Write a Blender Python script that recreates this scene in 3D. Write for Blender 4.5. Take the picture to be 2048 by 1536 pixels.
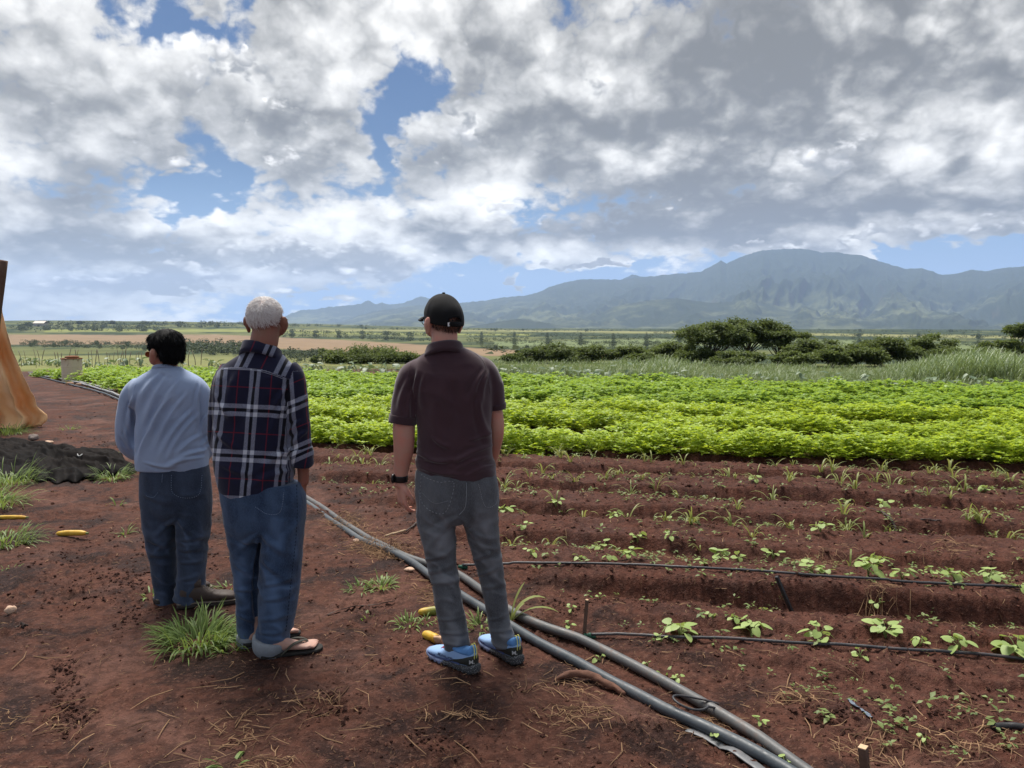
import bpy, bmesh, math, random
import numpy as np
from mathutils import Vector, Matrix, Euler

for _o in list(bpy.data.objects):
    bpy.data.objects.remove(_o)
SC = bpy.context.scene
COL = SC.collection
R = math.radians

# ------------------------------------------------------------------ camera
FPX = 1535.0            # focal length in pixels of a 2048 wide picture
CAM_H = 1.62
PITCH = math.atan(124.0 / FPX)
cam_data = bpy.data.cameras.new('camera')
cam_data.sensor_fit = 'HORIZONTAL'
cam_data.sensor_width = 36.0
cam_data.lens = 36.0 * FPX / 2048.0
cam_data.clip_start = 0.05
cam_data.clip_end = 60000.0
cam = bpy.data.objects.new('camera', cam_data)
COL.objects.link(cam)
cam.location = (0, 0, CAM_H)
cam.rotation_euler = (math.pi / 2 - PITCH, 0, 0)
SC.camera = cam

# ------------------------------------------------------------------ render and exposure
SC.render.engine = 'CYCLES'
SC.cycles.use_denoising = True
SC.cycles.max_bounces = 6
SC.cycles.diffuse_bounces = 3
SC.cycles.glossy_bounces = 2
SC.cycles.transmission_bounces = 4
SC.cycles.transparent_max_bounces = 8
SC.cycles.volume_bounces = 1
SC.view_settings.view_transform = 'Standard'
SC.view_settings.look = 'None'
SC.view_settings.exposure = EXPOSURE = 0.48
SC.view_settings.gamma = 1.0
SC.view_settings.use_curve_mapping = False

SUN_AZ, SUN_EL = R(-22), R(64)      # azimuth from +Y towards +X


def px_dir(x, y):
    """direction in the world of a pixel of the 2048x1536 photograph"""
    a, b = (x - 1024.0) / FPX, (768.0 - y) / FPX
    c, s = math.cos(PITCH), math.sin(PITCH)
    return np.array([a, c + b * s, -s + b * c])


def px_azel(x, y):
    d = px_dir(x, y)
    return math.atan2(d[0], d[1]), math.atan2(d[2], math.hypot(d[0], d[1]))


# ------------------------------------------------------------------ small node language
class NT:
    def __init__(self, tree):
        self.t = tree
        tree.nodes.clear()

    def node(self, kind, **kw):
        n = self.t.nodes.new(kind)
        for k, v in kw.items():
            setattr(n, k, v)
        return n

    def put(self, sock, v):
        if isinstance(v, S):
            self.t.links.new(v.s, sock)
        elif v is not None:
            if isinstance(v, (tuple, list)) and sock.type == 'RGBA' and len(v) == 3:
                v = (*v, 1.0)
            sock.default_value = v

    def math(self, op, a, b=None, c=None, clamp=False):
        n = self.node('ShaderNodeMath', operation=op, use_clamp=clamp)
        for i, v in enumerate((a, b, c)):
            if v is not None:
                self.put(n.inputs[i], v)
        return S(self, n.outputs[0])

    def vmath(self, op, a, b=None, scale=None):
        n = self.node('ShaderNodeVectorMath', operation=op)
        self.put(n.inputs[0], a)
        if b is not None:
            self.put(n.inputs[1], b)
        if scale is not None:
            self.put(n.inputs['Scale'], scale)
        return S(self, n.outputs['Value' if op in ('LENGTH', 'DOT_PRODUCT', 'DISTANCE') else 'Vector'])

    def sep(self, v):
        n = self.node('ShaderNodeSeparateXYZ')
        self.put(n.inputs[0], v)
        return [S(self, o) for o in n.outputs]

    def comb(self, x, y, z):
        n = self.node('ShaderNodeCombineXYZ')
        for i, v in enumerate((x, y, z)):
            self.put(n.inputs[i], v)
        return S(self, n.outputs[0])

    def smooth(self, v, lo, hi, a=0.0, b=1.0, kind='SMOOTHSTEP'):
        n = self.node('ShaderNodeMapRange', interpolation_type=kind)
        self.put(n.inputs[0], v)
        for i, q in enumerate((lo, hi, a, b)):
            self.put(n.inputs[1 + i], q)
        return S(self, n.outputs[0])

    def lin(self, v, lo, hi, a=0.0, b=1.0):
        return self.smooth(v, lo, hi, a, b, 'LINEAR')

    def noise(self, vec, scale=1.0, detail=4.0, rough=0.5, dist=0.0, dim='3D', out='Fac', kind='FBM', norm=True, w=None):
        n = self.node('ShaderNodeTexNoise', noise_dimensions=dim, noise_type=kind)
        if hasattr(n, 'normalize'):
            n.normalize = norm
        if vec is not None:
            self.put(n.inputs['Vector'], vec)
        n.inputs['Scale'].default_value = scale
        n.inputs['Detail'].default_value = detail
        n.inputs['Roughness'].default_value = rough
        n.inputs['Distortion'].default_value = dist
        return S(self, n.outputs[out])

    def voronoi(self, vec, scale=1.0, feature='F1', detail=0.0, rough=0.5, smoothness=None, out='Distance', rand=1.0):
        n = self.node('ShaderNodeTexVoronoi', feature=feature)
        self.put(n.inputs['Vector'], vec)
        n.inputs['Scale'].default_value = scale
        if 'Detail' in n.inputs:
            n.inputs['Detail'].default_value = detail
            n.inputs['Roughness'].default_value = rough
        n.inputs['Randomness'].default_value = rand
        if smoothness is not None and 'Smoothness' in n.inputs:
            n.inputs['Smoothness'].default_value = smoothness
        return S(self, n.outputs[out])

    def mix(self, f, a, b, mode='MIX'):
        n = self.node('ShaderNodeMix', data_type='RGBA', blend_type=mode)
        n.clamp_factor = True
        self.put(n.inputs[0], f)
        self.put(n.inputs[6], a)
        self.put(n.inputs[7], b)
        return S(self, n.outputs[2])

    def attr(self, name, out='Fac'):
        n = self.node('ShaderNodeAttribute', attribute_name=name)
        return S(self, n.outputs[out])

    def coord(self, out='Object'):
        n = self.node('ShaderNodeTexCoord')
        return S(self, n.outputs[out])

    def pos(self):
        return S(self, self.node('ShaderNodeNewGeometry').outputs['Position'])

    def rnd(self):
        return S(self, self.node('ShaderNodeObjectInfo').outputs['Random'])

    def bump(self, h, strength=0.3, dist=0.01, normal=None):
        n = self.node('ShaderNodeBump')
        n.inputs['Strength'].default_value = strength
        n.inputs['Distance'].default_value = dist
        self.put(n.inputs['Height'], h)
        if normal is not None:
            self.put(n.inputs['Normal'], normal)
        return S(self, n.outputs[0])


class S:
    def __init__(self, nt, s):
        self.nt, self.s = nt, s

    def __add__(self, o): return self.nt.math('ADD', self, o)
    __radd__ = __add__
    def __sub__(self, o): return self.nt.math('SUBTRACT', self, o)
    def __rsub__(self, o): return self.nt.math('SUBTRACT', o, self)
    def __mul__(self, o): return self.nt.math('MULTIPLY', self, o)
    __rmul__ = __mul__
    def __truediv__(self, o): return self.nt.math('DIVIDE', self, o)
    def __rtruediv__(self, o): return self.nt.math('DIVIDE', o, self)
    def __neg__(self): return self.nt.math('MULTIPLY', self, -1.0)
    def max(self, o): return self.nt.math('MAXIMUM', self, o)
    def min(self, o): return self.nt.math('MINIMUM', self, o)
    def clamp(self): return self.nt.math('ADD', self, 0.0, clamp=True)
    def pw(self, o): return self.nt.math('POWER', self, o)
    def abs(self): return self.nt.math('ABSOLUTE', self)
    def sin(self): return self.nt.math('SINE', self)


# ------------------------------------------------------------------ sky: blue air and broken cumulus
world = bpy.data.worlds.new('World')
SC.world = world
world.cycles.sampling_method = 'MANUAL'
world.cycles.sample_map_resolution = 512
world.use_nodes = True
CLOUD_GAPS = [(60, 535, 70, 14, .3), (300, 432, 60, 12, .3), (760, 600, 160, 14, .3), (520, 622, 200, 10, .2),   # photograph pixel, half width, half height (pixels), depth
    (300, 62, 70, 34, .5), (470, 70, 70, 30, .5), (345, 18, 40, 26, .35), (500, 12, 30, 30, .3),
    (838, 150, 46, 62, .62), (775, 235, 62, 52, .5), (768, 318, 34, 40, .55), (880, 205, 60, 38, .3),
    (448, 335, 56, 40, .55), (370, 390, 66, 24, .5), (392, 270, 26, 36, .35), (470, 372, 44, 24, .4), (380, 430, 40, 20, .3),
    (1495, 378, 44, 22, .55), (1012, 292, 26, 30, .35), (968, 188, 26, 22, .3),
    (950, 550, 80, 30, .8), (1085, 572, 130, 26, .6), (1340, 516, 90, 16, .5), (1000, 605, 300, 20, .4),
    (1990, 512, 170, 26, .75), (1800, 545, 140, 24, .5), (140, 545, 46, 20, .35), (1740, 110, 16, 60, .32)]
CLOUD_MASS = [(1850, 60, 230, 130, .45), (560, 60, 60, 80, .3), (930, 60, 90, 80, .3), (1010, 290, 60, 40, .15),   # the same, added cloud
    (420, 18, 44, 26, .3), (1350, 190, 420, 150, .42), (1750, 380, 380, 110, .32), (230, 200, 260, 130, .25),
    (1350, 470, 330, 30, .35), (600, 280, 120, 110, .22), (140, 470, 220, 60, .2), (640, 505, 220, 50, .3), (890, 480, 260, 34, .35),
    (1130, 527, 60, 12, .28), (1030, 562, 24, 16, .42), (1230, 520, 50, 12, .25), (930, 250, 60, 60, .22), (250, 590, 420, 46, .34), (330, 540, 330, 36, .15), (1300, 330, 300, 60, .2),
    (820, 250, 30, 10, .12), (1560, 500, 130, 14, .35)]
CLOUD_DARK = [(120, 500, 120, 18, .4), (560, 520, 220, 16, .35), (250, 590, 260, 12, .3), (430, 470, 50, 20, .25), (60, 400, 120, 30, .2),   # thick parts with shaded undersides
    (1330, 150, 300, 90, .55), (1080, 245, 150, 60, .45), (1420, 260, 230, 44, .5), (1560, 120, 90, 60, .3), (1720, 410, 300, 62, .6), (1900, 60, 160, 90, .45),
    (230, 215, 210, 45, .32), (950, 478, 230, 30, .45), (330, 480, 330, 40, .25), (1260, 430, 180, 40, .25), (580, 70, 120, 60, .12), (560, 270, 60, 60, .12), (450, 535, 200, 20, .25)]
CLOUD_FRONT = [(420, 22, 46, 26, .62), (560, 505, 240, 46, .62), (780, 540, 80, 30, .5), (130, 575, 170, 26, .5), (1000, 420, 110, 60, .5), (1290, 400, 120, 50, .48), (600, 300, 120, 90, .48), (925, 250, 50, 56, .6),
               (820, 330, 60, 40, .45), (1030, 562, 26, 18, .72), (1130, 527, 66, 15, .6), (1235, 522, 50, 14, .55), (1900, 455, 220, 24, .55), (1650, 330, 60, 34, .55), (1190, 172, 36, 24, .6), (330, 340, 70, 30, .5), (160, 250, 120, 50, .4), (930, 110, 70, 60, .45),
               (330, 560, 120, 22, .5), (640, 590, 150, 14, .5), (1560, 495, 160, 14, .5), (800, 270, 26, 14, .45), (260, 130, 160, 40, .4), (500, 130, 90, 40, .45), (1800, 250, 140, 50, .42)]
CLOUD_BRIGHT = [(400, 450, 120, 14, .4), (640, 490, 200, 12, .35), (990, 400, 70, 30, .4), (1290, 380, 80, 30, .35), (250, 550, 200, 10, .3), (1700, 450, 300, 10, .3), (1190, 172, 40, 26, .8), (640, 250, 100, 50, .3), (930, 240, 60, 50, .3), (1640, 320, 50, 30, .4), (1120, 290, 130, 18, .35),
                (1850, 250, 160, 70, .3), (430, 225, 60, 40, .2)]


def build_sky():
    nt = NT(world.node_tree)
    D = nt.coord('Generated')
    dx, dy, dz = nt.sep(D)
    hl = nt.math('SQRT', dx * dx + dy * dy) + 1e-5
    az = nt.math('ARCTAN2', dx, dy)
    el = nt.math('ARCTAN2', dz, hl)
    ele = el.max(-0.05)

    sx, sy = dx / hl, dy / hl

    def place(dv):
        h = nt.math('LOGARITHM', ele + (0.24 + dv), math.e) * 1.75
        return nt.comb(sx * 2.6, sy * 2.6, h)

    p0 = place(0.0)
    wcol = nt.noise(p0, 7.0, 3.0, 0.6, out='Color')
    wob = nt.sep(wcol)
    aim = nt.comb(az + (wob[0] - 0.5) * 0.10, el + (wob[1] - 0.5) * 0.075, 0.0)

    def blobs(lst):
        tot = 0.0
        for (x, y, w, h, a) in lst:
            a0, e0 = px_azel(x, y)
            su, sv = 0.837 * FPX / w / math.cos(a0), 0.837 * FPX / h
            n = nt.node('ShaderNodeVectorMath', operation='MULTIPLY_ADD')
            nt.put(n.inputs[0], aim)
            n.inputs[1].default_value = (su, sv, 0)
            n.inputs[2].default_value = (-a0 * su, -e0 * sv, 0)
            q = S(nt, n.outputs[0])
            g = nt.math('POWER', 1 / math.e, nt.vmath('DOT_PRODUCT', q, q))
            tot = nt.math('MULTIPLY_ADD', g, a, tot)
        return tot

    def lumps(vec):
        big = nt.noise(vec, 1.5, 2.0, 0.5)
        mid = nt.noise(vec, 4.5, 2.0, 0.5)
        return (big - 0.5) * 0.9 + (mid - 0.5) * 0.62

    puff = nt.voronoi(nt.vmath('ADD', p0, nt.vmath('SCALE', wcol, scale=0.2)), 7.5, 'F1', 1.0, 0.6)
    gaps, mass, dark, bright = blobs(CLOUD_GAPS), blobs(CLOUD_MASS), blobs(CLOUD_DARK), blobs(CLOUD_BRIGHT)
    cover = 0.30 + mass - gaps * 0.70 + nt.smooth(el, 0.0, 0.10, -0.10, 0.0)
    c0 = lumps(p0)
    c1 = lumps(place(0.020))
    c2 = lumps(place(0.055))
    wisp = nt.noise(p0, 15.0, 7.0, 0.66, 0.25) - 0.5
    knob = (0.42 - puff) * 0.42
    dens = c0 + knob + cover + wisp * 0.55
    alpha = nt.smooth(dens, -0.02, 0.28)
    tone = nt.noise(nt.vmath('ADD', p0, (3.1, 7.7, 1.3)), 2.4, 3.0, 0.55)
    thick = nt.smooth(dens, 0.1, 0.9)
    lit = ((c0 - c1) * 0.85 + (c0 - c2) * 0.9 + wisp * 0.55 + knob * 1.25 + (tone - 0.5) * 1.45 + 0.60 - thick * 0.12 - dark * 0.52 + bright * 0.5)
    lit = nt.smooth(lit, -0.20, 1.0)
    edge = nt.smooth(dens, 0.02, 0.4, 1.0, 0.0)
    lit = (lit + edge * 0.12).clamp()
    cdark = nt.mix(nt.smooth(el, 0.0, 0.25), (0.180, 0.182, 0.190), (0.172, 0.171, 0.165))
    cl = nt.mix(lit, cdark, nt.mix(nt.smooth(el, 0.02, 0.2), (1.10, 1.09, 1.05), (0.98, 0.965, 0.93)))
    far = nt.smooth(el, -0.01, 0.12, 0.35, 0.0)
    cl = nt.mix(far, cl, (0.80, 0.84, 0.88))
    # nearer heaps of cumulus with firm edges, lit on top and grey below
    p1 = nt.vmath('ADD', p0, (5.3, 2.1, 9.7))
    up = nt.vmath('ADD', p1, (0.0, 0.0, 0.055))
    heap = blobs(CLOUD_FRONT)
    q0 = nt.voronoi(nt.vmath('ADD', p1, nt.vmath('SCALE', wcol, scale=0.16)), 13.0, 'F1', 1.0, 0.6)
    q1 = nt.noise(p1, 7.0, 2.0, 0.5)
    q2 = nt.noise(up, 7.0, 2.0, 0.5)
    d2 = heap * 1.5 - 0.52 + (0.40 - q0) * 0.42 + (q1 - 0.5) * 0.55 + wisp * 0.5
    a2 = nt.smooth(d2, 0.0, 0.24)
    rise = blobs([(x, y + h * 0.55, w, h * 0.75, a) for (x, y, w, h, a) in CLOUD_FRONT])
    l2 = nt.smooth((q1 - q2) * 1.5 + (0.40 - q0) * 0.6 + wisp * 0.55 + 0.66 - rise * 0.75 + heap * 0.10, 0.0, 1.0)
    cl2 = nt.mix(l2, nt.mix(0.35, cdark, (0.55, 0.56, 0.58)), nt.mix(nt.smooth(el, 0.02, 0.2), (1.10, 1.09, 1.07), (0.96, 0.94, 0.915)))
    cl = nt.mix(a2, cl, cl2)
    alpha = alpha.max(a2)
    sky = nt.node('ShaderNodeTexSky', sky_type='NISHITA')
    sky.sun_disc = False
    sky.sun_elevation = SUN_EL
    sky.sun_rotation = SUN_AZ
    sky.altitude = 200
    sky.air_density = 1.0
    sky.dust_density = 0.4
    sky.ozone_density = 1.5
    bs = nt.vmath('MULTIPLY', S(nt, sky.outputs[0]), tuple(SKY_STRENGTH * q for q in (0.50, 0.66, 0.86)))
    bs = nt.mix(nt.smooth(el, 0.0, 0.22, 0.95, 0.0), bs, (0.30, 0.46, 0.74))
    col = nt.mix(alpha, bs, cl)
    bg = nt.node('ShaderNodeBackground')
    nt.put(bg.inputs[0], col)
    bg.inputs[1].default_value = 1.0
    out = nt.node('ShaderNodeOutputWorld')
    nt.t.links.new(bg.outputs[0], out.inputs[0])


SKY_STRENGTH = 0.052
build_sky()

sun_data = bpy.data.lights.new('sun', 'SUN')
sun_data.energy = 4.8
sun_data.angle = R(28)
sun_data.color = (1.0, 0.95, 0.88)
sun = bpy.data.objects.new('sun', sun_data)
COL.objects.link(sun)
sun.location = (0, 0, 30)
_sd = Vector((math.sin(SUN_AZ) * math.cos(SUN_EL), math.cos(SUN_AZ) * math.cos(SUN_EL), math.sin(SUN_EL)))
sun.rotation_euler = _sd.to_track_quat('Z', 'Y').to_euler()

# ------------------------------------------------------------------ numeric noise
def _h(ix, iy, iz, seed):
    n = (ix.astype(np.int64) * 374761393 + iy.astype(np.int64) * 668265263 + iz.astype(np.int64) * 2147483647 + seed * 974711) & 0xFFFFFFFF
    n = ((n ^ (n >> 13)) * 1274126177) & 0xFFFFFFFF
    n = ((n ^ (n >> 16)) * 2246822519) & 0xFFFFFFFF
    return ((n ^ (n >> 15)) & 0xFFFF) / 32767.5 - 1.0


def vnoise2(x, y, seed=0):
    ix, iy = np.floor(x), np.floor(y)
    fx, fy = x - ix, y - iy
    z = np.zeros_like(ix)
    ux, uy = fx * fx * fx * (fx * (fx * 6 - 15) + 10), fy * fy * fy * (fy * (fy * 6 - 15) + 10)
    r = 0
    for a in (0, 1):
        for b in (0, 1):
            g = _h(ix + a, iy + b, z, seed) * math.pi
            d = np.cos(g) * (fx - a) + np.sin(g) * (fy - b)
            r = r + d * (ux if a else 1 - ux) * (uy if b else 1 - uy)
    return r * 1.5


def fbm2(x, y, octaves=4, rough=0.5, seed=0, lac=2.03):
    r, a, t = 0, 1.0, 0
    for o in range(octaves):
        r = r + a * vnoise2(x + o * 17.3, y - o * 9.1, seed + o)
        t += a
        a *= rough
        x, y = x * lac, y * lac
    return r / t


def vnoise3(p, seed=0):
    ip = np.floor(p)
    f = p - ip
    u = f * f * (3 - 2 * f)
    r = 0
    for a in (0, 1):
        for b in (0, 1):
            for c in (0, 1):
                g = _h(ip[:, 0] + a, ip[:, 1] + b, ip[:, 2] + c, seed)
                r = r + g * (u[:, 0] if a else 1 - u[:, 0]) * (u[:, 1] if b else 1 - u[:, 1]) * (u[:, 2] if c else 1 - u[:, 2])
    return r


def sstep(lo, hi, v):
    t = np.clip((v - lo) / (hi - lo), 0, 1)
    return t * t * (3 - 2 * t)


# ------------------------------------------------------------------ objects
def raw_mesh(name, V, F, smooth=True, mats=(), mat_idx=None):
    """V (n,3) array, F (m,k) array of one polygon size or a list of such arrays"""
    me = bpy.data.meshes.new(name)
    V = np.asarray(V, dtype=np.float32)
    Fs = F if isinstance(F, list) else [F]
    Fs = [np.asarray(f, dtype=np.int32) for f in Fs if len(f)]
    me.vertices.add(len(V))
    me.vertices.foreach_set('co', V.ravel())
    nl = sum(f.size for f in Fs)
    npoly = sum(len(f) for f in Fs)
    me.loops.add(nl)
    me.polygons.add(npoly)
    me.loops.foreach_set('vertex_index', np.concatenate([f.ravel() for f in Fs]))
    tot = np.concatenate([np.full(len(f), f.shape[1], dtype=np.int32) for f in Fs])
    start = np.concatenate([[0], np.cumsum(tot)[:-1]]).astype(np.int32)
    me.polygons.foreach_set('loop_start', start)
    me.polygons.foreach_set('loop_total', tot)
    me.polygons.foreach_set('use_smooth', np.full(npoly, bool(smooth)))
    for m in mats:
        me.materials.append(m)
    if mat_idx is not None:
        me.polygons.foreach_set('material_index', np.asarray(mat_idx, dtype=np.int32))
    me.update(calc_edges=True)
    return me


def fattr(me, name, vals):
    a = me.attributes.new(name, 'FLOAT', 'POINT')
    a.data.foreach_set('value', np.asarray(vals, dtype=np.float32).ravel())


def cattr(me, name, rgb):
    a = me.attributes.new(name, 'FLOAT_COLOR', 'POINT')
    rgb = np.asarray(rgb, dtype=np.float32)
    a.data.foreach_set('color', np.concatenate([rgb, np.ones((len(rgb), 1), np.float32)], 1).ravel())


def link(name, data, parent=None, label=None, category=None, group=None, kind=None, loc=None):
    o = bpy.data.objects.new(name, data)
    COL.objects.link(o)
    if parent is not None:
        o.parent = parent
    if loc is not None:
        o.location = loc
    if label:
        o['label'] = label
    if category:
        o['category'] = category
    if group:
        o['group'] = group
    if kind:
        o['kind'] = kind
    return o


def obj(name, V, F, mat, parent=None, smooth=True, **kw):
    mats = mat if isinstance(mat, (list, tuple)) else (mat,)
    return link(name, raw_mesh(name, V, F, smooth, mats), parent, **kw)


def join(parts):
    """[(V, F), ...] with equal polygon size -> one (V, F)"""
    Vs, Fs, n = [], [], 0
    for V, F in parts:
        V = np.asarray(V, float)
        Vs.append(V)
        Fs.append(np.asarray(F, int) + n)
        n += len(V)
    return np.concatenate(Vs), np.concatenate(Fs)


def frames(P):
    """parallel transport frames along a polyline"""
    P = np.asarray(P, float)
    T = np.gradient(P, axis=0)
    T /= np.linalg.norm(T, axis=1)[:, None] + 1e-12
    a = np.array([0, 0, 1.0]) if abs(T[0][2]) < 0.9 else np.array([1.0, 0, 0])
    n = a - T[0] * a.dot(T[0])
    n /= np.linalg.norm(n)
    N = [n]
    for i in range(1, len(P)):
        n = N[-1] - T[i] * N[-1].dot(T[i])
        n /= np.linalg.norm(n) + 1e-12
        N.append(n)
    N = np.array(N)
    return T, N, np.cross(T, N)


def tube(P, rad, seg=8, cap=True):
    """closed quad tube along P; rad scalar or per point"""
    P = np.asarray(P, float)
    n = len(P)
    rad = np.broadcast_to(np.asarray(rad, float), (n,))
    T, N, B = frames(P)
    th = np.linspace(0, 2 * math.pi, seg, endpoint=False)
    V = (P[:, None] + rad[:, None, None] * (np.cos(th)[None, :, None] * N[:, None] + np.sin(th)[None, :, None] * B[:, None])).reshape(-1, 3)
    i, j = np.meshgrid(np.arange(n - 1), np.arange(seg), indexing='ij')
    a, b = i * seg + j, i * seg + (j + 1) % seg
    F = np.stack([a, b, b + seg, a + seg], -1).reshape(-1, 4)
    if cap:
        V = np.concatenate([V, P[:1], P[-1:]])
        k = np.arange(0, seg, 2)
        c0 = np.stack([np.full_like(k, n * seg), (k + 2) % seg, (k + 1) % seg, k], -1)
        m = (n - 1) * seg
        c1 = np.stack([np.full_like(k, n * seg + 1), m + k, m + (k + 1) % seg, m + (k + 2) % seg], -1)
        F = np.concatenate([F, c0, c1])
    return V, F


def spline(P, n):
    """Catmull-Rom resampling of control rows (any number of columns) to n rows"""
    P = np.asarray(P, float)
    Q = np.concatenate([2 * P[:1] - P[1:2], P, 2 * P[-1:] - P[-2:-1]])
    L = np.concatenate([[0], np.cumsum(np.linalg.norm(np.diff(P[:, :3], axis=0), axis=1) + 1e-9)])
    t = np.interp(np.linspace(0, L[-1], n), L, np.arange(len(P)))
    i = np.clip(t.astype(int), 0, len(P) - 2)
    u = (t - i)[:, None]
    a, b, c, d = Q[i], Q[i + 1], Q[i + 2], Q[i + 3]
    return 0.5 * (2 * b + (c - a) * u + (2 * a - 5 * b + 4 * c - d) * u ** 2 + (3 * b - a - 3 * c + d) * u ** 3)


def empty(name, loc=(0, 0, 0), **kw):
    return link(name, None, loc=loc, **kw)


def copy_tree(o, parent=None):
    c = o.copy()
    COL.objects.link(c)
    c.parent = parent
    for ch in o.children:
        copy_tree(ch, c)
    return c


# ------------------------------------------------------------------ materials
def material(name, fn):
    m = bpy.data.materials.new(name)
    m.use_nodes = True
    nt = NT(m.node_tree)
    out = nt.node('ShaderNodeOutputMaterial')
    s = fn(nt)
    nt.t.links.new(s.outputs[0], out.inputs[0])
    return m


def principled(nt, color, rough=0.8, normal=None, spec=0.3, metal=0.0, sheen=0.0, sub=None, coat=0.0):
    b = nt.node('ShaderNodeBsdfPrincipled')
    nt.put(b.inputs['Base Color'], color)
    nt.put(b.inputs['Roughness'], rough)
    nt.put(b.inputs['Specular IOR Level'], spec)
    nt.put(b.inputs['Metallic'], metal)
    if sheen:
        b.inputs['Sheen Weight'].default_value = sheen
        b.inputs['Sheen Roughness'].default_value = 0.5
    if coat:
        b.inputs['Coat Weight'].default_value = coat
    if sub:
        b.inputs['Subsurface Weight'].default_value = sub
        b.inputs['Subsurface Radius'].default_value = (0.012, 0.004, 0.002)
        b.inputs['Subsurface Scale'].default_value = 1.0
    if normal is not None:
        nt.put(b.inputs['Normal'], normal)
    return b


def leaf_bsdf(nt, color, trans_color, trans=0.45, rough=0.5, spec=0.25, normal=None):
    p = principled(nt, color, rough, normal, spec)
    t = nt.node('ShaderNodeBsdfTranslucent')
    nt.put(t.inputs[0], trans_color)
    m = nt.node('ShaderNodeMixShader')
    m.inputs[0].default_value = trans
    nt.t.links.new(p.outputs[0], m.inputs[1])
    nt.t.links.new(t.outputs[0], m.inputs[2])
    return m


def simple(name, color, rough=0.7, var=0.15, scale=30, bump=0.0, spec=0.3, metal=0.0, sheen=0.0):
    def f(nt):
        v = nt.coord('Object')
        n = nt.noise(v, scale, 4, 0.6)
        c = nt.mix(n, tuple(q * (1 - var) for q in color), tuple(min(1, q * (1 + var)) for q in color))
        nm = nt.bump(nt.noise(v, scale * 3, 3, 0.6), 0.5, bump) if bump else None
        return principled(nt, c, rough, nm, spec, metal, sheen)
    return material(name, f)


# ------------------------------------------------------------------ shape of the land
ROW_T = np.array([0.978, -0.208])      # along the crop rows
ROW_N = np.array([0.208, 0.978])       # across them, away from the camera


def base_z(x, y):
    x, y = np.asarray(x, float), np.asarray(y, float)
    d = np.hypot(x, y)
    dr, d = d, np.hypot(np.where(y > 0, 0.55, 1.0) * x, y)
    near = -0.0008 * np.minimum(d, 18.0) ** 2
    z = near - 0.026 * np.clip(d - 18, 0, 34) - 0.105 * np.clip(d - 52, 0, 88)
    z = z - 9.0 * sstep(140, 420, d) * 1.0
    # gentle swells of the valley floor and the higher ground far to the left
    az = np.arctan2(x, y)
    d = dr
    swell = 3.5 * fbm2(x / 420.0, y / 420.0, 3, 0.5, 5) * sstep(250, 700, d)
    left = 24.0 * sstep(1000, 2600, d) * sstep(0.05, -0.5, az)
    far = -26.0 * sstep(1800, 6000, d) * (1 - sstep(0.05, -0.5, az))
    return z + swell + left + far


def _bz(x, y):
    d = math.hypot(0.55 * x if y > 0 else x, y)
    if math.hypot(x, y) > 240 or d > 135:
        return float(base_z(x, y))
    return -0.0008 * min(d, 18.0) ** 2 - 0.026 * min(max(d - 18, 0), 34) - 0.105 * max(d - 52, 0)


def hit(x, y, dz=0.0):
    """ground point under a pixel of the photograph (on the smooth land)"""
    d = px_dir(x, y)
    lo, hi = 0.5, 0.5
    f = lambda t: CAM_H + d[2] * t - (_bz(d[0] * t, d[1] * t) + dz)
    while f(hi) > 0 and hi < 9000:
        lo, hi = hi, hi * 1.15
    for _ in range(26):
        m = 0.5 * (lo + hi)
        if f(m) > 0:
            lo = m
        else:
            hi = m
    return np.array([d[0] * hi, d[1] * hi, CAM_H + d[2] * hi])


def at_depth(x, y, Y):
    d = px_dir(x, y)
    return np.array([d[0] / d[1] * Y, Y, CAM_H + d[2] / d[1] * Y])


def project_many(px, py):
    a, b = (np.asarray(px, float) - 1024.0) / FPX, (768.0 - np.asarray(py, float)) / FPX
    c, s = math.cos(PITCH), math.sin(PITCH)
    dx, dy, dz = a, c + b * s, -s + b * c
    t = CAM_H / -dz
    for _ in range(5):
        t = (CAM_H - base_z(dx * t, dy * t)) / -dz
    return np.c_[dx * t, dy * t, base_z(dx * t, dy * t)]


# line of the irrigation mains: edge between the trodden path and the planted field
MAIN_PX = [(-420, 738), (-60, 742), (40, 746), (130, 764), (210, 786), (330, 838), (470, 912), (610, 996), (700, 1052), (760, 1094), (860, 1150), (1000, 1222), (1130, 1290), (1300, 1382), (1450, 1470), (1560, 1540), (1700, 1640)]
MAIN = np.array([hit(*p)[:2] for p in MAIN_PX])
MAIN_D = spline(np.c_[MAIN, np.zeros(len(MAIN))], 400)[:, :2]


def main_side(x, y):
    """signed distance to the mains, positive on the field side (right of it)"""
    x, y = np.asarray(x, float), np.asarray(y, float)
    # MAIN runs from far to near with y falling: interpolate its x at each y
    ys, xs = MAIN_D[::-1, 1], MAIN_D[::-1, 0]
    return (x - np.interp(y, ys, xs)) * 0.8


RUTS = [(np.array([hit(180, 1010)[:2], hit(140, 1180)[:2], hit(130, 1340)[:2], hit(150, 1536)[:2]]), 0.10),
        (np.array([hit(150, 800)[:2], hit(200, 900)[:2], hit(215, 1000)[:2]]), 0.2)]


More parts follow.
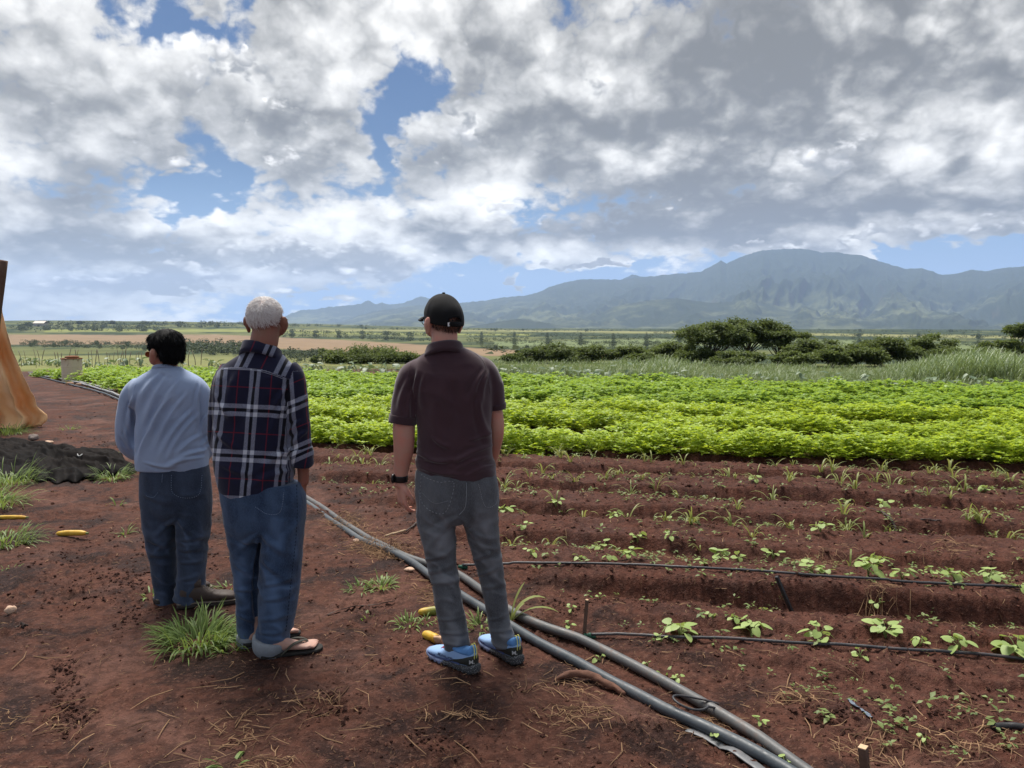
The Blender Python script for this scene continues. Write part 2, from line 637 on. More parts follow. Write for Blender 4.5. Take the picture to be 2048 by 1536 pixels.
def micro_z(x, y):
    """small relief: clods, beds and furrows, trodden path; fades out with distance"""
    d = np.hypot(0.55 * x, y)
    side = main_side(x, y)
    field = sstep(0.10, 0.75, side)
    fade = 1 - sstep(22, 34, d)
    s = x * ROW_N[0] + y * ROW_N[1]
    t = x * ROW_T[0] + y * ROW_T[1]
    sw = s + 0.05 * fbm2(t * 0.7, s * 0.7, 2, 0.5, 31)
    # beds: flat tops with a sharp edge towards the camera
    ph = np.mod((sw - 4.62) / 0.95, 1.0)
    bed = sstep(0.0, 0.055, ph) * (1 - sstep(0.55, 0.95, ph))
    amp = 0.100 * (0.50 + 0.6 * (fbm2(t * 0.45 + 3, s * 0.9, 2, 0.5, 77) + 0.5))
    # the nearest furrow is deep and the strip beside the mains is loose and flat
    amp = amp * np.where(s < 4.1, 0.35, 1.0) * (1 + 0.6 * sstep(6.4, 6.9, s)) * (1 + 0.55 * np.exp(-((s - 4.75) / 0.35) ** 2))
    z = field * (bed - 0.35) * np.clip(amp, 0.02, 0.20)
    rough = 0.35 + 0.65 * field
    z = z + 0.030 * fbm2(x * 1.3, y * 1.3, 3, 0.5, 3) + rough * 0.020 * fbm2(x * 5, y * 5, 3, 0.55, 9)
    cl = fbm2(x * 17, y * 17, 3, 0.62, 21)
    cl2 = fbm2(x * 42, y * 42, 2, 0.6, 22)
    z = z + (0.35 + 0.65 * field) * (0.030 * np.maximum(cl, -0.05) + 0.008 * cl2)
    # trampled wet crumbs on the path
    patch = sstep(0.05, 0.40, fbm2(x * 1.9 + 5, y * 1.9, 3, 0.5, 41))
    lump = np.abs(fbm2(x * 11, y * 13, 3, 0.6, 51))
    z = z + (1 - field * 0.5) * patch * (0.075 * lump - 0.016)
    for pts, w in RUTS:
        o = np.argsort(pts[:, 1])
        off = x - np.interp(y, pts[o, 1], pts[o, 0])
        k = np.exp(-(off / w) ** 2) * sstep(-0.5, 0.2, y - pts[:, 1].min()) * sstep(-0.5, 0.2, pts[:, 1].max() - y)
        tread = np.sin(y * 36 + 2.5 * fbm2(x * 6, y * 6, 2, 0.5, 8))
        z = z + k * (-0.022 + 0.016 * np.maximum(tread, -0.2) * (0.4 + patch))
    # the pipes lie in a shallow trough
    z = z - 0.02 * np.exp(-(side / 0.16) ** 2) * fade
    return z * fade


def ground_z(x, y):
    return base_z(x, y) + micro_z(np.asarray(x, float), np.asarray(y, float))


def gz(x, y):
    return float(ground_z(np.array([x], float), np.array([y], float))[0])


def ground_at(px, py):
    """point of the real ground near a pixel"""
    p = hit(px, py)
    p[2] = gz(p[0], p[1])
    return p


# land cover of the far country: polygons in photograph pixels (left to right bands), projected to the land
def land_colour(x, y):
    d = np.hypot(x, y)
    n1 = fbm2(x / 160.0, y / 160.0, 4, 0.55, 61)
    n2 = fbm2(x / 38.0, y / 38.0, 4, 0.6, 62)
    grass = np.array([0.105, 0.115, 0.040])
    dry = np.array([0.215, 0.150, 0.090])
    bush = np.array([0.030, 0.045, 0.018])
    lime = np.array([0.190, 0.205, 0.060])
    c = grass[None] * (1 + 0.35 * n2[:, None])
    f = sstep(-0.05, 0.12, n1 + 0.22 * sstep(-0.05, 0.12, np.arctan2(x, y)))[:, None]
    c = c * (1 - f) + bush[None] * f * (1 + 0.4 * n2[:, None])
    # picture row of every point, for the long bands across the valley
    zz = base_z(x, y)
    row = 644.0 + (CAM_H - zz) / np.maximum(d, 1.0) * FPX
    az = np.arctan2(x, y)
    px = 1024 + np.tan(np.clip(az, -1.2, 1.2)) * FPX
    # brown fallow field
    top = np.interp(px, [0, 450, 700, 1050, 1300], [665, 668, 680, 702, 712])
    bot = np.interp(px, [0, 450, 700, 1050, 1300], [682, 686, 706, 713, 716])
    w = n2 * 2.0
    m = (sstep(-1, 1, row + w - top) * sstep(-1, 1, bot - row - w) * (px < 1290))[:, None]
    c = c * (1 - m) + dry[None] * (1 + 0.22 * n2[:, None]) * m
    # lime coloured strip of grass far off and the pale pasture below the posts
    for (xs, ts, bs, col) in (([150, 480, 700, 1000], [656, 658, 664, 668], [661, 663, 668, 671], lime),
                              ([0, 280, 560, 700], [700, 703, 712, 716], [724, 726, 728, 730], np.array([0.16, 0.165, 0.062])),
                              ([560, 1000, 1500, 2048], [658, 660, 664, 668], [661, 663, 668, 672], np.array([0.21, 0.205, 0.085])),
                              ([1050, 1400, 1800, 2048], [682, 676, 678, 682], [696, 690, 690, 692], np.array([0.13, 0.16, 0.07]))):
        t0, b0 = np.interp(px, xs, ts), np.interp(px, xs, bs)
        m = (sstep(-1.2, 1.2, row + w - t0) * sstep(-1.2, 1.2, b0 - row - w) * (px > xs[0] - 60) * (px < xs[-1] + 60))[:, None]
        c = c * (1 - m) + col[None] * (1 + 0.3 * n2[:, None]) * m
    return np.clip(c, 0.005, 1)


def soil_shader(nt):
    P = nt.pos()
    x, y, z = nt.sep(P)
    d = nt.math('SQRT', x * x * 0.3025 + y * y)
    damp = nt.noise(P, 0.9, 4, 0.6, 0.5)
    wet = nt.noise(P, 2.6, 5, 0.62, 0.8)
    grain = nt.noise(P, 60, 5, 0.65)
    crumb = nt.noise(P, 18, 5, 0.68)
    c = nt.mix(nt.smooth(wet, 0.38, 0.56), SOIL_WET, SOIL_MID)
    c = nt.mix(nt.smooth(damp, 0.50, 0.66), c, SOIL_PINK)
    c = nt.mix(nt.smooth(nt.attr('bed'), 0.2, 0.9) * 0.75, c, SOIL_RED)
    c = nt.mix(nt.smooth(crumb, 0.40, 0.60) * 0.75, c, nt.mix(0.62, c, (0.012, 0.006, 0.005)))  # random dark crumbs; their colour contrast stands in for weak bump shading
    c = nt.mix(nt.smooth(nt.noise(P, 34, 4, 0.7), 0.54, 0.68) * 0.5, c, (0.140, 0.070, 0.050))
    c = nt.mix(nt.smooth(grain, 0.56, 0.72) * 0.6, c, (0.19, 0.10, 0.07))
    rough = nt.lin(wet, 0.3, 0.7, 0.62, 0.95)
    h = crumb * 0.55 + grain * 0.35 + nt.noise(P, 150, 3, 0.6) * 0.2
    nm = nt.bump(h, 1.0, 0.034)
    soil = principled(nt, c, rough, nm, 0.10)
    far = principled(nt, nt.attr('land', 'Color'), 0.95, None, 0.1)
    mx = nt.node('ShaderNodeMixShader')
    nt.put(mx.inputs[0], nt.smooth(d + nt.smooth(x, -8.0, 3.0) * 6.0, 39.5, 42))
    nt.t.links.new(soil.outputs[0], mx.inputs[1])
    nt.t.links.new(far.outputs[0], mx.inputs[2])
    return mx


SOIL_WET = (0.024, 0.0108, 0.0085)
SOIL_MID = (0.092, 0.0385, 0.0262)
SOIL_PINK = (0.134, 0.064, 0.047)
SOIL_RED = (0.084, 0.0315, 0.0210)
M_SOIL = material('red_soil', soil_shader)


def build_ground():
    az = np.concatenate([np.radians(np.arange(-180, -42, 4.0)), np.linspace(R(-42), R(42), 640), np.radians(np.arange(46, 180, 4.0))])
    r = [0.5]
    while r[-1] < 34:
        r.append(r[-1] * (1.0052 if 2.2 < r[-1] < 13 else (1.012 if r[-1] > 2.2 else 1.04)))
    while r[-1] < 15600:
        r.append(r[-1] * 1.025)
    r = np.array(r)
    A, Rr = np.meshgrid(az, r, indexing='xy')       # rows = radius
    X, Y = (np.sin(A) * Rr).ravel(), (np.cos(A) * Rr).ravel()
    Z = ground_z(X, Y)
    n, m = len(r), len(az)
    i, j = np.meshgrid(np.arange(n - 1), np.arange(m), indexing='ij')
    a, b = i * m + j, i * m + (j + 1) % m
    F = np.stack([a, b, b + m, a + m], -1).reshape(-1, 4)
    V = np.c_[X, Y, Z]
    V = np.concatenate([V, [[0, 0, 0]]])
    k = np.arange(m)
    F3 = np.stack([np.full(m, n * m), (k + 1) % m, k], -1)
    me = raw_mesh('ground', V, [F, F3], True, (M_SOIL,))
    far = np.hypot(0.55 * V[:, 0], V[:, 1]) > 24
    land = np.zeros((len(V), 3))
    land[far] = land_colour(V[far, 0], V[far, 1])
    cattr(me, 'land', land)
    side = main_side(V[:, 0], V[:, 1])
    fattr(me, 'bed', sstep(0.1, 0.9, side))
    return link('ground', me, kind='structure')


build_ground()

# ------------------------------------------------------------------ mountains
SKYLINE_B = [(560, 650), (640, 650), (685, 643), (717, 632), (748, 623), (784, 618), (826, 611.5), (870, 608), (925, 605.5), (971, 601), (1010, 594), (1049, 591), (1074, 586), (1095, 575), (1127, 565), (1165, 558), (1201, 558.5), (1240, 559.5), (1275, 555), (1303, 552), (1324, 549.6), (1370, 546), (1398, 543), (1420, 531), (1437, 521), (1448, 527), (1472, 515), (1508, 503), (1536, 499), (1593, 497), (1617, 500), (1635, 505), (1663, 504), (1681, 508), (1713, 510), (1748, 522), (1783, 533), (1805, 538), (1833, 536), (1875, 550), (1904, 547), (1935, 539), (1957, 543), (1995, 536), (2041, 533), (2110, 540), (2200, 560), (2400, 600), (2700, 640)]
SKYLINE_A = [(480, 650), (560, 638), (600, 621), (635, 618), (660, 613.5), (685, 612), (720, 608), (741, 601), (755, 608), (766, 605.5), (780, 609), (808, 605.5), (826, 599), (844, 591.5), (870, 600), (910, 612), (990, 630), (1060, 648)]
SKYLINE_C = [(1180, 600), (1225, 566), (1245, 556), (1262, 548), (1272, 550), (1285, 554), (1310, 566), (1350, 600)]


def mountain_shader(nt):
    P = nt.pos()
    x, y, z = nt.sep(P)
    n1 = nt.noise(P, 0.0011, 6, 0.62)
    n2 = nt.noise(P, 0.006, 5, 0.65)
    slope = nt.sep(S(nt, nt.node('ShaderNodeNewGeometry').outputs['Normal']))[2]
    forest = nt.mix(n2, (0.014, 0.022, 0.012), (0.042, 0.054, 0.024))
    grass = nt.mix(n2, (0.075, 0.090, 0.04), (0.15, 0.158, 0.078))
    low = nt.smooth(z, 60, 420, 1.0, 0.0)
    g = nt.smooth(n1 * 0.9 + n2 * 0.5, 0.66, 0.86) * low  # grass patches that also put sun patches between cloud shadows into the colour
    c = nt.mix(g, forest, grass)
    rock = nt.smooth(slope, 0.35, 0.6, 0.5, 0.0)
    c = nt.mix(rock, c, (0.10, 0.075, 0.05))
    return principled(nt, c, 0.95, None, 0.1)


M_MOUNT = material('mountain_cover', mountain_shader)


def range_mesh(name, skyline, r_foot, r_crest, r_back, foot_z, seed, spur=1.0, nx=900, nt_=170):
    xs = np.array([p[0] for p in skyline], float)
    ys = np.array([p[1] for p in skyline], float)
    px = np.linspace(xs[0], xs[-1], nx)
    py = np.interp(px, xs, ys) + 2.6 * fbm2(px / 14.0, px * 0 + seed, 4, 0.62, seed)
    az = np.arctan2(px - 1024, FPX * math.cos(PITCH))
    t = np.linspace(0, 1, nt_)
    V = np.zeros((nt_, nx, 3))
    el = np.array([px_azel(a, b)[1] for a, b in zip(px, py)])
    zc = CAM_H + np.tan(el) * r_crest
    arc = az * r_crest
    for k, tt in enumerate(t):
        r = r_foot + (r_crest - r_foot) * tt / 0.8 if tt <= 0.8 else r_crest + (r_back - r_crest) * (tt - 0.8) / 0.2
        if tt <= 0.8:
            u = tt / 0.8
            warp = 500 * fbm2(arc / 1500.0, np.full(nx, r / 1500.0), 3, 0.5, seed + 3)
            # spurs running down from the crest, branching towards the foot
            s1 = 1 - np.abs(fbm2((arc + warp) / 1150.0, np.full(nx, u * 0.9), 2, 0.5, seed + 1)) * 2.4
            s2 = 1 - np.abs(fbm2((arc + warp * 0.6) / 420.0, np.full(nx, u * 2.0), 3, 0.55, seed + 2)) * 2.2
            s3 = 1 - 2 * np.abs(fbm2((arc + warp * 0.3) / 170.0, np.full(nx, u * 4.0), 3, 0.6, seed + 9))
            prof = 0.30 * u + 0.70 * u ** 2.3
            ridge = (0.29 * (s1 - 0.45) + 0.16 * (s2 - 0.5) + 0.065 * s3) * spur
            h = (zc - foot_z) * (prof + ridge * np.sin(math.pi * min(u, 1) ** 0.8) * (0.55 + 0.3 * u))
            z = foot_z + np.maximum(h, 0) * 1.0 + (h < 0) * h * 0.2
            # nothing may rise above the skyline
            lim = CAM_H + np.tan(el - 0.0015) * r
            z = np.minimum(z, np.where(u < 0.985, np.maximum(lim, foot_z), z))
        else:
            z = zc + (foot_z - zc) * ((tt - 0.8) / 0.2) ** 1.2
        V[k, :, 0], V[k, :, 1], V[k, :, 2] = np.sin(az) * r, np.cos(az) * r, z
    i, j = np.meshgrid(np.arange(nt_ - 1), np.arange(nx - 1), indexing='ij')
    a = i * nx + j
    F = np.stack([a, a + 1, a + nx + 1, a + nx], -1).reshape(-1, 4)
    return obj(name, V.reshape(-1, 3), F, M_MOUNT, kind='structure')


range_mesh('mountain_range', SKYLINE_B, 5200, 11000, 13500, -62, 11)
range_mesh('mountain_range', SKYLINE_A, 11000, 13600, 15200, -80, 23, 0.8, 240, 50)
range_mesh('mountain_range', SKYLINE_C, 12200, 13200, 14800, 0, 29, 0.6, 90, 40)
# low hills before the range
range_mesh('foothill', [(860, 662), (930, 655), (985, 645), (1040, 637), (1090, 645), (1130, 654), (1180, 662)], 4600, 5400, 6400, -60, 37, 0.5, 120, 50)
range_mesh('foothill', [(1130, 662), (1180, 636), (1230, 612), (1290, 601), (1350, 596), (1420, 606), (1500, 600), (1580, 618), (1650, 640), (1760, 664)], 4900, 6800, 8600, -60, 43, 1.0, 240, 60)

# ------------------------------------------------------------------ air
def build_haze():
    zs = []
    for o in COL.objects:
        if o.type == 'MESH' and o.get('kind') == 'structure':
            a = np.zeros(len(o.data.vertices) * 3, np.float32)
            o.data.vertices.foreach_get('co', a)
            zs += [float(a[2::3].min()), float(a[2::3].max())]
    x0, x1, y0, y1, z0, z1 = -16500, 16500, -16500, 16500, min(zs) - 1.0, max(zs) + 5.0
    V = [(x, y, z) for z in (z0, z1) for y in (y0, y1) for x in (x0, x1)]
    F = [(0, 2, 3, 1), (4, 5, 7, 6), (0, 1, 5, 4), (2, 6, 7, 3), (0, 4, 6, 2), (1, 3, 7, 5)]
    m = bpy.data.materials.new('haze')
    m.use_nodes = True
    nt = NT(m.node_tree)
    out = nt.node('ShaderNodeOutputMaterial')
    v = nt.node('ShaderNodeVolumePrincipled')
    v.inputs['Color'].default_value = (0.47, 0.63, 0.94, 1)
    v.inputs['Density'].default_value = HAZE_DENSITY
    v.inputs['Anisotropy'].default_value = 0.2
    nt.t.links.new(v.outputs[0], out.inputs['Volume'])
    m.cycles.homogeneous_volume = True
    return obj('haze', V, np.array(F), m, smooth=False, kind='stuff')


HAZE_DENSITY = 6.6e-5
build_haze()

# ------------------------------------------------------------------ plants: building blocks
def rng(seed):
    return np.random.default_rng(seed)


def rot(yaw, pitch, roll=None):
    """matrices that take +Y (leaf axis) to heading yaw, raised by pitch, rolled about itself"""
    yaw, pitch = np.asarray(yaw, float), np.asarray(pitch, float)
    roll = np.zeros_like(yaw) if roll is None else np.asarray(roll, float)
    cy, sy, cp, sp, cr, sr = np.cos(yaw), np.sin(yaw), np.cos(pitch), np.sin(pitch), np.cos(roll), np.sin(roll)
    o, i = np.zeros_like(yaw), np.ones_like(yaw)
    Z = np.stack([np.stack([cy, -sy, o], -1), np.stack([sy, cy, o], -1), np.stack([o, o, i], -1)], -2)
    X = np.stack([np.stack([i, o, o], -1), np.stack([o, cp, -sp], -1), np.stack([o, sp, cp], -1)], -2)
    Y = np.stack([np.stack([cr, o, sr], -1), np.stack([o, i, o], -1), np.stack([-sr, o, cr], -1)], -2)
    return Z @ X @ Y


def scatter(tv, tf, pos, M, scale=1.0):
    """copies of a template; returns V, F and the copy number of every vertex"""
    tv, tf, pos = np.asarray(tv, float), np.asarray(tf, int), np.asarray(pos, float)
    n = len(pos)
    sc = np.broadcast_to(np.asarray(scale, float), (n,))
    V = np.einsum('nij,vj->nvi', M, tv) * sc[:, None, None] + pos[:, None]
    F = tf[None] + (np.arange(n) * len(tv))[:, None, None]
    return V.reshape(-1, 3), F.reshape(-1, tf.shape[1]), np.repeat(np.arange(n), len(tv))


def leaf(L=1.0, W=0.5, droop=0.25, fold=0.15, n=3, widest=0.45, tip=0.0, base=0.0):
    """leaf blade along +Y, face +Z: three columns of n+1 rows"""
    t = np.linspace(0, 1, n + 1)
    w = np.sin(np.pi * t ** (math.log(0.5) / math.log(widest))) ** 0.8 * W / 2
    w[0] = base * W / 2
    w[-1] = tip * W / 2
    y = t * L
    z = -droop * L * t ** 2
    V = np.concatenate([np.c_[-w, y, z + fold * w], np.c_[0 * w, y, z], np.c_[w, y, z + fold * w]])
    m = n + 1
    F = []
    for i in range(n):
        F += [(i, m + i, m + i + 1, i + 1), (m + i, 2 * m + i, 2 * m + i + 1, m + i + 1)]
    return V, np.array(F)


def card(L=1.0, W=0.5, droop=0.15):
    """one bent diamond: the cheapest leaf"""
    return np.array([[0, 0, 0], [W / 2, L * 0.5, 0.04 * L], [0, L, -droop * L], [-W / 2, L * 0.5, 0.04 * L]]), np.array([[0, 1, 2, 3]])


def blade(L, W, lean, curl, n=5):
    """grass blade rising from the origin in the +Y, +Z plane; lean = start angle from vertical, curl = bend to the tip"""
    ang = lean + curl * np.linspace(0, 1, n) ** 1.3
    st = L / n
    y = np.concatenate([[0], np.cumsum(np.sin(ang) * st)])
    z = np.concatenate([[0], np.cumsum(np.cos(ang) * st)])
    w = W / 2 * np.array([0.7] + [1.0] * (n - 2) + [0.65, 0.03])[: n + 1]
    V = np.concatenate([np.c_[-w, y, z], np.c_[w, y, z]])
    m = n + 1
    F = np.array([(i, m + i, m + i + 1, i + 1) for i in range(n)])
    return V, F


def grass_clump(r, n, radius, Lr, W, lean=(0.05, 0.7), curl=(0.3, 1.6), seg=5):
    parts = []
    for _ in range(n):
        L = r.uniform(*Lr)
        V, F = blade(L, W * r.uniform(0.6, 1.2), r.uniform(*lean), r.uniform(*curl), seg)
        a, q = r.uniform(0, 2 * np.pi), radius * math.sqrt(r.uniform(0, 1))
        b = r.uniform(0, 2 * np.pi)
        M = rot([a + (r.uniform(-0.6, 0.6) if q > 0 else 0)], [0.0])[0]
        base = np.array([-math.sin(a) * q, math.cos(a) * q, -0.01])
        parts.append((V @ M.T + base, F))
    return join(parts)


def foliage_mat(name, c1, c2, t1=None, trans=0.4, rough=0.55, spec=0.25, hue=0.5, vein=False):
    t1 = t1 or tuple(min(1, q * 1.3) for q in c2)

    def f(nt):
        P = nt.coord('Object')
        n = nt.noise(P, 9, 3, 0.6)
        r = nt.attr('var')
        k = (n * 0.5 + r * 0.75 + nt.rnd() * 0.25 - 0.25).clamp()
        c = nt.mix(k, c1, c2)
        tc = nt.mix(k, tuple(q * 0.7 for q in t1), t1)
        return leaf_bsdf(nt, c, tc, trans, rough, spec)
    return material(name, f)


M_CROP = foliage_mat('crop_leaf', (0.19, 0.29, 0.024), (0.46, 0.58, 0.050), (0.70, 0.84, 0.06), 0.38, 0.45, 0.3)
M_CROP_FAR = foliage_mat('crop_leaf_far', (0.15, 0.255, 0.028), (0.36, 0.51, 0.060), (0.55, 0.74, 0.08), 0.40, 0.45, 0.3)
M_BEAN = foliage_mat('bean_leaf', (0.20, 0.29, 0.085), (0.36, 0.46, 0.15), (0.44, 0.54, 0.12), 0.3, 0.5, 0.3)
M_GRASS = foliage_mat('grass_blade', (0.075, 0.130, 0.028), (0.22, 0.30, 0.085), (0.30, 0.40, 0.08), 0.35, 0.5, 0.3)
M_GRASS_Y = foliage_mat('yellow_grass_blade', (0.14, 0.18, 0.045), (0.30, 0.32, 0.10), (0.36, 0.38, 0.09), 0.35, 0.5, 0.3)
M_WEED = foliage_mat('weed_leaf', (0.09, 0.14, 0.040), (0.22, 0.28, 0.085), (0.28, 0.34, 0.07), 0.35, 0.5, 0.3)
M_TALL = foliage_mat('tall_grass', (0.065, 0.115, 0.035), (0.24, 0.31, 0.13), (0.24, 0.31, 0.09), 0.3, 0.45, 0.4)
M_TARO = foliage_mat('broad_leaf', (0.085, 0.135, 0.065), (0.20, 0.27, 0.15), (0.20, 0.28, 0.10), 0.3, 0.45, 0.4)
M_TREE = foliage_mat('tree_leaf', (0.034, 0.056, 0.017), (0.140, 0.182, 0.054), (0.18, 0.23, 0.05), 0.32, 0.6, 0.2)
M_FARTREE = foliage_mat('far_tree_leaf', (0.026, 0.038, 0.016), (0.075, 0.095, 0.038), (0.06, 0.08, 0.02), 0.2, 0.7, 0.1)
M_BARK = simple('bark', (0.10, 0.075, 0.055), 0.9, 0.35, 6, 0.02)
M_STEM = simple('green_stem', (0.16, 0.19, 0.06), 0.6, 0.3, 40)
M_STRAW = simple('dry_straw', (0.36, 0.235, 0.135), 0.8, 0.45, 14)

# ------------------------------------------------------------------ crop: low leafy rows
def crop_plant_mesh(seed, leaves=70, leafy=1.0, flat=False):
    r = rng(seed)
    lt = card(0.052 * leafy, 0.034 * leafy, 0.12) if flat else leaf(0.052 * leafy, 0.030 * leafy, 0.1, 0.25, 2, 0.6)
    pos, yaw, pit, rol, sc = [], [], [], [], []
    for i in range(leaves):
        # stalks fan out from the crown; leaves at their ends make an uneven dome
        a = r.uniform(0, 2 * np.pi)
        e = math.asin(r.uniform(0.10, 1.0)) if r.uniform() < 0.8 else r.uniform(0, 0.5)
        q = (0.55 + 0.45 * r.uniform() ** 0.5)
        lob = 1 + 0.28 * math.sin(3 * a + seed) + 0.16 * math.sin(5 * a + 2 * seed)
        p = np.array([math.cos(a) * math.cos(e) * 0.28 * lob * q, math.sin(a) * math.cos(e) * 0.28 * lob * q, 0.040 + 0.235 * math.sin(e) * q * (0.85 + 0.25 * lob)])
        y0 = a - np.pi / 2 + r.uniform(-0.7, 0.7)
        s = r.uniform(0.75, 1.3)
        up = r.uniform(-0.2, 0.5)
        for j, (da, dp) in enumerate(((-0.45, 0.1), (0.45, 0.1), (-1.25, 0.0), (1.25, 0.0))):
            pos.append(p + 0.004 * r.normal(size=3))
            yaw.append(y0 + da + r.uniform(-0.15, 0.15))
            pit.append(up * math.cos(da) + dp + r.uniform(-0.2, 0.2))
            rol.append(r.uniform(-0.4, 0.4))
            sc.append(s * (1.0 if j < 2 else 0.9))
    V, F, c = scatter(*lt, pos, rot(yaw, pit, rol), sc)
    var = np.repeat(r.uniform(0, 1, leaves), 4)[c] * 0.6
    # thin stalks from the crown of the root to every leaf
    tip = np.array(pos)[::4]
    root = tip * np.array([0.12, 0.12, 0.0])
    sd = np.c_[-tip[:, 1], tip[:, 0], 0 * tip[:, 0]]
    sd = sd / (np.linalg.norm(sd, axis=1)[:, None] + 1e-6) * 0.0009
    Vs = np.stack([root - sd, root + sd, tip + sd, tip - sd], 1).reshape(-1, 3)
    Fs = np.arange(len(Vs)).reshape(-1, 4) + len(V)
    return np.concatenate([V, Vs]), np.concatenate([F, Fs]), np.concatenate([var, np.full(len(Vs), 0.15)])


CROP_MESHES = []
for _k in range(8):
    V_, F_, v_ = crop_plant_mesh(100 + _k, 190, 1.12)
    _me = raw_mesh('crop_plant', V_, F_, True, (M_CROP,))
    fattr(_me, 'var', v_)
    CROP_MESHES.append(_me)

CROP_FAR_PX = [(2300, 808), (2048, 799), (1700, 791), (1300, 777), (1000, 767), (700, 760), (400, 751), (150, 740), (60, 734), (-60, 730)]
CROP_FAR = np.array([hit(*p)[:2] for p in CROP_FAR_PX])
def crop_s(row):
    """beds 1.6 m apart, each planted with two lines"""
    return 9.52 + 1.92 * (row // 2) + 0.32 * (row % 2)



def in_crop(x, y):
    az = np.arctan2(x, y)
    o = np.argsort(np.arctan2(CROP_FAR[:, 0], CROP_FAR[:, 1]))
    lim = np.interp(az, np.arctan2(CROP_FAR[:, 0], CROP_FAR[:, 1])[o], np.hypot(CROP_FAR[:, 0], CROP_FAR[:, 1])[o])
    return (np.hypot(x, y) < lim) & (main_side(x, y) > np.where(y > 18, 0.35, 0.75)) & (np.abs(az) < R(38.5))


def build_crop():
    r = rng(5)
    count = 0
    far_pos, far_sc = [], []
    cand = []
    for row in range(34):
        for t in np.arange(-26, 26, 0.27):
            cand.append((row, t + r.uniform(-0.07, 0.07), crop_s(row) + r.normal() * 0.045 + 0.06 * math.sin(t * 0.9 + row), r.uniform()))
    cand = np.array(cand)
    XY = cand[:, 1:2] * ROW_T + cand[:, 2:3] * ROW_N
    keep = in_crop(XY[:, 0], XY[:, 1]) & (cand[:, 3] > 0.015)
    cand, XY = cand[keep], XY[keep]
    Z = ground_z(XY[:, 0], XY[:, 1])
    for (row, t, _s, _u), (x, y), z in zip(cand, XY, Z):
        row = int(row)
        k = r.uniform(0.82, 1.2) * (1 + 0.12 * math.sin(t * 1.7 + row * 2)) * (1.0 if row < 4 else 1.08)
        if row < 8 and count < 296:
            near = ('nearest', 'second', 'third', 'fourth', 'fifth', 'sixth', 'seventh', 'eighth')[row]
            o = link('crop_plant', CROP_MESHES[r.integers(8)], loc=(x, y, z - 0.01),
                     label='bushy yellow-green crop plant in the %s leafy row from the bare soil' % near, category='plant',
                     group='crop plants in the %s row' % near)
            o.rotation_euler = (0, 0, -0.21 + r.uniform(-0.3, 0.3) + (math.pi if r.uniform() < 0.5 else 0))
            o.scale = (k * 1.05, k * 0.78, k * r.uniform(0.85, 1.05))
            count += 1
        else:
            far_pos.append((x, y, z - 0.01))
            far_sc.append(k)
    # rows farther back: one mass of the same leaves, larger and fewer with distance
    Vs, Fs, vs, n = [], [], [], 0
    for (p, k) in zip(far_pos, far_sc):
        d = math.hypot(p[0], p[1])
        key = 0 if d < 18 else 1
        tmpl = FAR_T[key][r.integers(4)]
        a = r.uniform(0, 6.28)
        c, s_ = math.cos(a) * k, math.sin(a) * k
        M = np.array([[c, -s_, 0], [s_, c, 0], [0, 0, k]])
        Vs.append(tmpl[0] @ M.T + np.array(p))
        Fs.append(tmpl[1] + n)
        vs.append(tmpl[2] * 0.7 + r.uniform(0, 0.3))
        n += len(tmpl[0])
    me = raw_mesh('crop_field', np.concatenate(Vs), np.concatenate(Fs), True, (M_CROP_FAR,))
    fattr(me, 'var', np.concatenate(vs))
    link('crop_field', me, label='dense green crop rows merging towards the far edge of the field', category='crop', kind='stuff')


FAR_T = [[crop_plant_mesh(200 + i, 105, 1.35, True) for i in range(4)], [crop_plant_mesh(220 + i, 60, 1.55, True) for i in range(4)]]
build_crop()


# ------------------------------------------------------------------ broad-leaved plants along the far edge of the crop
def broad_plant_mesh(seed):
    r = rng(seed)
    parts, stems = [], []
    n = r.integers(5, 9)
    for i in range(n):
        a = i * 2.4 + r.uniform(-0.4, 0.4)
        h, q = r.uniform(0.35, 0.85), r.uniform(0.12, 0.38)
        P = np.array([[0, 0, 0], [-math.sin(a) * q * 0.5, math.cos(a) * q * 0.5, h * 0.7], [-math.sin(a) * q, math.cos(a) * q, h]])
        stems.append(tube(spline(P, 5), np.linspace(0.016, 0.008, 5), 4, False))
        L = r.uniform(0.34, 0.56)
        V, F = leaf(L, L * 0.62, r.uniform(0.2, 0.5), 0.35, 4, 0.3, 0.0, 0.75)
        M = rot([a + r.uniform(-0.4, 0.4)], [r.uniform(-0.7, 0.6)], [r.uniform(-0.4, 0.4)])[0]
        parts.append((V @ M.T + P[-1], F))
    return join(parts), join(stems)


BROAD = [broad_plant_mesh(300 + i) for i in range(6)]
BROAD_ME = []
for (L_, S_) in BROAD:
    m1 = raw_mesh('leaves', *L_, True, (M_TARO,))
    fattr(m1, 'var', np.repeat(rng(len(BROAD_ME)).uniform(0, 1, len(L_[0]) // 15 + 1), 15)[: len(L_[0])])
    BROAD_ME.append((m1, raw_mesh('stems', *S_, True, (M_STEM,))))


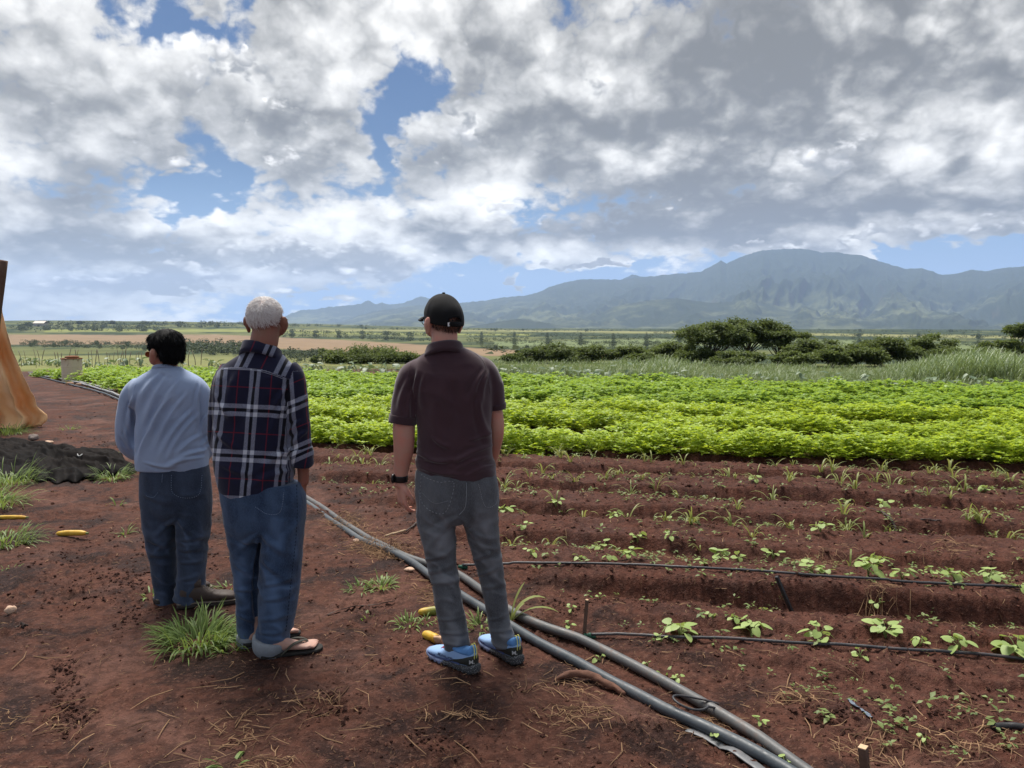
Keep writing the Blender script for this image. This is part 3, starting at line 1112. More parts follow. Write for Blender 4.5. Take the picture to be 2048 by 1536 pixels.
def build_broad():
    r = rng(8)
    o = np.argsort(CROP_FAR[:, 0])
    P = CROP_FAR[o]
    L = np.concatenate([[0], np.cumsum(np.linalg.norm(np.diff(P, axis=0), axis=1))])
    t = 0.0
    todo = []
    while t < L[-1]:
        x, y = np.interp(t, L, P[:, 0]), np.interp(t, L, P[:, 1])
        d = math.hypot(x, y)
        for _ in range(2 if x > -8 else 1):
            k = 1 + r.uniform(0.02, 0.16)
            xx, yy = x * k + r.normal() * 0.25, y * k + r.normal() * 0.25
            if abs(math.atan2(xx, yy)) > R(37):
                continue
            todo.append((xx, yy))
        t += 0.22 + 0.012 * d
    todo = np.array(todo)
    for (xx, yy), zz in zip(todo, ground_z(todo[:, 0], todo[:, 1])):
            i = r.integers(6)
            where = 'behind the crop at the left' if xx < -4 else ('behind the crop in the middle' if xx < 5 else 'behind the crop at the right')
            e = empty('broad_leaf_plant', (xx, yy, zz - 0.02), label='grey-green broad leaved plant in the band %s' % where, category='plant',
                      group='broad leaved plants %s' % where)
            e.rotation_euler = (0, 0, r.uniform(0, 6.28))
            s = r.uniform(0.4, 0.75) * (0.80 if xx > 5 else 1.05)
            e.scale = (s, s, s)
            link('leaves', BROAD_ME[i][0], e)
            link('stems', BROAD_ME[i][1], e)


build_broad()


# ------------------------------------------------------------------ tall grass mass beyond the crop on the right
def build_tall_grass():
    r = rng(12)
    tm = [blade(1.0, 0.028, r.uniform(0.05, 0.35), r.uniform(0.6, 1.9), 5) for _ in range(6)]
    spots = []
    for (x0, x1, yb, top, n) in ((1500, 2100, 778, 0, 2300), (1780, 2110, 764, 1, 2000), (1225, 1400, 764, 0, 500), (930, 1230, 758, 0, 450), (640, 930, 752, 0, 200), (860, 1620, 771, 2, 4600), (1500, 2110, 776, 2, 2600)):
        for _ in range(n):
            px = r.uniform(x0, x1)
            py = yb - r.uniform(2, 22) if top < 2 else np.interp(px, [880, 1300, 1700, 2100], [762, 772, 784, 796]) - r.uniform(0, 44) ** 1.0
            spots.append((px, py, top, x0))
    sp = np.array(spots)
    P = project_many(sp[:, 0], sp[:, 1])
    right = (sp[:, 3] > 1400) & (sp[:, 2] < 2)
    mound = np.exp(-((sp[:, 0] - 1960) / 150.0) ** 2) * right           # a mound on the right
    h = r.uniform(0.30, 0.60, len(sp)) + r.uniform(0.35, 0.8, len(sp)) * mound
    h = np.where(sp[:, 2] == 2, h * 1.5, h)
    h = np.where(right, h, h * (0.75 + 0.5 * np.exp(-((sp[:, 0] - 1320) / 70.0) ** 2)))
    P[:, 2] += mound * r.uniform(0, 0.45, len(sp)) - 0.02
    Vs, Fs, vs, n = [], [], [], 0
    pick = r.integers(0, 6, (len(sp), 5))
    for k in range(6):
        V, F = tm[k]
        idx = np.repeat(np.arange(len(sp)), 5)[(pick == k).ravel()]
        m = len(idx)
        pos = P[idx] + np.c_[r.normal(size=(m, 2)) * 0.15, np.zeros(m)]
        v, f, ci = scatter(V, F, pos, rot(r.uniform(0, 6.28, m), r.uniform(-0.1, 0.1, m)), h[idx] * r.uniform(0.5, 1.0, m))
        Vs.append(v)
        Fs.append(f + n)
        vs.append(r.uniform(0, 1, m)[ci])
        n += len(v)
    me = raw_mesh('tall_grass', np.concatenate(Vs), np.concatenate(Fs), True, (M_TALL,))
    fattr(me, 'var', np.concatenate(vs))
    link('tall_grass', me, label='mass of tall arching grass beyond the crop field', category='grass', kind='stuff')


build_tall_grass()


# ------------------------------------------------------------------ trees
def tree(px, ytop, wpx, depth, seed, label, group, leaves=4200, umbrella=0.5, mat=M_TREE, leafsize=0.16, name='tree'):
    r = rng(seed)
    top = at_depth(px, ytop, depth)
    x, y = top[0], top[1]
    z0 = float(base_z(x, y))
    H, W = top[2] - z0, wpx / FPX * depth
    e = empty(name, (x, y, z0), label=label, category='tree', group=group)
    nc = int(10 + wpx / 7)
    cl = []
    for i in range(nc):
        a, q = r.uniform(0, 6.28), math.sqrt(r.uniform(0.0, 1))
        edge = 1 - (0.16 if umbrella > 0.6 else 0.34) * q ** 2.0
        if umbrella > 0.6:
            h = H * (r.uniform(0.58, 0.98) if i > 3 else r.uniform(0.88, 0.96)) * edge
        else:
            h = H * (r.uniform(0.30, 0.95) if i > 3 else r.uniform(0.84, 0.95)) * edge
        h = max(h, H * 0.2)
        cl.append((math.cos(a) * q * W * 0.48, math.sin(a) * q * W * 0.36, h, W * r.uniform(0.085, 0.155)))
    # limbs
    parts = []
    stems = r.integers(2, 4)
    roots = [(r.normal() * 0.12, r.normal() * 0.12) for _ in range(stems)]
    for i, c in enumerate(cl):
        b = roots[i % stems]
        mid = np.array([b[0] * 0.6 + c[0] * 0.45, b[1] * 0.6 + c[1] * 0.45, c[2] * 0.62]) + r.normal(size=3) * 0.12
        P = spline(np.array([[b[0], b[1], -0.15], [b[0] * 1.1 + c[0] * 0.12, b[1] * 1.1 + c[1] * 0.12, c[2] * 0.3], mid, [c[0], c[1], c[2]]]), 9)
        parts.append(tube(P, np.linspace(0.018 * H, 0.004 * H, 9), 5, False))
    V, F = join(parts)
    obj('trunk', V, F, M_BARK, e)
    tv, tf = card(1.0, 0.5, 0.2)
    per = leaves // nc
    pos, yaw, pit, rol, sc, tone = [], [], [], [], [], []
    for c in cl:
        k = int(per * (c[3] / (W * 0.12)) ** 2)
        d = r.normal(size=(k, 3))
        d /= np.linalg.norm(d, axis=1)[:, None]
        q = r.uniform(0.25, 1, k)[:, None] ** 0.5
        q = q * (1 + 0.35 * r.normal(size=(k, 1)))
        p = d * q * np.array([c[3], c[3], c[3] * 0.5]) + np.array(c[:3])
        pos.append(p)
        yaw.append(np.arctan2(-d[:, 0], d[:, 1]) + r.normal(size=k) * 0.8)
        pit.append(r.normal(size=k) * 0.45)
        rol.append(r.normal(size=k) * 0.5)
        sc.append(r.uniform(0.6, 1.4, k) * leafsize)
        tone.append(np.clip(r.uniform(0.0, 0.35) + r.uniform(0, 0.65, k), 0, 1))
    V, F, ci = scatter(tv, tf, np.concatenate(pos), rot(np.concatenate(yaw), np.concatenate(pit), np.concatenate(rol)), np.concatenate(sc))
    V[:, 2] = np.maximum(V[:, 2], 0.05)
    me = raw_mesh('crown', V, F, True, (mat,))
    fattr(me, 'var', np.concatenate(tone)[ci])
    link('crown', me, e)
    return e


def build_trees():
    G = 'trees along the far edge of the farm'
    T = [  # px, top, width, depth, leaves, label
        (1425, 645, 135, 47, 5200, 'tall dark umbrella shaped tree at the left of the big clump'),
        (1500, 638, 130, 49, 5200, 'tallest dark tree in the middle of the big clump'),
        (1562, 649, 95, 48, 3800, 'tall thin crowned tree at the right of the big clump'),
        (1632, 677, 110, 45, 4000, 'lighter green low tree just right of the big dark clump'),
        (1700, 688, 120, 44, 4200, 'bushy low tree between the light green tree and the round one'),
        (1765, 676, 110, 46, 4200, 'round dark tree left of the lone tree with a bare stem'),
        (1858, 668, 95, 50, 2600, 'lone small tree with a bare stem rising over the tall grass'),
        (2046, 639, 85, 48, 3200, 'dark tree cut off by the picture edge behind the tall grass'),
        (1985, 682, 62, 50, 1800, 'small bush beside the tree at the picture edge'),
        (1108, 690, 110, 50, 4000, 'dark rounded bush right of the man in the cap'),
        (1178, 691, 95, 51, 3600, 'second rounded bush right of the man in the cap'),
        (1248, 692, 85, 52, 3200, 'low dark bush between the rounded bushes and the big clump'),
        (1335, 684, 105, 50, 4200, 'broad dark bush touching the big clump on its left'),
        (1392, 690, 70, 46, 2400, 'small dark bush in front of the umbrella shaped tree'),
        (1300, 705, 80, 45, 2200, 'low bush in front of the broad dark bush'),
        (1590, 705, 90, 43, 2600, 'undergrowth bush below the thin crowned tree'),
        (1480, 705, 110, 44, 3000, 'undergrowth bush below the tallest dark tree'),
        (735, 697, 150, 51, 4200, 'wide dark bush behind the crop between the plaid shirt and the cap'),
        (700, 706, 90, 50, 2200, 'smaller bush left of the wide dark bush between the men'),
        (812, 705, 80, 51, 2200, 'dark bush just left of the shoulder of the man in the cap'),
        (1035, 708, 60, 51, 1600, 'small bush beside the right shoulder of the man in the cap'),
        (1662, 694, 70, 43, 2200, 'low bush between the light green tree and the bushy low tree'),
        (1812, 690, 80, 47, 2600, 'dark bush right of the round dark tree'),
        (1900, 700, 90, 48, 2400, 'low bush behind the tall grass right of the lone tree'),
        (1960, 696, 70, 49, 2000, 'bush behind the tall grass left of the small bush at the edge'),
        (640, 692, 40, 150, 1100, 'rounded tree beyond the farm beside the plaid shoulder'),
        (668, 693, 40, 150, 1100, 'second rounded tree beyond the farm beside the plaid shoulder')]
    for i, (px, top, w, dep, n, lab) in enumerate(T):
        tree(px, top, w, dep, 400 + i, lab, G, int(n * 2.5), 0.7 if i < 3 else 0.4, leafsize=0.17 if dep < 100 else 0.4)


build_trees()


# ------------------------------------------------------------------ wooded belts far across the valley
def hit_many(px, py):
    a, b = (np.asarray(px, float) - 1024.0) / FPX, (768.0 - np.asarray(py, float)) / FPX
    c, s = math.cos(PITCH), math.sin(PITCH)
    dx, dy, dz = a, c + b * s, -s + b * c
    t = np.geomspace(60, 12000, 500)
    X, Y = dx[:, None] * t, dy[:, None] * t
    under = (CAM_H + dz[:, None] * t) < base_z(X, Y)
    i = np.argmax(under, 1)
    ok = under.any(1)
    tt = t[i]
    return np.c_[dx * tt, dy * tt, base_z(dx * tt, dy * tt)], ok


def build_belts():
    r = rng(77)
    belts = [  # x0, y0, x1, y1, spread px, number, height m
        (20, 652, 500, 652, 3, 230, 9), (20, 657, 330, 660, 4, 240, 8), (60, 646, 480, 648, 1, 120, 10), (480, 651, 760, 652, 2, 120, 7),
        (40, 685, 430, 691, 3, 700, 2.6), (40, 690, 330, 697, 3, 500, 2.4), (370, 694, 500, 696, 7, 170, 6), (330, 700, 500, 708, 5, 150, 4.0),
        (560, 664, 860, 671, 2.5, 230, 6), (560, 671, 860, 681, 2.5, 230, 5), (700, 657, 1100, 661, 1.5, 160, 6),
        (560, 708, 860, 722, 7, 320, 4), (930, 669, 1350, 676, 5, 380, 5), (930, 680, 1350, 690, 6, 420, 4.5), (960, 697, 1360, 703, 4, 260, 4),
        (1300, 668, 2060, 674, 5, 420, 6), (1300, 684, 2060, 690, 6, 320, 5), (900, 660, 2060, 663, 2, 300, 7), (560, 722, 1060, 734, 4, 160, 2.4)]
    px, py, hh = [], [], []
    for (x0, y0, x1, y1, sp, n, h) in belts:
        n = n if x0 < 700 else int(n * 2.2)
        t = r.uniform(0, 1, n)
        t = t + 0.03 * np.sin(t * 40)
        px.append(x0 + (x1 - x0) * t)
        py.append(y0 + (y1 - y0) * t + r.normal(size=n) * sp * 0.6)
        hh.append(h * (0.62 if x0 < 700 else 0.36) * r.uniform(0.5, 1.3, n))
    px, py, hh = np.concatenate(px), np.concatenate(py), np.concatenate(hh)
    P, ok = hit_many(px, np.maximum(py, 648))
    P, hh = P[ok], hh[ok]
    tv, tf = card(1.0, 0.75, 0.2)
    K = 26
    n = len(P)
    d = r.normal(size=(n, K, 3))
    d /= np.linalg.norm(d, axis=2)[:, :, None]
    q = r.uniform(0.3, 1, (n, K, 1)) ** 0.5
    C = d * q * (hh[:, None, None] * np.array([0.75, 0.75, 0.45])) + P[:, None] + np.array([0, 0, 1.0]) * (hh[:, None, None] * 0.48)
    yaw = np.arctan2(-d[..., 0], d[..., 1]).ravel() + r.normal(size=n * K) * 0.6
    V, F, ci = scatter(tv, tf, C.reshape(-1, 3), rot(yaw, np.arcsin(d[..., 2]).ravel() * 0.5, r.normal(size=n * K) * 0.4), np.repeat(hh, K) * r.uniform(0.3, 0.62, n * K))
    me = raw_mesh('treeline', V, F, True, (M_FARTREE,))
    fattr(me, 'var', (np.repeat(r.uniform(0, 0.5, n), K) + r.uniform(0, 0.5, n * K))[ci])
    link('treeline', me, label='wooded belts and scrub scattered across the far valley', category='woodland', kind='stuff')


build_belts()

# ------------------------------------------------------------------ people: tools
def union_mesh(parts, voxel, smooth=2, keep=0.0):
    """union of closed quad shells as one smooth skin (voxel remesh), returned as arrays"""
    V, F = join(parts)
    me = raw_mesh('tmp', V, F, True)
    o = bpy.data.objects.new('tmp', me)
    COL.objects.link(o)
    m = o.modifiers.new('r', 'REMESH')
    m.mode = 'VOXEL'
    m.voxel_size = voxel
    m.adaptivity = 0.0
    dg = bpy.context.evaluated_depsgraph_get()
    ev = o.evaluated_get(dg)
    em = ev.to_mesh()
    n = len(em.vertices)
    V = np.zeros(n * 3, np.float32)
    em.vertices.foreach_get('co', V)
    V = V.reshape(-1, 3).astype(float)
    L = np.zeros(len(em.loops), np.int32)
    em.loops.foreach_get('vertex_index', L)
    F = L.reshape(-1, 4)
    ev.to_mesh_clear()
    bpy.data.objects.remove(o)
    bpy.data.meshes.remove(me)
    return relax(V, F, smooth), F


def relax(V, F, it, k=0.5, mask=None):
    E = np.concatenate([F[:, [0, 1]], F[:, [1, 2]], F[:, [2, 3]], F[:, [3, 0]]])
    n = len(V)
    cnt = np.bincount(E[:, 0], minlength=n) + np.bincount(E[:, 1], minlength=n)
    kk = k if mask is None else k * mask[:, None]
    for _ in range(it):
        S_ = np.zeros((n, 3))
        for c in range(3):
            S_[:, c] = np.bincount(E[:, 0], V[E[:, 1], c], n) + np.bincount(E[:, 1], V[E[:, 0], c], n)
        V = V + kk * (S_ / np.maximum(cnt, 1)[:, None] - V)
    return V


def normals(V, F):
    a = np.cross(V[F[:, 2]] - V[F[:, 0]], V[F[:, 3]] - V[F[:, 1]])
    N = np.zeros_like(V)
    for i in range(4):
        for c in range(3):
            N[:, c] += np.bincount(F[:, i], a[:, c], len(V))
    return N / (np.linalg.norm(N, axis=1)[:, None] + 1e-12)


def ellipsoid(c, r, M=None, seg=20, rings=12):
    th = np.linspace(0, 2 * np.pi, seg, endpoint=False)
    ph = np.linspace(0.02, np.pi - 0.02, rings)
    V = np.array([[math.sin(p) * math.cos(t) * r[0], math.sin(p) * math.sin(t) * r[1], math.cos(p) * r[2]] for p in ph for t in th])
    i, j = np.meshgrid(np.arange(rings - 1), np.arange(seg), indexing='ij')
    a, b = i * seg + j, i * seg + (j + 1) % seg
    F = np.stack([a, a + seg, b + seg, b], -1).reshape(-1, 4)
    V = np.concatenate([V, [[0, 0, r[2]], [0, 0, -r[2]]]])
    k = np.arange(0, seg, 2)
    n = rings * seg
    F = np.concatenate([F, np.stack([np.full_like(k, n), k, (k + 1) % seg, (k + 2) % seg], -1),
                        np.stack([np.full_like(k, n + 1), (rings - 1) * seg + (k + 2) % seg, (rings - 1) * seg + (k + 1) % seg, (rings - 1) * seg + k], -1)])
    if M is not None:
        V = V @ np.asarray(M).T
    return V + np.asarray(c, float), F


def rings_mesh(Rg, cap=True):
    """(n, seg, 3) rings -> closed quad shell"""
    n, seg, _ = Rg.shape
    V = Rg.reshape(-1, 3)
    i, j = np.meshgrid(np.arange(n - 1), np.arange(seg), indexing='ij')
    a, b = i * seg + j, i * seg + (j + 1) % seg
    F = np.stack([a, b, b + seg, a + seg], -1).reshape(-1, 4)
    if cap:
        V = np.concatenate([V, Rg[:1].mean(1), Rg[-1:].mean(1)])
        k = np.arange(0, seg, 2)
        m = (n - 1) * seg
        F = np.concatenate([F, np.stack([np.full_like(k, n * seg), (k + 2) % seg, (k + 1) % seg, k], -1),
                            np.stack([np.full_like(k, n * seg + 1), m + k, m + (k + 1) % seg, m + (k + 2) % seg], -1)])
    return V, F


class Fig:
    """a figure standing at depth Y0; its outline is measured on the photograph and turned to metres"""

    def __init__(self, Y0, root):
        self.Y0, self.root = Y0, np.asarray(root, float)

    def P(self, px, py, dy=0.0):
        return at_depth(px, py, self.Y0 + dy) - self.root

    def m(self, pix, dy=0.0):
        return pix / FPX * (self.Y0 + dy)

    def limb(self, rows, n=24, seg=20):
        """rows: px, py, depth offset, half width in px, depth/width ratio"""
        C = np.array([np.r_[self.P(r[0], r[1], r[2]), self.m(r[3], r[2]), r[4] if len(r) > 4 else 1.0] for r in rows])
        C = spline(C, n)
        T = np.gradient(C[:, :3], axis=0)
        T /= np.linalg.norm(T, axis=1)[:, None]
        lat = np.cross(T, np.array([0, 1.0, 0]))
        ln = np.linalg.norm(lat, axis=1)
        lat = np.where(ln[:, None] > 0.15, lat / (ln[:, None] + 1e-9), np.array([1.0, 0, 0]))
        for i in range(1, n):
            if lat[i].dot(lat[i - 1]) < 0:
                lat[i] *= -1
        B = np.cross(lat, T)
        th = np.linspace(0, 2 * np.pi, seg, endpoint=False)
        Rg = C[:, None, :3] + C[:, None, 3:4] * (np.cos(th)[None, :, None] * lat[:, None] + (np.sin(th)[None, :, None] * C[:, None, 4:5]) * B[:, None])
        return rings_mesh(Rg)

    def trunk(self, rows, n=40, seg=40, power=2.5):
        """rows: xl, yl, xr, yr (px of both edges), depth offset of the middle, half depth in metres"""
        D = []
        for (xl, yl, xr, yr, dc, b) in rows:
            a, c = self.P(xl, yl, dc), self.P(xr, yr, dc)
            D.append(np.r_[(a + c) / 2, (c - a) / 2, b])
        D = spline(np.array(D), n)
        th = np.linspace(0, 2 * np.pi, seg, endpoint=False)
        ct, st = np.cos(th), np.sin(th)
        e = 2.0 / power
        cx, sy = np.sign(ct) * np.abs(ct) ** e, np.sign(st) * np.abs(st) ** e
        Rg = D[:, None, :3] + cx[None, :, None] * D[:, None, 3:6] + sy[None, :, None] * D[:, None, 6:7] * np.array([0, 1.0, 0])
        return rings_mesh(Rg)

    def to_px(self, V):
        W = V + self.root
        c, s = math.cos(PITCH), math.sin(PITCH)
        y, z = W[:, 1], W[:, 2] - CAM_H
        fwd = y * c - z * s
        up = y * s + z * c
        return np.c_[1024 + W[:, 0] / fwd * FPX, 768 - up / fwd * FPX]

    def folds(self, V, F, strokes, side=-1, gain=1.0):
        """press pleats into cloth along lines measured on the photograph: x0, y0, x1, y1, half width px, height mm"""
        N = normals(V, F)
        Q = self.to_px(V)
        h = np.zeros(len(V))
        face = sstep(-0.25, 0.35, -N[:, 1] * 1.0) if side < 0 else np.ones(len(V))
        for (x0, y0, x1, y1, w, a) in strokes:
            d = np.array([x1 - x0, y1 - y0], float)
            L = np.linalg.norm(d)
            d /= L
            rel = Q - np.array([x0, y0])
            t = rel @ d
            o = rel @ np.array([-d[1], d[0]])
            # a slight bow keeps the pleat from being ruled
            o = o - 0.06 * L * np.sin(np.pi * np.clip(t / L, 0, 1))
            ww = w * (0.6 + 0.6 * np.clip(t / L, 0, 1))
            g = np.exp(-(o / ww) ** 2) - 0.55 * np.exp(-((o - 1.9 * ww) / ww) ** 2)
            h += gain * a * 0.0017 * g * sstep(-0.15, 0.2, t / L) * sstep(1.15, 0.7, t / L)
        return V + N * (h * face)[:, None]


LAST = {}


def wrinkle(V, F, freq, amp, seed, mask=None, axis_warp=0.3):
    """cloth creases: ridged noise stretched by the three frequencies"""
    N = normals(V, F)
    V0, V = V, V @ np.array([[1, 0, 0.35], [0, 1, 0], [0, 0, 1.0]])
    w = np.stack([vnoise3(V * 6.0 + 11.3 * i, seed + 50 + i) for i in range(3)], 1) * axis_warp
    n = vnoise3(V * np.asarray(freq, float) + w * 2.0, seed)
    n2 = vnoise3(V * np.asarray(freq, float) * 2.1 + w * 3.0 + 5.0, seed + 1)
    h = (1 - np.abs(n) * 2.0) * 0.65 + n2 * 0.35
    if mask is not None:
        h = h * mask
    LAST['h'] = h
    return V0 + N * (amp * h)[:, None]


def smooth_loft(rows, n, seg, power=2.3, flat_bottom=False):
    """rows along +Y: y, half width, z low, z high -> closed shell (shoes, hands, soles)"""
    D = spline(np.array([[r[0], r[1], r[2], r[3]] for r in rows], float), n)
    th = np.linspace(0, 2 * np.pi, seg, endpoint=False)
    ct, st = np.cos(th), np.sin(th)
    e = 2.0 / power
    cx, sz = np.sign(ct) * np.abs(ct) ** e, np.sign(st) * np.abs(st) ** e
    if flat_bottom:
        cx = np.where(st < 0, np.sign(ct) * np.abs(ct) ** 0.35, cx)
        sz = np.where(st < 0, -np.abs(st) ** 0.35, sz)
    zc, hz = (D[:, 2] + D[:, 3]) / 2, (D[:, 3] - D[:, 2]) / 2
    Rg = np.stack([cx[None] * np.maximum(D[:, 1], 1e-3)[:, None], np.repeat(D[:, :1], seg, 1), zc[:, None] + sz[None] * hz[:, None]], -1)
    return rings_mesh(Rg)


def turn(V, yaw, loc=(0, 0, 0), pitch=0.0, roll=0.0):
    M = rot([yaw], [pitch], [roll])[0]
    return np.asarray(V) @ M.T + np.asarray(loc, float)


def head_parts(c, yaw, pitch, s=1.0, width=1.0, nose=True):
    """shells of a head: c is the middle of the skull; looks along +Y before turning"""
    out = []

    def add(p, r, pit=0.0, yw=0.0):
        V, F = ellipsoid((0, 0, 0), np.array(r) * s)
        V = turn(V, yw, np.array(p) * s, pit)
        V[:, 0] *= width
        out.append((turn(V, yaw, c, pitch), F))
    add((0, -0.012, 0.015), (0.073, 0.093, 0.083))
    add((0, -0.030, -0.005), (0.069, 0.068, 0.075))
    add((0, 0.030, -0.035), (0.058, 0.056, 0.085))
    add((0, 0.045, -0.085), (0.040, 0.040, 0.035))
    add((0, 0.052, 0.022), (0.052, 0.034, 0.030))
    for sx in (-1, 1):
        add((sx * 0.043, 0.050, -0.050), (0.026, 0.032, 0.035))
        # ear: thin shell with a rolled rim and a lobe
        add((sx * 0.086, -0.008, -0.026), (0.011, 0.023, 0.036), 0.15, sx * -0.55)
        add((sx * 0.094, -0.020, -0.016), (0.0080, 0.015, 0.025), 0.2, sx * -0.6)
        add((sx * 0.083, -0.002, -0.060), (0.009, 0.012, 0.014))
        add((sx * 0.018, 0.083, -0.072), (0.020, 0.012, 0.007))
    if nose:
        add((0, 0.092, -0.025), (0.011, 0.013, 0.028), -0.35)
        add((0, 0.100, -0.042), (0.017, 0.014, 0.012))
    add((0, 0.086, -0.066), (0.021, 0.010, 0.006))
    add((0, 0.085, -0.078), (0.019, 0.010, 0.006))
    return out


def hand_parts(wrist, direction, palm_normal, s=1.0, curl=0.5, thumb_side=1, spread=0.06):
    """palm and five fingers; direction runs from wrist to fingertips, palm_normal is the way the palm faces"""
    d = np.asarray(direction, float)
    d /= np.linalg.norm(d)
    nrm = np.asarray(palm_normal, float)
    nrm = nrm - d * nrm.dot(d)
    nrm /= np.linalg.norm(nrm)
    side = np.cross(d, nrm) * thumb_side
    W = np.asarray(wrist, float)
    L = lambda a, b, c: W + s * (a * side + b * d + c * nrm)
    out = []
    # palm: flattened loft
    rows = [(0.000, 0.026, 0.018), (0.03, 0.033, 0.017), (0.06, 0.040, 0.015), (0.09, 0.041, 0.013), (0.10, 0.036, 0.010)]
    th = np.linspace(0, 2 * np.pi, 16, endpoint=False)
    Rg = np.array([[L(a * np.cos(t), y, b * np.sin(t)) for t in th] for (y, a, b) in rows])
    out.append(rings_mesh(Rg))
    fing = [(0.030, 0.095, 0.072, 0.0085), (0.010, 0.100, 0.080, 0.0088), (-0.011, 0.097, 0.074, 0.0083), (-0.031, 0.088, 0.058, 0.0074)]
    for i, (a, b, ln, r) in enumerate(fing):
        cu = curl * (0.85 + 0.12 * i)
        p = np.array([a, b - 0.02, 0.0])
        pts = [p]
        ang = 0.15 * cu
        fan = spread * (1.5 - i)
        for k, q in enumerate((0.02, 0.45 * ln, 0.32 * ln, 0.23 * ln)):
            p = p + q * np.array([math.sin(fan) , math.cos(ang), math.sin(ang)])
            pts.append(p)
            ang += cu * (0.75, 1.0, 0.7, 0)[k]
        P = spline(np.array([L(*q) for q in pts]), 12)
        out.append(tube(P, s * r * np.array([1.05, 1.05, 1.05, 1.08, 1.08, 1.0, 1.0, 1.03, 0.98, 0.94, 0.85, 0.55]), 10))
    pts = [(0.018, 0.015, 0.004), (0.040, 0.040, 0.012), (0.050, 0.068, 0.020 + 0.01 * curl), (0.046, 0.098, 0.026 + 0.02 * curl)]
    P = spline(np.array([L(*q) for q in pts]), 12)
    out.append(tube(P, s * np.array([0.014, 0.015, 0.015, 0.014, 0.0125, 0.011, 0.0105, 0.0105, 0.0105, 0.010, 0.009, 0.006]), 10))
    return out


def strand_mesh(roots, dirs, length, width, droop, seed, seg=4, out=0.0):
    """ribbons of hair: start points on the scalp, growing along dirs and lying down onto the head"""
    r = rng(seed)
    n = len(roots)
    t = np.linspace(0, 1, seg + 1)
    L = length * r.uniform(0.7, 1.15, n)
    d = dirs / (np.linalg.norm(dirs, axis=1)[:, None] + 1e-9)
    jit = r.normal(size=(n, 3)) * 0.18
    g = np.array([0, 0, -1.0])
    C = roots[:, None] + (L[:, None, None] * t[None, :, None]) * (d + jit)[:, None] + (droop * L)[:, None, None] * (t[None, :, None] ** 2) * g
    side = np.cross(d, r.normal(size=(n, 3)))
    side /= np.linalg.norm(side, axis=1)[:, None] + 1e-9
    w = width * np.array([1.0] * seg + [0.15])
    A, B = C - side[:, None] * w[None, :, None], C + side[:, None] * w[None, :, None]
    V = np.concatenate([A, B], 1).reshape(-1, 3)
    m = seg + 1
    tf = np.array([(i, m + i, m + i + 1, i + 1) for i in range(seg)])
    F = (tf[None] + (np.arange(n) * 2 * m)[:, None, None]).reshape(-1, 4)
    return V, F, np.repeat(r.uniform(0, 1, n), 2 * m)


def skin_mat(name, c, ruddy=0.25, foot=None):
    def f(nt):
        P = nt.coord('Object')
        n = nt.noise(P, 14, 4, 0.6)
        c2 = (min(1, c[0] * 1.12), c[1] * (1 - ruddy), c[2] * (1 - ruddy))
        col = nt.mix(nt.smooth(n, 0.3, 0.75), c, c2)
        if foot:
            col = nt.mix(nt.smooth(nt.sep(P)[2], 0.2, 0.5, 1.0, 0.0), col, foot)
        nm = nt.bump(nt.noise(P, 260, 3, 0.6), 0.25, 0.001)
        return principled(nt, col, 0.55, nm, 0.35, sub=0.12)
    return material(name, f)


def denim_mat(name, c, worn, seam=0.0):
    def f(nt):
        P = nt.coord('Object')
        x, y, z = nt.sep(P)
        fade = nt.noise(nt.vmath('MULTIPLY', P, (1.0, 1.0, 0.35)), 9, 4, 0.55)
        weave = nt.noise(nt.vmath('MULTIPLY', P, (1.0, 1.0, 0.25)), 420, 2, 0.6)
        col = nt.mix(nt.smooth(fade, 0.32, 0.72), c, worn)
        col = nt.mix(nt.smooth(nt.attr('worn'), 0.0, 1.0), col, tuple(min(1, q * 2.3) for q in worn))
        col = nt.mix(nt.smooth(weave, 0.35, 0.7) * 0.4, col, tuple(min(1, q * 1.5) for q in worn))
        nm = nt.bump(weave, 0.35, 0.002)
        return principled(nt, col, 0.9, nm, 0.15, sheen=0.15)
    return material(name, f)


def cloth_mat(name, c, c2, scale=7, sheen=0.25, weave=500):
    def f(nt):
        P = nt.coord('Object')
        n = nt.noise(P, scale, 4, 0.55)
        w = nt.noise(P, weave, 2, 0.6)
        col = nt.mix(nt.smooth(n, 0.3, 0.7), c, c2)
        nm = nt.bump(w, 0.25, 0.0015)
        return principled(nt, col, 0.88, nm, 0.2, sheen=sheen)
    return material(name, f)


def stitched_seam(fig, pts, rad_mm, mat, name, parent, surf, off=0.0015, n=40, dash=False):
    """thread laid on cloth: photograph points are dropped onto the nearest cloth vertices of the near side"""
    V, F = surf
    N = normals(V, F)
    near = N[:, 1] < 0.25
    Q, VV, NN = fig.to_px(V)[near], V[near], N[near]
    C = spline(np.c_[np.array(pts, float), np.zeros(len(pts))], n)[:, :2]
    P = []
    for c in C:
        d2 = ((Q - c) ** 2).sum(1)
        k = np.argsort(d2)[:4]
        w = 1 / (d2[k] + 0.3)
        P.append(((VV[k] + NN[k] * off) * w[:, None]).sum(0) / w.sum())
    P = relax_line(np.array(P), 2)
    Vt, Ft = tube(P, rad_mm * 0.001, 6, True) if not dash else dashes(P, rad_mm * 0.001)
    return obj(name, Vt, Ft, mat, parent)


def dashes(P, r):
    out = []
    for i in range(0, len(P) - 1, 2):
        out.append(tube(np.array([P[i], (P[i] + P[i + 1]) / 2, P[i + 1]]), r, 4, False))
    return join(out)


def relax_line(P, it):
    for _ in range(it):
        P[1:-1] = 0.5 * P[1:-1] + 0.25 * (P[:-2] + P[2:])
    return P


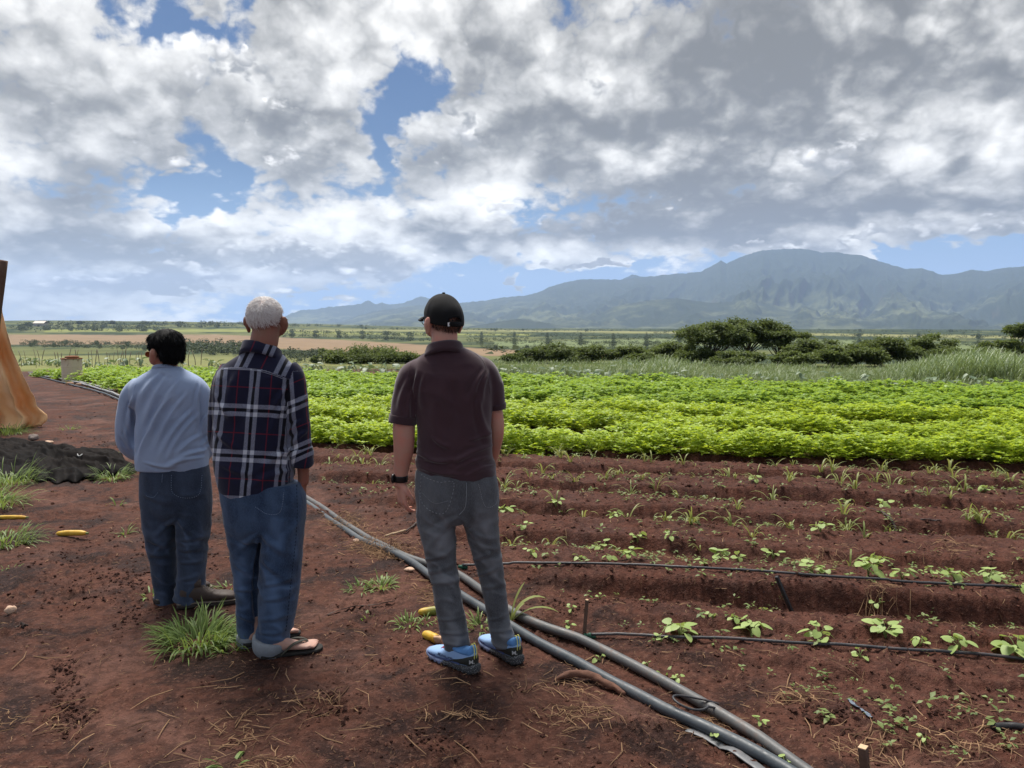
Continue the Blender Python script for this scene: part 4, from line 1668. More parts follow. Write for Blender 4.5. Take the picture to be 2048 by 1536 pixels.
# ------------------------------------------------------------------ irrigation pipes
def pipe_shader(c1, c2, mud=0.5):
    def f(nt):
        P = nt.pos()
        n = nt.noise(P, 5, 5, 0.65)
        n2 = nt.noise(P, 40, 4, 0.6)
        c = nt.mix(nt.smooth(n, 0.3, 0.7), c1, c2)
        c = nt.mix(nt.smooth(n * 0.6 + n2 * 0.5, 0.55, 0.75) * mud, c, (0.12, 0.075, 0.058))
        return principled(nt, c, nt.lin(n2, 0.3, 0.7, 0.38, 0.62), None, 0.4)
    return f


M_PIPE1 = material('weathered_grey_pipe', pipe_shader((0.070, 0.072, 0.073), (0.110, 0.108, 0.105), 0.7))
M_PIPE2 = material('dark_blue_grey_pipe', pipe_shader((0.038, 0.048, 0.056), (0.080, 0.090, 0.098), 0.3))
M_DRIP = material('black_drip_line', pipe_shader((0.022, 0.022, 0.025), (0.055, 0.055, 0.060), 0.5))
M_FLATHOSE = material('grey_flat_hose', pipe_shader((0.10, 0.105, 0.11), (0.15, 0.15, 0.16), 0.4))
M_PALEPIPE = material('pale_grey_pipe', pipe_shader((0.24, 0.25, 0.25), (0.36, 0.36, 0.35), 0.5))
M_GREENP = simple('green_plastic', (0.012, 0.075, 0.045), 0.5, 0.3, 40)
M_WOOD = simple('weathered_stake_wood', (0.11, 0.065, 0.045), 0.85, 0.4, 30, 0.003)
M_CUTWOOD = simple('fresh_cut_wood', (0.52, 0.36, 0.22), 0.8, 0.2, 30)
M_DARKPLASTIC = simple('black_plastic_strip', (0.020, 0.019, 0.020), 0.5, 0.4, 20, 0.002)
M_BLUEPLASTIC = simple('blue_grey_plastic', (0.13, 0.16, 0.20), 0.4, 0.3, 25)
M_ROOT = simple('brown_root', (0.115, 0.055, 0.036), 0.9, 0.5, 25, 0.004)


def ground_line(pts, n, lift):
    """photograph points laid on the real ground, lifted, smoothed so that a stiff pipe bridges the hollows"""
    B = np.array([hit(*p) for p in pts])
    C = spline(B, n)
    z = ground_z(C[:, 0], C[:, 1])
    k = max(3, n // 14)
    pad = np.pad(z, (k, k), mode='edge')
    zs = np.array([pad[i:i + 2 * k + 1].max() * 0.35 + pad[i:i + 2 * k + 1].mean() * 0.65 for i in range(n)])
    C[:, 2] = zs + lift
    return C


def build_pipes():
    P1 = [(150, 766), (205, 782), (330, 836), (470, 908), (600, 984), (640, 1008), (676, 1033), (705, 1052), (747, 1078), (800, 1109), (856, 1129), (912, 1147), (965, 1183), (1021, 1224), (1080, 1253), (1150, 1277), (1187, 1294), (1268, 1335), (1348, 1378), (1428, 1424), (1508, 1472), (1548, 1500), (1600, 1538), (1690, 1600)]
    P2 = [(60, 750), (130, 768), (210, 790), (330, 846), (470, 918), (600, 992), (660, 1034), (700, 1060), (740, 1086), (819, 1124), (860, 1154), (920, 1192), (969, 1222), (1017, 1252), (1080, 1290), (1150, 1325), (1214, 1362), (1268, 1389), (1334, 1424), (1401, 1454), (1482, 1492), (1535, 1521), (1600, 1560), (1700, 1625)]
    C = ground_line(P1, 420, 0.016)
    sink = lambda C: C[:, 2] - 0.024 * sstep(5.35, 5.9, C[:, 1]) * sstep(16, 12, C[:, 1])      # half buried under the trodden soil
    C[:, 2] = sink(C)
    obj('water_pipe', *tube(C, 0.0245, 14), M_PIPE1, label='weathered grey water pipe, the one nearer the seedling rows', category='pipe', group='main water pipes')
    C = ground_line(P2, 420, 0.020)
    C[:, 2] = sink(C) - 0.010 * sstep(5.35, 5.9, C[:, 1])
    obj('water_pipe', *tube(C, 0.0245, 14), M_PIPE2, label='dark blue-grey water pipe, the one nearer the trodden path', category='pipe', group='main water pipes')
    # pale pipes at the far corner beside the drum
    for i, (pts, lab) in enumerate((([(60, 752), (100, 757), (150, 768), (200, 783), (240, 797)], 'pale grey pipe running past the rusty drum'), ([(58, 748), (95, 750), (130, 760), (175, 771), (225, 786)], 'second pale pipe, behind the one past the rusty drum'))):
        C = ground_line(pts, 60, 0.07)
        C[:, 2] = base_z(C[:, 0], C[:, 1]) + 0.075 + 0.03 * fbm2(C[:, 0] * 0.6, C[:, 1] * 0.6, 2, 0.5, 6 + i)
        obj('water_pipe', *tube(C, 0.028, 10), M_PALEPIPE, label=lab, category='pipe')
    D = [([(1182, 1274), (1290, 1281), (1500, 1295), (1760, 1314), (2048, 1333), (2250, 1347), (2800, 1392)], 'black drip line along the nearest seedling row'),
         ([(925, 1139), (1010, 1145), (1210, 1157), (1400, 1170), (1548, 1181), (1800, 1198), (2048, 1211), (2200, 1222), (2800, 1266)], 'black drip line along the second seedling row'),
         ([(640, 893), (850, 898), (1005, 902), (1100, 906), (1350, 911), (1548, 917), (1700, 922), (2048, 938), (2200, 944), (2600, 962)], 'black drip line at the foot of the leafy crop')]
    for pts, lab in D:
        C = ground_line(pts, 240, 0.012)
        # slight sag and wander
        C[:, 1] += 0.006 * np.sin(np.linspace(0, 40, len(C))) + 0.004 * fbm2(np.linspace(0, 30, len(C)), np.zeros(len(C)), 2, 0.5, 4)
        obj('drip_line', *tube(C, 0.0082, 8), M_DRIP, label=lab, category='hose', group='drip lines')
    for (px, py), lab in (((926, 1138), 'small green hose connector beside the leg of the man in grey jeans'), ((1180, 1273), 'small green hose connector at the foot of the thin stake')):
        p = ground_at(px, py)
        e = empty('hose_connector', tuple(p + [0, 0, 0.012]), label=lab, category='connector')
        a = np.array([-0.03, 0.006, 0.0]), np.array([0.03, -0.006, 0.0])
        obj('barrel', *tube(np.array([a[0], a[0] * .3, a[1] * .3, a[1]]), np.array([0.012, 0.013, 0.013, 0.012]), 10), M_GREENP, e)
        obj('collar', *tube(np.array([a[0] * 0.25, a[1] * 0.25]), 0.017, 12), M_GREENP, e)
    # flat hose beside the pipes and the thin black loop
    C = ground_line([(1375, 1452), (1425, 1474), (1480, 1506), (1520, 1534), (1580, 1575)], 60, 0.006)
    T = np.gradient(C, axis=0)
    sd = np.cross(T, [0, 0, 1.0])
    sd /= np.linalg.norm(sd, axis=1)[:, None]
    th = np.linspace(0, 2 * np.pi, 10, endpoint=False)
    Rg = C[:, None] + 0.021 * np.cos(th)[None, :, None] * sd[:, None] + 0.004 * np.sin(th)[None, :, None] * np.array([0, 0, 1.0])
    obj('flat_hose', *rings_mesh(Rg), M_FLATHOSE, label='flat grey hose lying beside the pipes at the bottom edge', category='hose')
    c = ground_at(1378, 1432)
    a = np.linspace(-2.6, 2.6, 40)
    P = np.c_[c[0] - 0.055 + 0.075 * -np.cos(a) + 0.07, c[1] + 0.03 + 0.055 * np.sin(a), c[2] + 0.065 + 0.012 * np.cos(a * 1.5)]
    P = np.concatenate([P[:1] + [[0.05, 0.02, -0.02]], P, P[-1:] + [[0.06, 0.0, -0.02]]])
    obj('tube_loop', *tube(P, 0.0050, 8), M_DRIP, label='thin black tube bent in a loop over the pipes', category='tube')
    C = ground_line([(1985, 1470), (2010, 1468), (2048, 1473), (2150, 1485), (2500, 1540)], 60, 0.008)
    obj('hose_end', *tube(C, 0.014, 10), M_DARKPLASTIC, label='end of a black hose at the lower right edge', category='hose')


build_pipes()


# ------------------------------------------------------------------ stakes
def stake(pt, pb, w, label, mat=M_WOOD, square=True, extra=0.06, top=None):
    b = ground_at(*pb)
    t = at_depth(pt[0], pt[1], b[1])
    d = (t - b) / np.linalg.norm(t - b)
    P = np.array([b - d * extra, b + (t - b) * 0.5, t])
    n = 4 if square else 8
    V, F = tube(np.array([P[0], P[0] * .5 + P[1] * .5, P[1], P[1] * .5 + P[2] * .5, P[2]]), w, n if n > 4 else 4, True)
    e = empty('stake', tuple(b), label=label, category='stake')
    obj('shaft', V - b, F, mat, e, smooth=not square)
    if top:
        V, F = tube(np.array([t - d * 0.002, t + d * 0.002]), w * 1.02, n, True)
        obj('cut_top', V - b, F, top, e, smooth=False)
    return e


stake((1174, 1200), (1168, 1271), 0.0095, 'thin brown stake standing by the green connector', top=M_CUTWOOD)
stake((1726, 1494), (1730, 1545), 0.019, 'square stake with a pale cut top at the bottom edge', top=M_CUTWOOD)
stake((1553, 1153), (1587, 1217), 0.0125, 'charred leaning stake crossing the second drip line', M_DARKPLASTIC)
M_POST = simple('grey_post_wood', (0.20, 0.165, 0.125), 0.9, 0.3, 6)
_r = rng(33)
_n = ('tall', 'thin', 'short', 'crooked')
for _i, _x in enumerate((41, 50, 70, 77, 84, 110, 116, 122, 138, 150, 154, 178, 183, 191, 196, 214, 220, 227, 236, 241, 247, 252, 260, 272, 278, 283, 376, 390, 402)):
    _Y = 46 + _r.uniform(-3, 4)
    _t = at_depth(_x, 698 + _r.uniform(-4, 8), _Y)
    _z = float(base_z(_t[0], _t[1]))
    _P = spline(np.array([[_r.normal() * 0.05, 0, -0.1], [_r.normal() * 0.03, 0, (_t[2] - _z) * 0.5], [_r.normal() * 0.08, 0, _t[2] - _z]]), 5)
    obj('trellis_post', *tube(_P, _r.uniform(0.014, 0.026), 6), M_POST, loc=(_t[0], _t[1], _z), category='post', group='trellis posts beyond the crop',
        label='thin wooden post in the row of trellis posts beyond the crop')


# ------------------------------------------------------------------ drum, rubble
def drum_shader(nt):
    P = nt.coord('Object')
    x, y, z = nt.sep(P)
    n = nt.noise(nt.vmath('MULTIPLY', P, (1, 1, 0.5)), 5, 5, 0.65)
    n2 = nt.noise(P, 22, 4, 0.65)
    c = nt.mix(n2, (0.50, 0.42, 0.30), (0.62, 0.54, 0.40))
    top = nt.smooth(z, 0.62, 0.90) * 0.5
    rust = nt.smooth(n + top * 0.38, 0.60, 0.78)
    c = nt.mix(rust, c, nt.mix(n2, (0.13, 0.045, 0.018), (0.24, 0.10, 0.04)))
    return principled(nt, c, 0.75, nt.bump(n2, 0.4, 0.01), 0.3)


M_DRUM = material('rusty_cream_steel', drum_shader)
M_RUST = simple('rust', (0.16, 0.062, 0.026), 0.9, 0.4, 12, 0.01)
M_RUBBLE = simple('pale_rubble', (0.34, 0.22, 0.15), 0.9, 0.4, 8, 0.01)


def build_drum():
    b = ground_at(145, 764)
    Y = b[1]
    top = at_depth(145, 717, Y)
    H = top[2] - b[2]
    Rr = 18.5 / FPX * Y
    k = 12
    prof = [(0.0, 0.94)]
    for z in np.linspace(0, 1, 46):
        r = 1.0
        for c in (0.34, 0.66):
            r += 0.035 * math.exp(-((z - c) / 0.018) ** 2)
        r += 0.03 * math.exp(-((z - 0.99) / 0.012) ** 2) + 0.03 * math.exp(-((z - 0.01) / 0.012) ** 2)
        prof.append((z, r))
    e = empty('oil_drum', tuple(b), label='rusty cream-coloured steel drum standing at the corner of the field', category='drum')
    th = np.linspace(0, 2 * np.pi, 40, endpoint=False)
    dent = lambda z, t: 1 - 0.05 * np.exp(-((np.cos(t + 1.9) - 1) / 0.15) ** 2) * math.exp(-((z - 0.8) / 0.15) ** 2)
    Rg = np.array([[(math.cos(t) * Rr * r * dent(z, t), math.sin(t) * Rr * r * dent(z, t), z * H) for t in th] for z, r in prof])
    obj('shell', *rings_mesh(Rg), M_DRUM, e)
    obj('rim', *tube(np.c_[np.cos(np.r_[th, th[:1]]) * Rr * 1.03, np.sin(np.r_[th, th[:1]]) * Rr * 1.03, np.full(41, H)], 0.018, 6, False), M_RUST, e)
    # a rusty lid and pan left on top
    V, F = ellipsoid((0.02, 0, H + 0.05), (Rr * 0.72, Rr * 0.72, 0.06), None, 24, 8)
    obj('rusty_pan', V, F, M_RUST, e)
    # wire around the drum
    r = rng(21)
    for i, (px, py, s, lab) in enumerate(((150, 760, 0.20, 'pale broken block leaning on the foot of the drum'), (166, 762, 0.24, 'flat tan slab propped beside the drum'), (140, 768, 0.13, 'small pale stone before the drum'), (159, 770, 0.12, 'small tan stone right of the one before the drum'))):
        p = ground_at(px, py + 2)
        V, F = ellipsoid((0, 0, 0), (s, s * 0.55, s * (0.75 if i < 2 else 0.5)), None, 12, 8)
        V = V * (1 + 0.22 * vnoise3(V * 9 + i * 7, 5))[:, None]
        V = np.sign(V) * np.abs(V / s) ** 0.7 * s
        obj('rubble_stone', V + [0, 0, s * 0.3], F, M_RUBBLE, loc=tuple(p), smooth=False, label=lab, category='stone')


build_drum()


# ------------------------------------------------------------------ orange tarp and its pole
def tarp_shader(nt):
    P = nt.coord('Object')
    n = nt.noise(P, 3.0, 5, 0.6)
    w = nt.noise(P, 160, 2, 0.6)
    c = nt.mix(nt.smooth(n, 0.3, 0.7), (0.92, 0.56, 0.27), (0.97, 0.66, 0.37))
    c = nt.mix(nt.smooth(nt.noise(P, 7, 4, 0.7), 0.6, 0.8) * 0.35, c, (0.70, 0.40, 0.20))
    return leaf_bsdf(nt, c, (0.90, 0.62, 0.36), 0.15, 0.8, 0.15, nt.bump(w, 0.2, 0.003))


M_TARP = material('orange_shade_sheet', tarp_shader)


def build_tarp():
    base = hit(60, 856)
    Y = base[1]
    nu, nv = 80, 90
    V = []
    edge_y = [470, 560, 610, 660, 700, 740, 790, 815, 832, 846, 856]
    edge_x = [-36, -18, 0, 11, 22, 40, 63, 76, 92, 94, 84]
    for j in range(nv):
        t = j / (nv - 1)
        y = 470 + (858 - 470) * t
        xr = np.interp(y, edge_y, edge_x) + 2.0 * math.sin(y * 0.16) * (t > 0.8)
        xl = -260 - 60 * t
        for i in range(nu):
            u = i / (nu - 1)
            x = xl + (xr - xl) * u
            f = 0.14 * math.sin(u * 33 + 2.2 * t + 0.8 * math.sin(t * 5)) + 0.08 * math.sin(u * 71 + 5 * t) + 0.04 * math.sin(u * 9 - 7 * t)
            dep = Y + f * (0.35 + 0.75 * t) - 0.55 * (1 - t) + 0.35 * (1 - u) + 0.06 * math.sin(t * 26 + u * 4) * (t > 0.3)
            yy = y + (4.0 * math.sin(u * 21 + 2.2) + 2.5 * math.sin(u * 50)) * (t ** 8)
            V.append(at_depth(x, yy, dep))
    V = np.array(V)
    i, j = np.meshgrid(np.arange(nv - 1), np.arange(nu - 1), indexing='ij')
    a = i * nu + j
    F = np.stack([a, a + 1, a + nu + 1, a + nu], -1).reshape(-1, 4)
    P0 = V - base
    N = normals(P0, F)
    P0 = P0 + N * (0.018 * (1 - 2 * np.abs(fbm2(P0[:, 0] * 2.2 + P0[:, 2] * 0.8, P0[:, 2] * 1.6, 4, 0.6, 14))))[:, None]
    e = empty('orange_tarp', tuple(base), label='orange sheet hanging from a pole at the left edge, its hem on the ground', category='tarp')
    o = obj('sheet', P0, F, M_TARP, e)
    m = o.modifiers.new('thick', 'SOLIDIFY')
    m.thickness = 0.004
    # stitched hem and a seam across the sheet
    row = lambda k: P0.reshape(nv, nu, 3)[k]
    obj('hem', *tube(row(nv - 2), 0.009, 6), M_TARP, e)
    obj('cross_seam', *tube(row(int(nv * 0.58)) + N.reshape(nv, nu, 3)[int(nv * 0.58)] * 0.004, 0.006, 6), M_TARP, e)
    pt, pm = at_depth(7, 521, Y - 0.75), at_depth(-8, 640, Y - 0.7)
    pb = np.array([pm[0] - 0.35, pm[1], gz(pm[0] - 0.35, pm[1]) - 0.2])
    C = spline(np.array([pb, pm, pt]), 12)
    V, F = tube(C, np.linspace(0.072, 0.058, 12), 12)
    V = V + 0.004 * np.stack([vnoise3(V * 14 + q, 3) for q in (0, 5, 9)], 1)
    obj('wooden_pole', V, F, M_WOOD, label='dark wooden pole holding up the orange sheet at the left edge', category='pole')


build_tarp()


# ------------------------------------------------------------------ black shade cloth on the ground
def shade_shader(nt):
    P = nt.coord('Object')
    n = nt.noise(P, 4, 4, 0.6)
    w = nt.noise(P, 220, 2, 0.7)
    c = nt.mix(nt.smooth(n, 0.3, 0.7), (0.0045, 0.004, 0.004), (0.012, 0.0095, 0.0085))
    return principled(nt, c, 0.75, None, 0.05)


M_SHADE = material('black_shade_cloth', shade_shader)


def build_shade():
    nu, nv = 150, 70
    c0 = hit(120, 925)
    V, al = [], []
    U, T = np.meshgrid(np.linspace(0, 1, nu), np.linspace(0, 1, nv), indexing='xy')
    px = -120 + U * 398
    yt = np.interp(px, [-120, 0, 60, 110, 160, 215, 250, 278], [872, 876, 882, 890, 905, 908, 922, 938])
    yb = np.interp(px, [-120, 0, 60, 110, 150, 200, 240, 278], [960, 955, 960, 966, 964, 950, 946, 944])
    yt = yt + 3 * np.sin(px * 0.13)
    yb = yb + 3 * np.sin(px * 0.17 + 1)
    py = yt + (yb - yt) * T
    H = np.array([hit(a, b) for a, b in zip(px[::1, ::1].ravel(), py.ravel())]) if False else None
    a, b = (px.ravel() - 1024.0) / FPX, (768.0 - py.ravel()) / FPX
    c, s = math.cos(PITCH), math.sin(PITCH)
    dx, dy, dz = a, c + b * s, -s + b * c
    t = (CAM_H + 0.06) / -dz
    X, Y = dx * t, dy * t
    for _ in range(4):
        t = (CAM_H - base_z(X, Y)) / -dz
        X, Y = dx * t, dy * t
    rim = np.clip(np.minimum(np.minimum(U, 1 - U) * 7, np.minimum(T, 1 - T) * 4), 0, 1).ravel() ** 0.6
    w = fbm2(X * 1.1, Y * 0.8, 3, 0.5, 71)
    fold = 1 - np.abs(fbm2(X * 0.8 + 0.5 * w, Y * 2.6 + 0.9 * X, 2, 0.4, 72)) * 2.6
    fine = 1 - np.abs(fbm2(X * 2.2 + w, Y * 6 + X * 3.5, 3, 0.5, 73)) * 2.6
    h = rim * (0.03 + 0.075 * np.maximum(fold, 0) + 0.045 * np.maximum(fine, 0) + 0.04 * np.exp(-(((X - c0[0] + 0.7) / 1.0) ** 2 + ((Y - c0[1] - 0.1) / 0.5) ** 2)))
    Z = ground_z(X, Y) * 0.3 + base_z(X, Y) * 0.7 + h + 0.004
    P = np.c_[X, Y, Z] - c0
    i, j = np.meshgrid(np.arange(nv - 1), np.arange(nu - 1), indexing='ij')
    a = i * nu + j
    F = np.stack([a, a + nu, a + nu + 1, a + 1], -1).reshape(-1, 4)
    e = empty('shade_cloth', tuple(c0), label='crumpled black shade cloth lying on the ground at the left', category='cloth')
    o = obj('cloth', P, F, M_SHADE, e)
    m = o.modifiers.new('thick', 'SOLIDIFY')
    m.thickness = 0.006
    st = ground_line([(155, 925), (158, 935), (166, 930), (172, 922)], 16, 0.13)
    obj('white_cord', *tube(st - c0, 0.006, 6), M_PALEPIPE, e)


build_shade()


# ------------------------------------------------------------------ squash and other things left on the soil
def squash_shader(nt):
    P = nt.coord('Object')
    x, y, z = nt.sep(P)
    n = nt.noise(P, 16, 4, 0.65)
    c = nt.mix(nt.smooth(n, 0.3, 0.7), (0.55, 0.36, 0.035), (0.50, 0.26, 0.02))
    c = nt.mix(nt.smooth(nt.attr('green'), 0.3, 0.7), c, (0.16, 0.19, 0.03))
    blot = nt.smooth(nt.noise(P, 26, 4, 0.7), 0.54, 0.66) * nt.smooth(z, -0.02, 0.02, 0.9, 0.15)  # dark blotches; denser below, where the underside's shade is put into the colour
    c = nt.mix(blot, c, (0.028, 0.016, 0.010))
    return principled(nt, c, 0.5, None, 0.4)


M_SQUASH = material('yellow_squash_skin', squash_shader)
M_FLESH = simple('pale_squash_flesh', (0.52, 0.33, 0.20), 0.8, 0.4, 30, 0.006)


def squash(px0, px1, r, label, broken=False, seed=0):
    a, b = ground_at(*px0), ground_at(*px1)
    c = (a + b) / 2
    z = max(a[2], b[2], gz(c[0], c[1])) + r * 0.75
    d = (b - a)
    L = np.linalg.norm(d[:2])
    t = np.linspace(0, 1, 26)
    bend = 0.05 * L * np.sin(np.pi * t)
    nrm = np.array([-d[1], d[0], 0]) / L
    P = np.array([a + d * q for q in t]) - c
    P[:, 2] = z - c[2]
    P = P + bend[:, None] * nrm
    rr = r * np.interp(t, [0, 0.02, 0.06, 0.15, 0.45, 0.8, 0.94, 0.98, 1], [0.15, 0.45, 0.72, 0.88, 1.0, 0.96, 0.72, 0.45, 0.12])
    if broken:
        rr = r * np.interp(t, [0, 0.03, 0.1, 0.3, 1], [0.15, 0.5, 0.78, 0.95, 1.0])
    e = empty('squash', tuple(c), label=label, category='squash')
    V, F = tube(P, rr, 18)
    V = V + 0.0015 * np.stack([vnoise3(V * 50 + q + seed, 3) for q in (0, 5, 9)], 1)
    o = obj('skin', V, F, M_SQUASH, e)
    fattr(o.data, 'green', np.clip(0.5 + 0.9 * vnoise3(V * 9 + seed, 8) - 0.35, 0, 1))
    if broken:
        V, F = ellipsoid(P[-1], (r * 0.9, r * 0.9, r * 0.9), None, 18, 12)
        V = V + 0.010 * np.stack([vnoise3(V * 60 + q, 3) for q in (0, 5, 9)], 1)
        obj('torn_flesh', V, F, M_FLESH, e)
    else:
        q = P[-1]
        u = d / np.linalg.norm(d)
        obj('stalk_end', *tube(np.array([q - u * 0.01, q + u * 0.012]), r * 0.4, 8), M_STEM, e)
    return e


squash((112, 1073), (174, 1072), 0.0225, 'yellow squash with a dark underside lying alone on the path', seed=1)
squash((-20, 1038), (54, 1037), 0.018, 'yellow squash half hidden in grass at the left edge', seed=2)
squash((836, 1232), (905, 1228), 0.026, 'yellow-green squash lying behind the leg of the man in grey jeans', seed=3)
squash((846, 1274), (874, 1285), 0.024, 'broken squash with torn pale flesh by the blue shoe', True, 4)


def lump(px, py, s, label, mat, name, cat, seed, flat=0.7):
    p = ground_at(px, py)
    V, F = ellipsoid((0, 0, 0), (s, s * 0.8, s * flat), None, 16, 12)
    V = V * (1 + 0.30 * vnoise3(V / s * 1.6 + seed * 3, seed) + 0.12 * vnoise3(V / s * 4 + seed, seed + 1))[:, None]
    return obj(name, V, F, mat, loc=(p[0], p[1], p[2] + s * flat * 0.6), label=label, category=cat)


M_PALE = simple('pale_crust', (0.50, 0.34, 0.24), 0.85, 0.4, 30, 0.006)
M_STONE = simple('grey_stone', (0.22, 0.18, 0.16), 0.9, 0.3, 20, 0.006)
lump(23, 1226, 0.030, 'pale lump of squash flesh on the path at the left edge', M_PALE, 'squash_scrap', 'scrap', 4)
lump(818, 1141, 0.034, 'white chunk lying against the pipes behind the grey jeans', M_PALE, 'squash_scrap', 'scrap', 6, 0.4)
lump(712, 1080, 0.024, 'cream scrap at the left end of the straw heap on the pipes', M_PALE, 'squash_scrap', 'scrap', 7)
lump(67, 878, 0.075, 'smooth grey stone behind the black shade cloth', M_STONE, 'stone', 'stone', 8)
lump(95, 887, 0.075, 'tan flat stone on the rear edge of the shade cloth', M_PALE, 'stone', 'stone', 9, 0.4)
lump(55, 1097, 0.016, 'tiny white scrap below the yellow squash on the path', M_PALE, 'squash_scrap', 'scrap', 10, 0.4)


def strip(pts, w, mat, name, label, cat, lift=0.006, thick=0.002, twist=0.6, seed=0):
    """a leaf strip or ribbon lying on the soil"""
    C = ground_line(pts, 30, lift)
    T = np.gradient(C, axis=0)
    sd = np.cross(T, [0, 0, 1.0])
    sd /= np.linalg.norm(sd, axis=1)[:, None]
    t = np.linspace(0, 1, 30)
    tw = twist * np.sin(t * 5 + seed)
    sd = sd * np.cos(tw)[:, None] + np.array([0, 0, 1.0]) * np.abs(np.sin(tw))[:, None]
    ww = w * np.clip(np.sin(np.pi * (0.08 + 0.86 * t)) ** 0.5, 0.2, 1) * (1 + 0.2 * np.sin(t * 17 + seed))
    up = np.cross(sd, T)
    up /= np.linalg.norm(up, axis=1)[:, None]
    th = np.linspace(0, 2 * np.pi, 8, endpoint=False)
    Rg = C[:, None] + ww[:, None, None] * np.cos(th)[None, :, None] * sd[:, None] + thick * np.sin(th)[None, :, None] * up[:, None]
    Rg[..., 2] += (ww * np.abs(np.sin(tw)))[:, None]
    V, F = rings_mesh(Rg)
    c = C[15]
    return obj(name, V - c, F, mat, loc=tuple(c), label=label, category=cat)


M_DRYLEAF = simple('dead_leaf', (0.055, 0.040, 0.034), 0.85, 0.4, 20, 0.003)
M_TAN = simple('tan_husk', (0.34, 0.24, 0.15), 0.85, 0.35, 25, 0.003)
strip([(655, 1235), (690, 1222), (740, 1211), (790, 1204)], 0.011, M_DRYLEAF, 'dead_leaf', 'long dark dead leaf lying on the soil between the two men', 'leaf')
strip([(770, 1072), (790, 1068), (812, 1066)], 0.013, M_TAN, 'dry_husk', 'pale husk on the soil right of the straw heap', 'husk', 0.014, 0.009, 0.1)
strip([(812, 1067), (824, 1062), (834, 1056)], 0.010, M_DRYLEAF, 'dead_leaf', 'short brown dead leaf touching the pale husk', 'leaf', 0.012, 0.006, 0.3)
strip([(1698, 1402), (1704, 1414), (1712, 1424), (1720, 1427)], 0.011, M_BLUEPLASTIC, 'plastic_strip', 'blue-grey plastic strip, upper of the two on the bare soil', 'strip', 0.006, 0.0012, 0.3)
strip([(1722, 1430), (1730, 1438), (1737, 1446), (1744, 1449)], 0.012, M_BLUEPLASTIC, 'plastic_strip', 'blue-grey plastic strip, lower of the two on the bare soil', 'strip', 0.006, 0.0012, 0.3, 2)
strip([(1735, 1033), (1755, 1042), (1775, 1052), (1797, 1064)], 0.014, M_DRYLEAF, 'dead_leaf', 'long grey-brown dead leaf between the weed clumps', 'leaf', 0.01, 0.003, 0.4)
strip([(1840, 1056), (1862, 1057), (1883, 1059)], 0.012, M_DARKPLASTIC, 'plastic_strip', 'short black plastic strip right of the long dead leaf', 'strip', 0.006, 0.003, 0.3)
strip([(2020, 1022), (2035, 1029), (2048, 1034)], 0.012, M_DARKPLASTIC, 'plastic_strip', 'black plastic scrap by the right edge', 'strip', 0.006, 0.003, 0.3)
strip([(30, 1255), (44, 1250), (56, 1253)], 0.014, M_DRYLEAF, 'dead_leaf', 'small dark dead leaf below the pale lump at the left edge', 'leaf', 0.01, 0.003, 0.8)
strip([(1440, 1480 - 60), (1452, 1424), (1462, 1430)], 0.006, M_TAN, 'dry_husk', 'small tan husk beside the weathered pipe', 'husk')
# thick brown root beside the pipes
_C = ground_line([(1108, 1366), (1140, 1357), (1180, 1360), (1215, 1374), (1250, 1392)], 40, 0.012)
_C[:, 2] += 0.018 * np.sin(np.linspace(0, np.pi, 40))
_V, _F = tube(_C, np.interp(np.linspace(0, 1, 40), [0, 0.15, 0.5, 0.9, 1], [0.006, 0.015, 0.017, 0.014, 0.008]), 12)
_V = _V + 0.005 * np.stack([vnoise3(_V * 40 + q, 3) for q in (0, 5, 9)], 1)
obj('dead_root', _V - _C[20], _F, M_ROOT, loc=tuple(_C[20]), label='thick brown dead root lying beside the dark pipe', category='root')


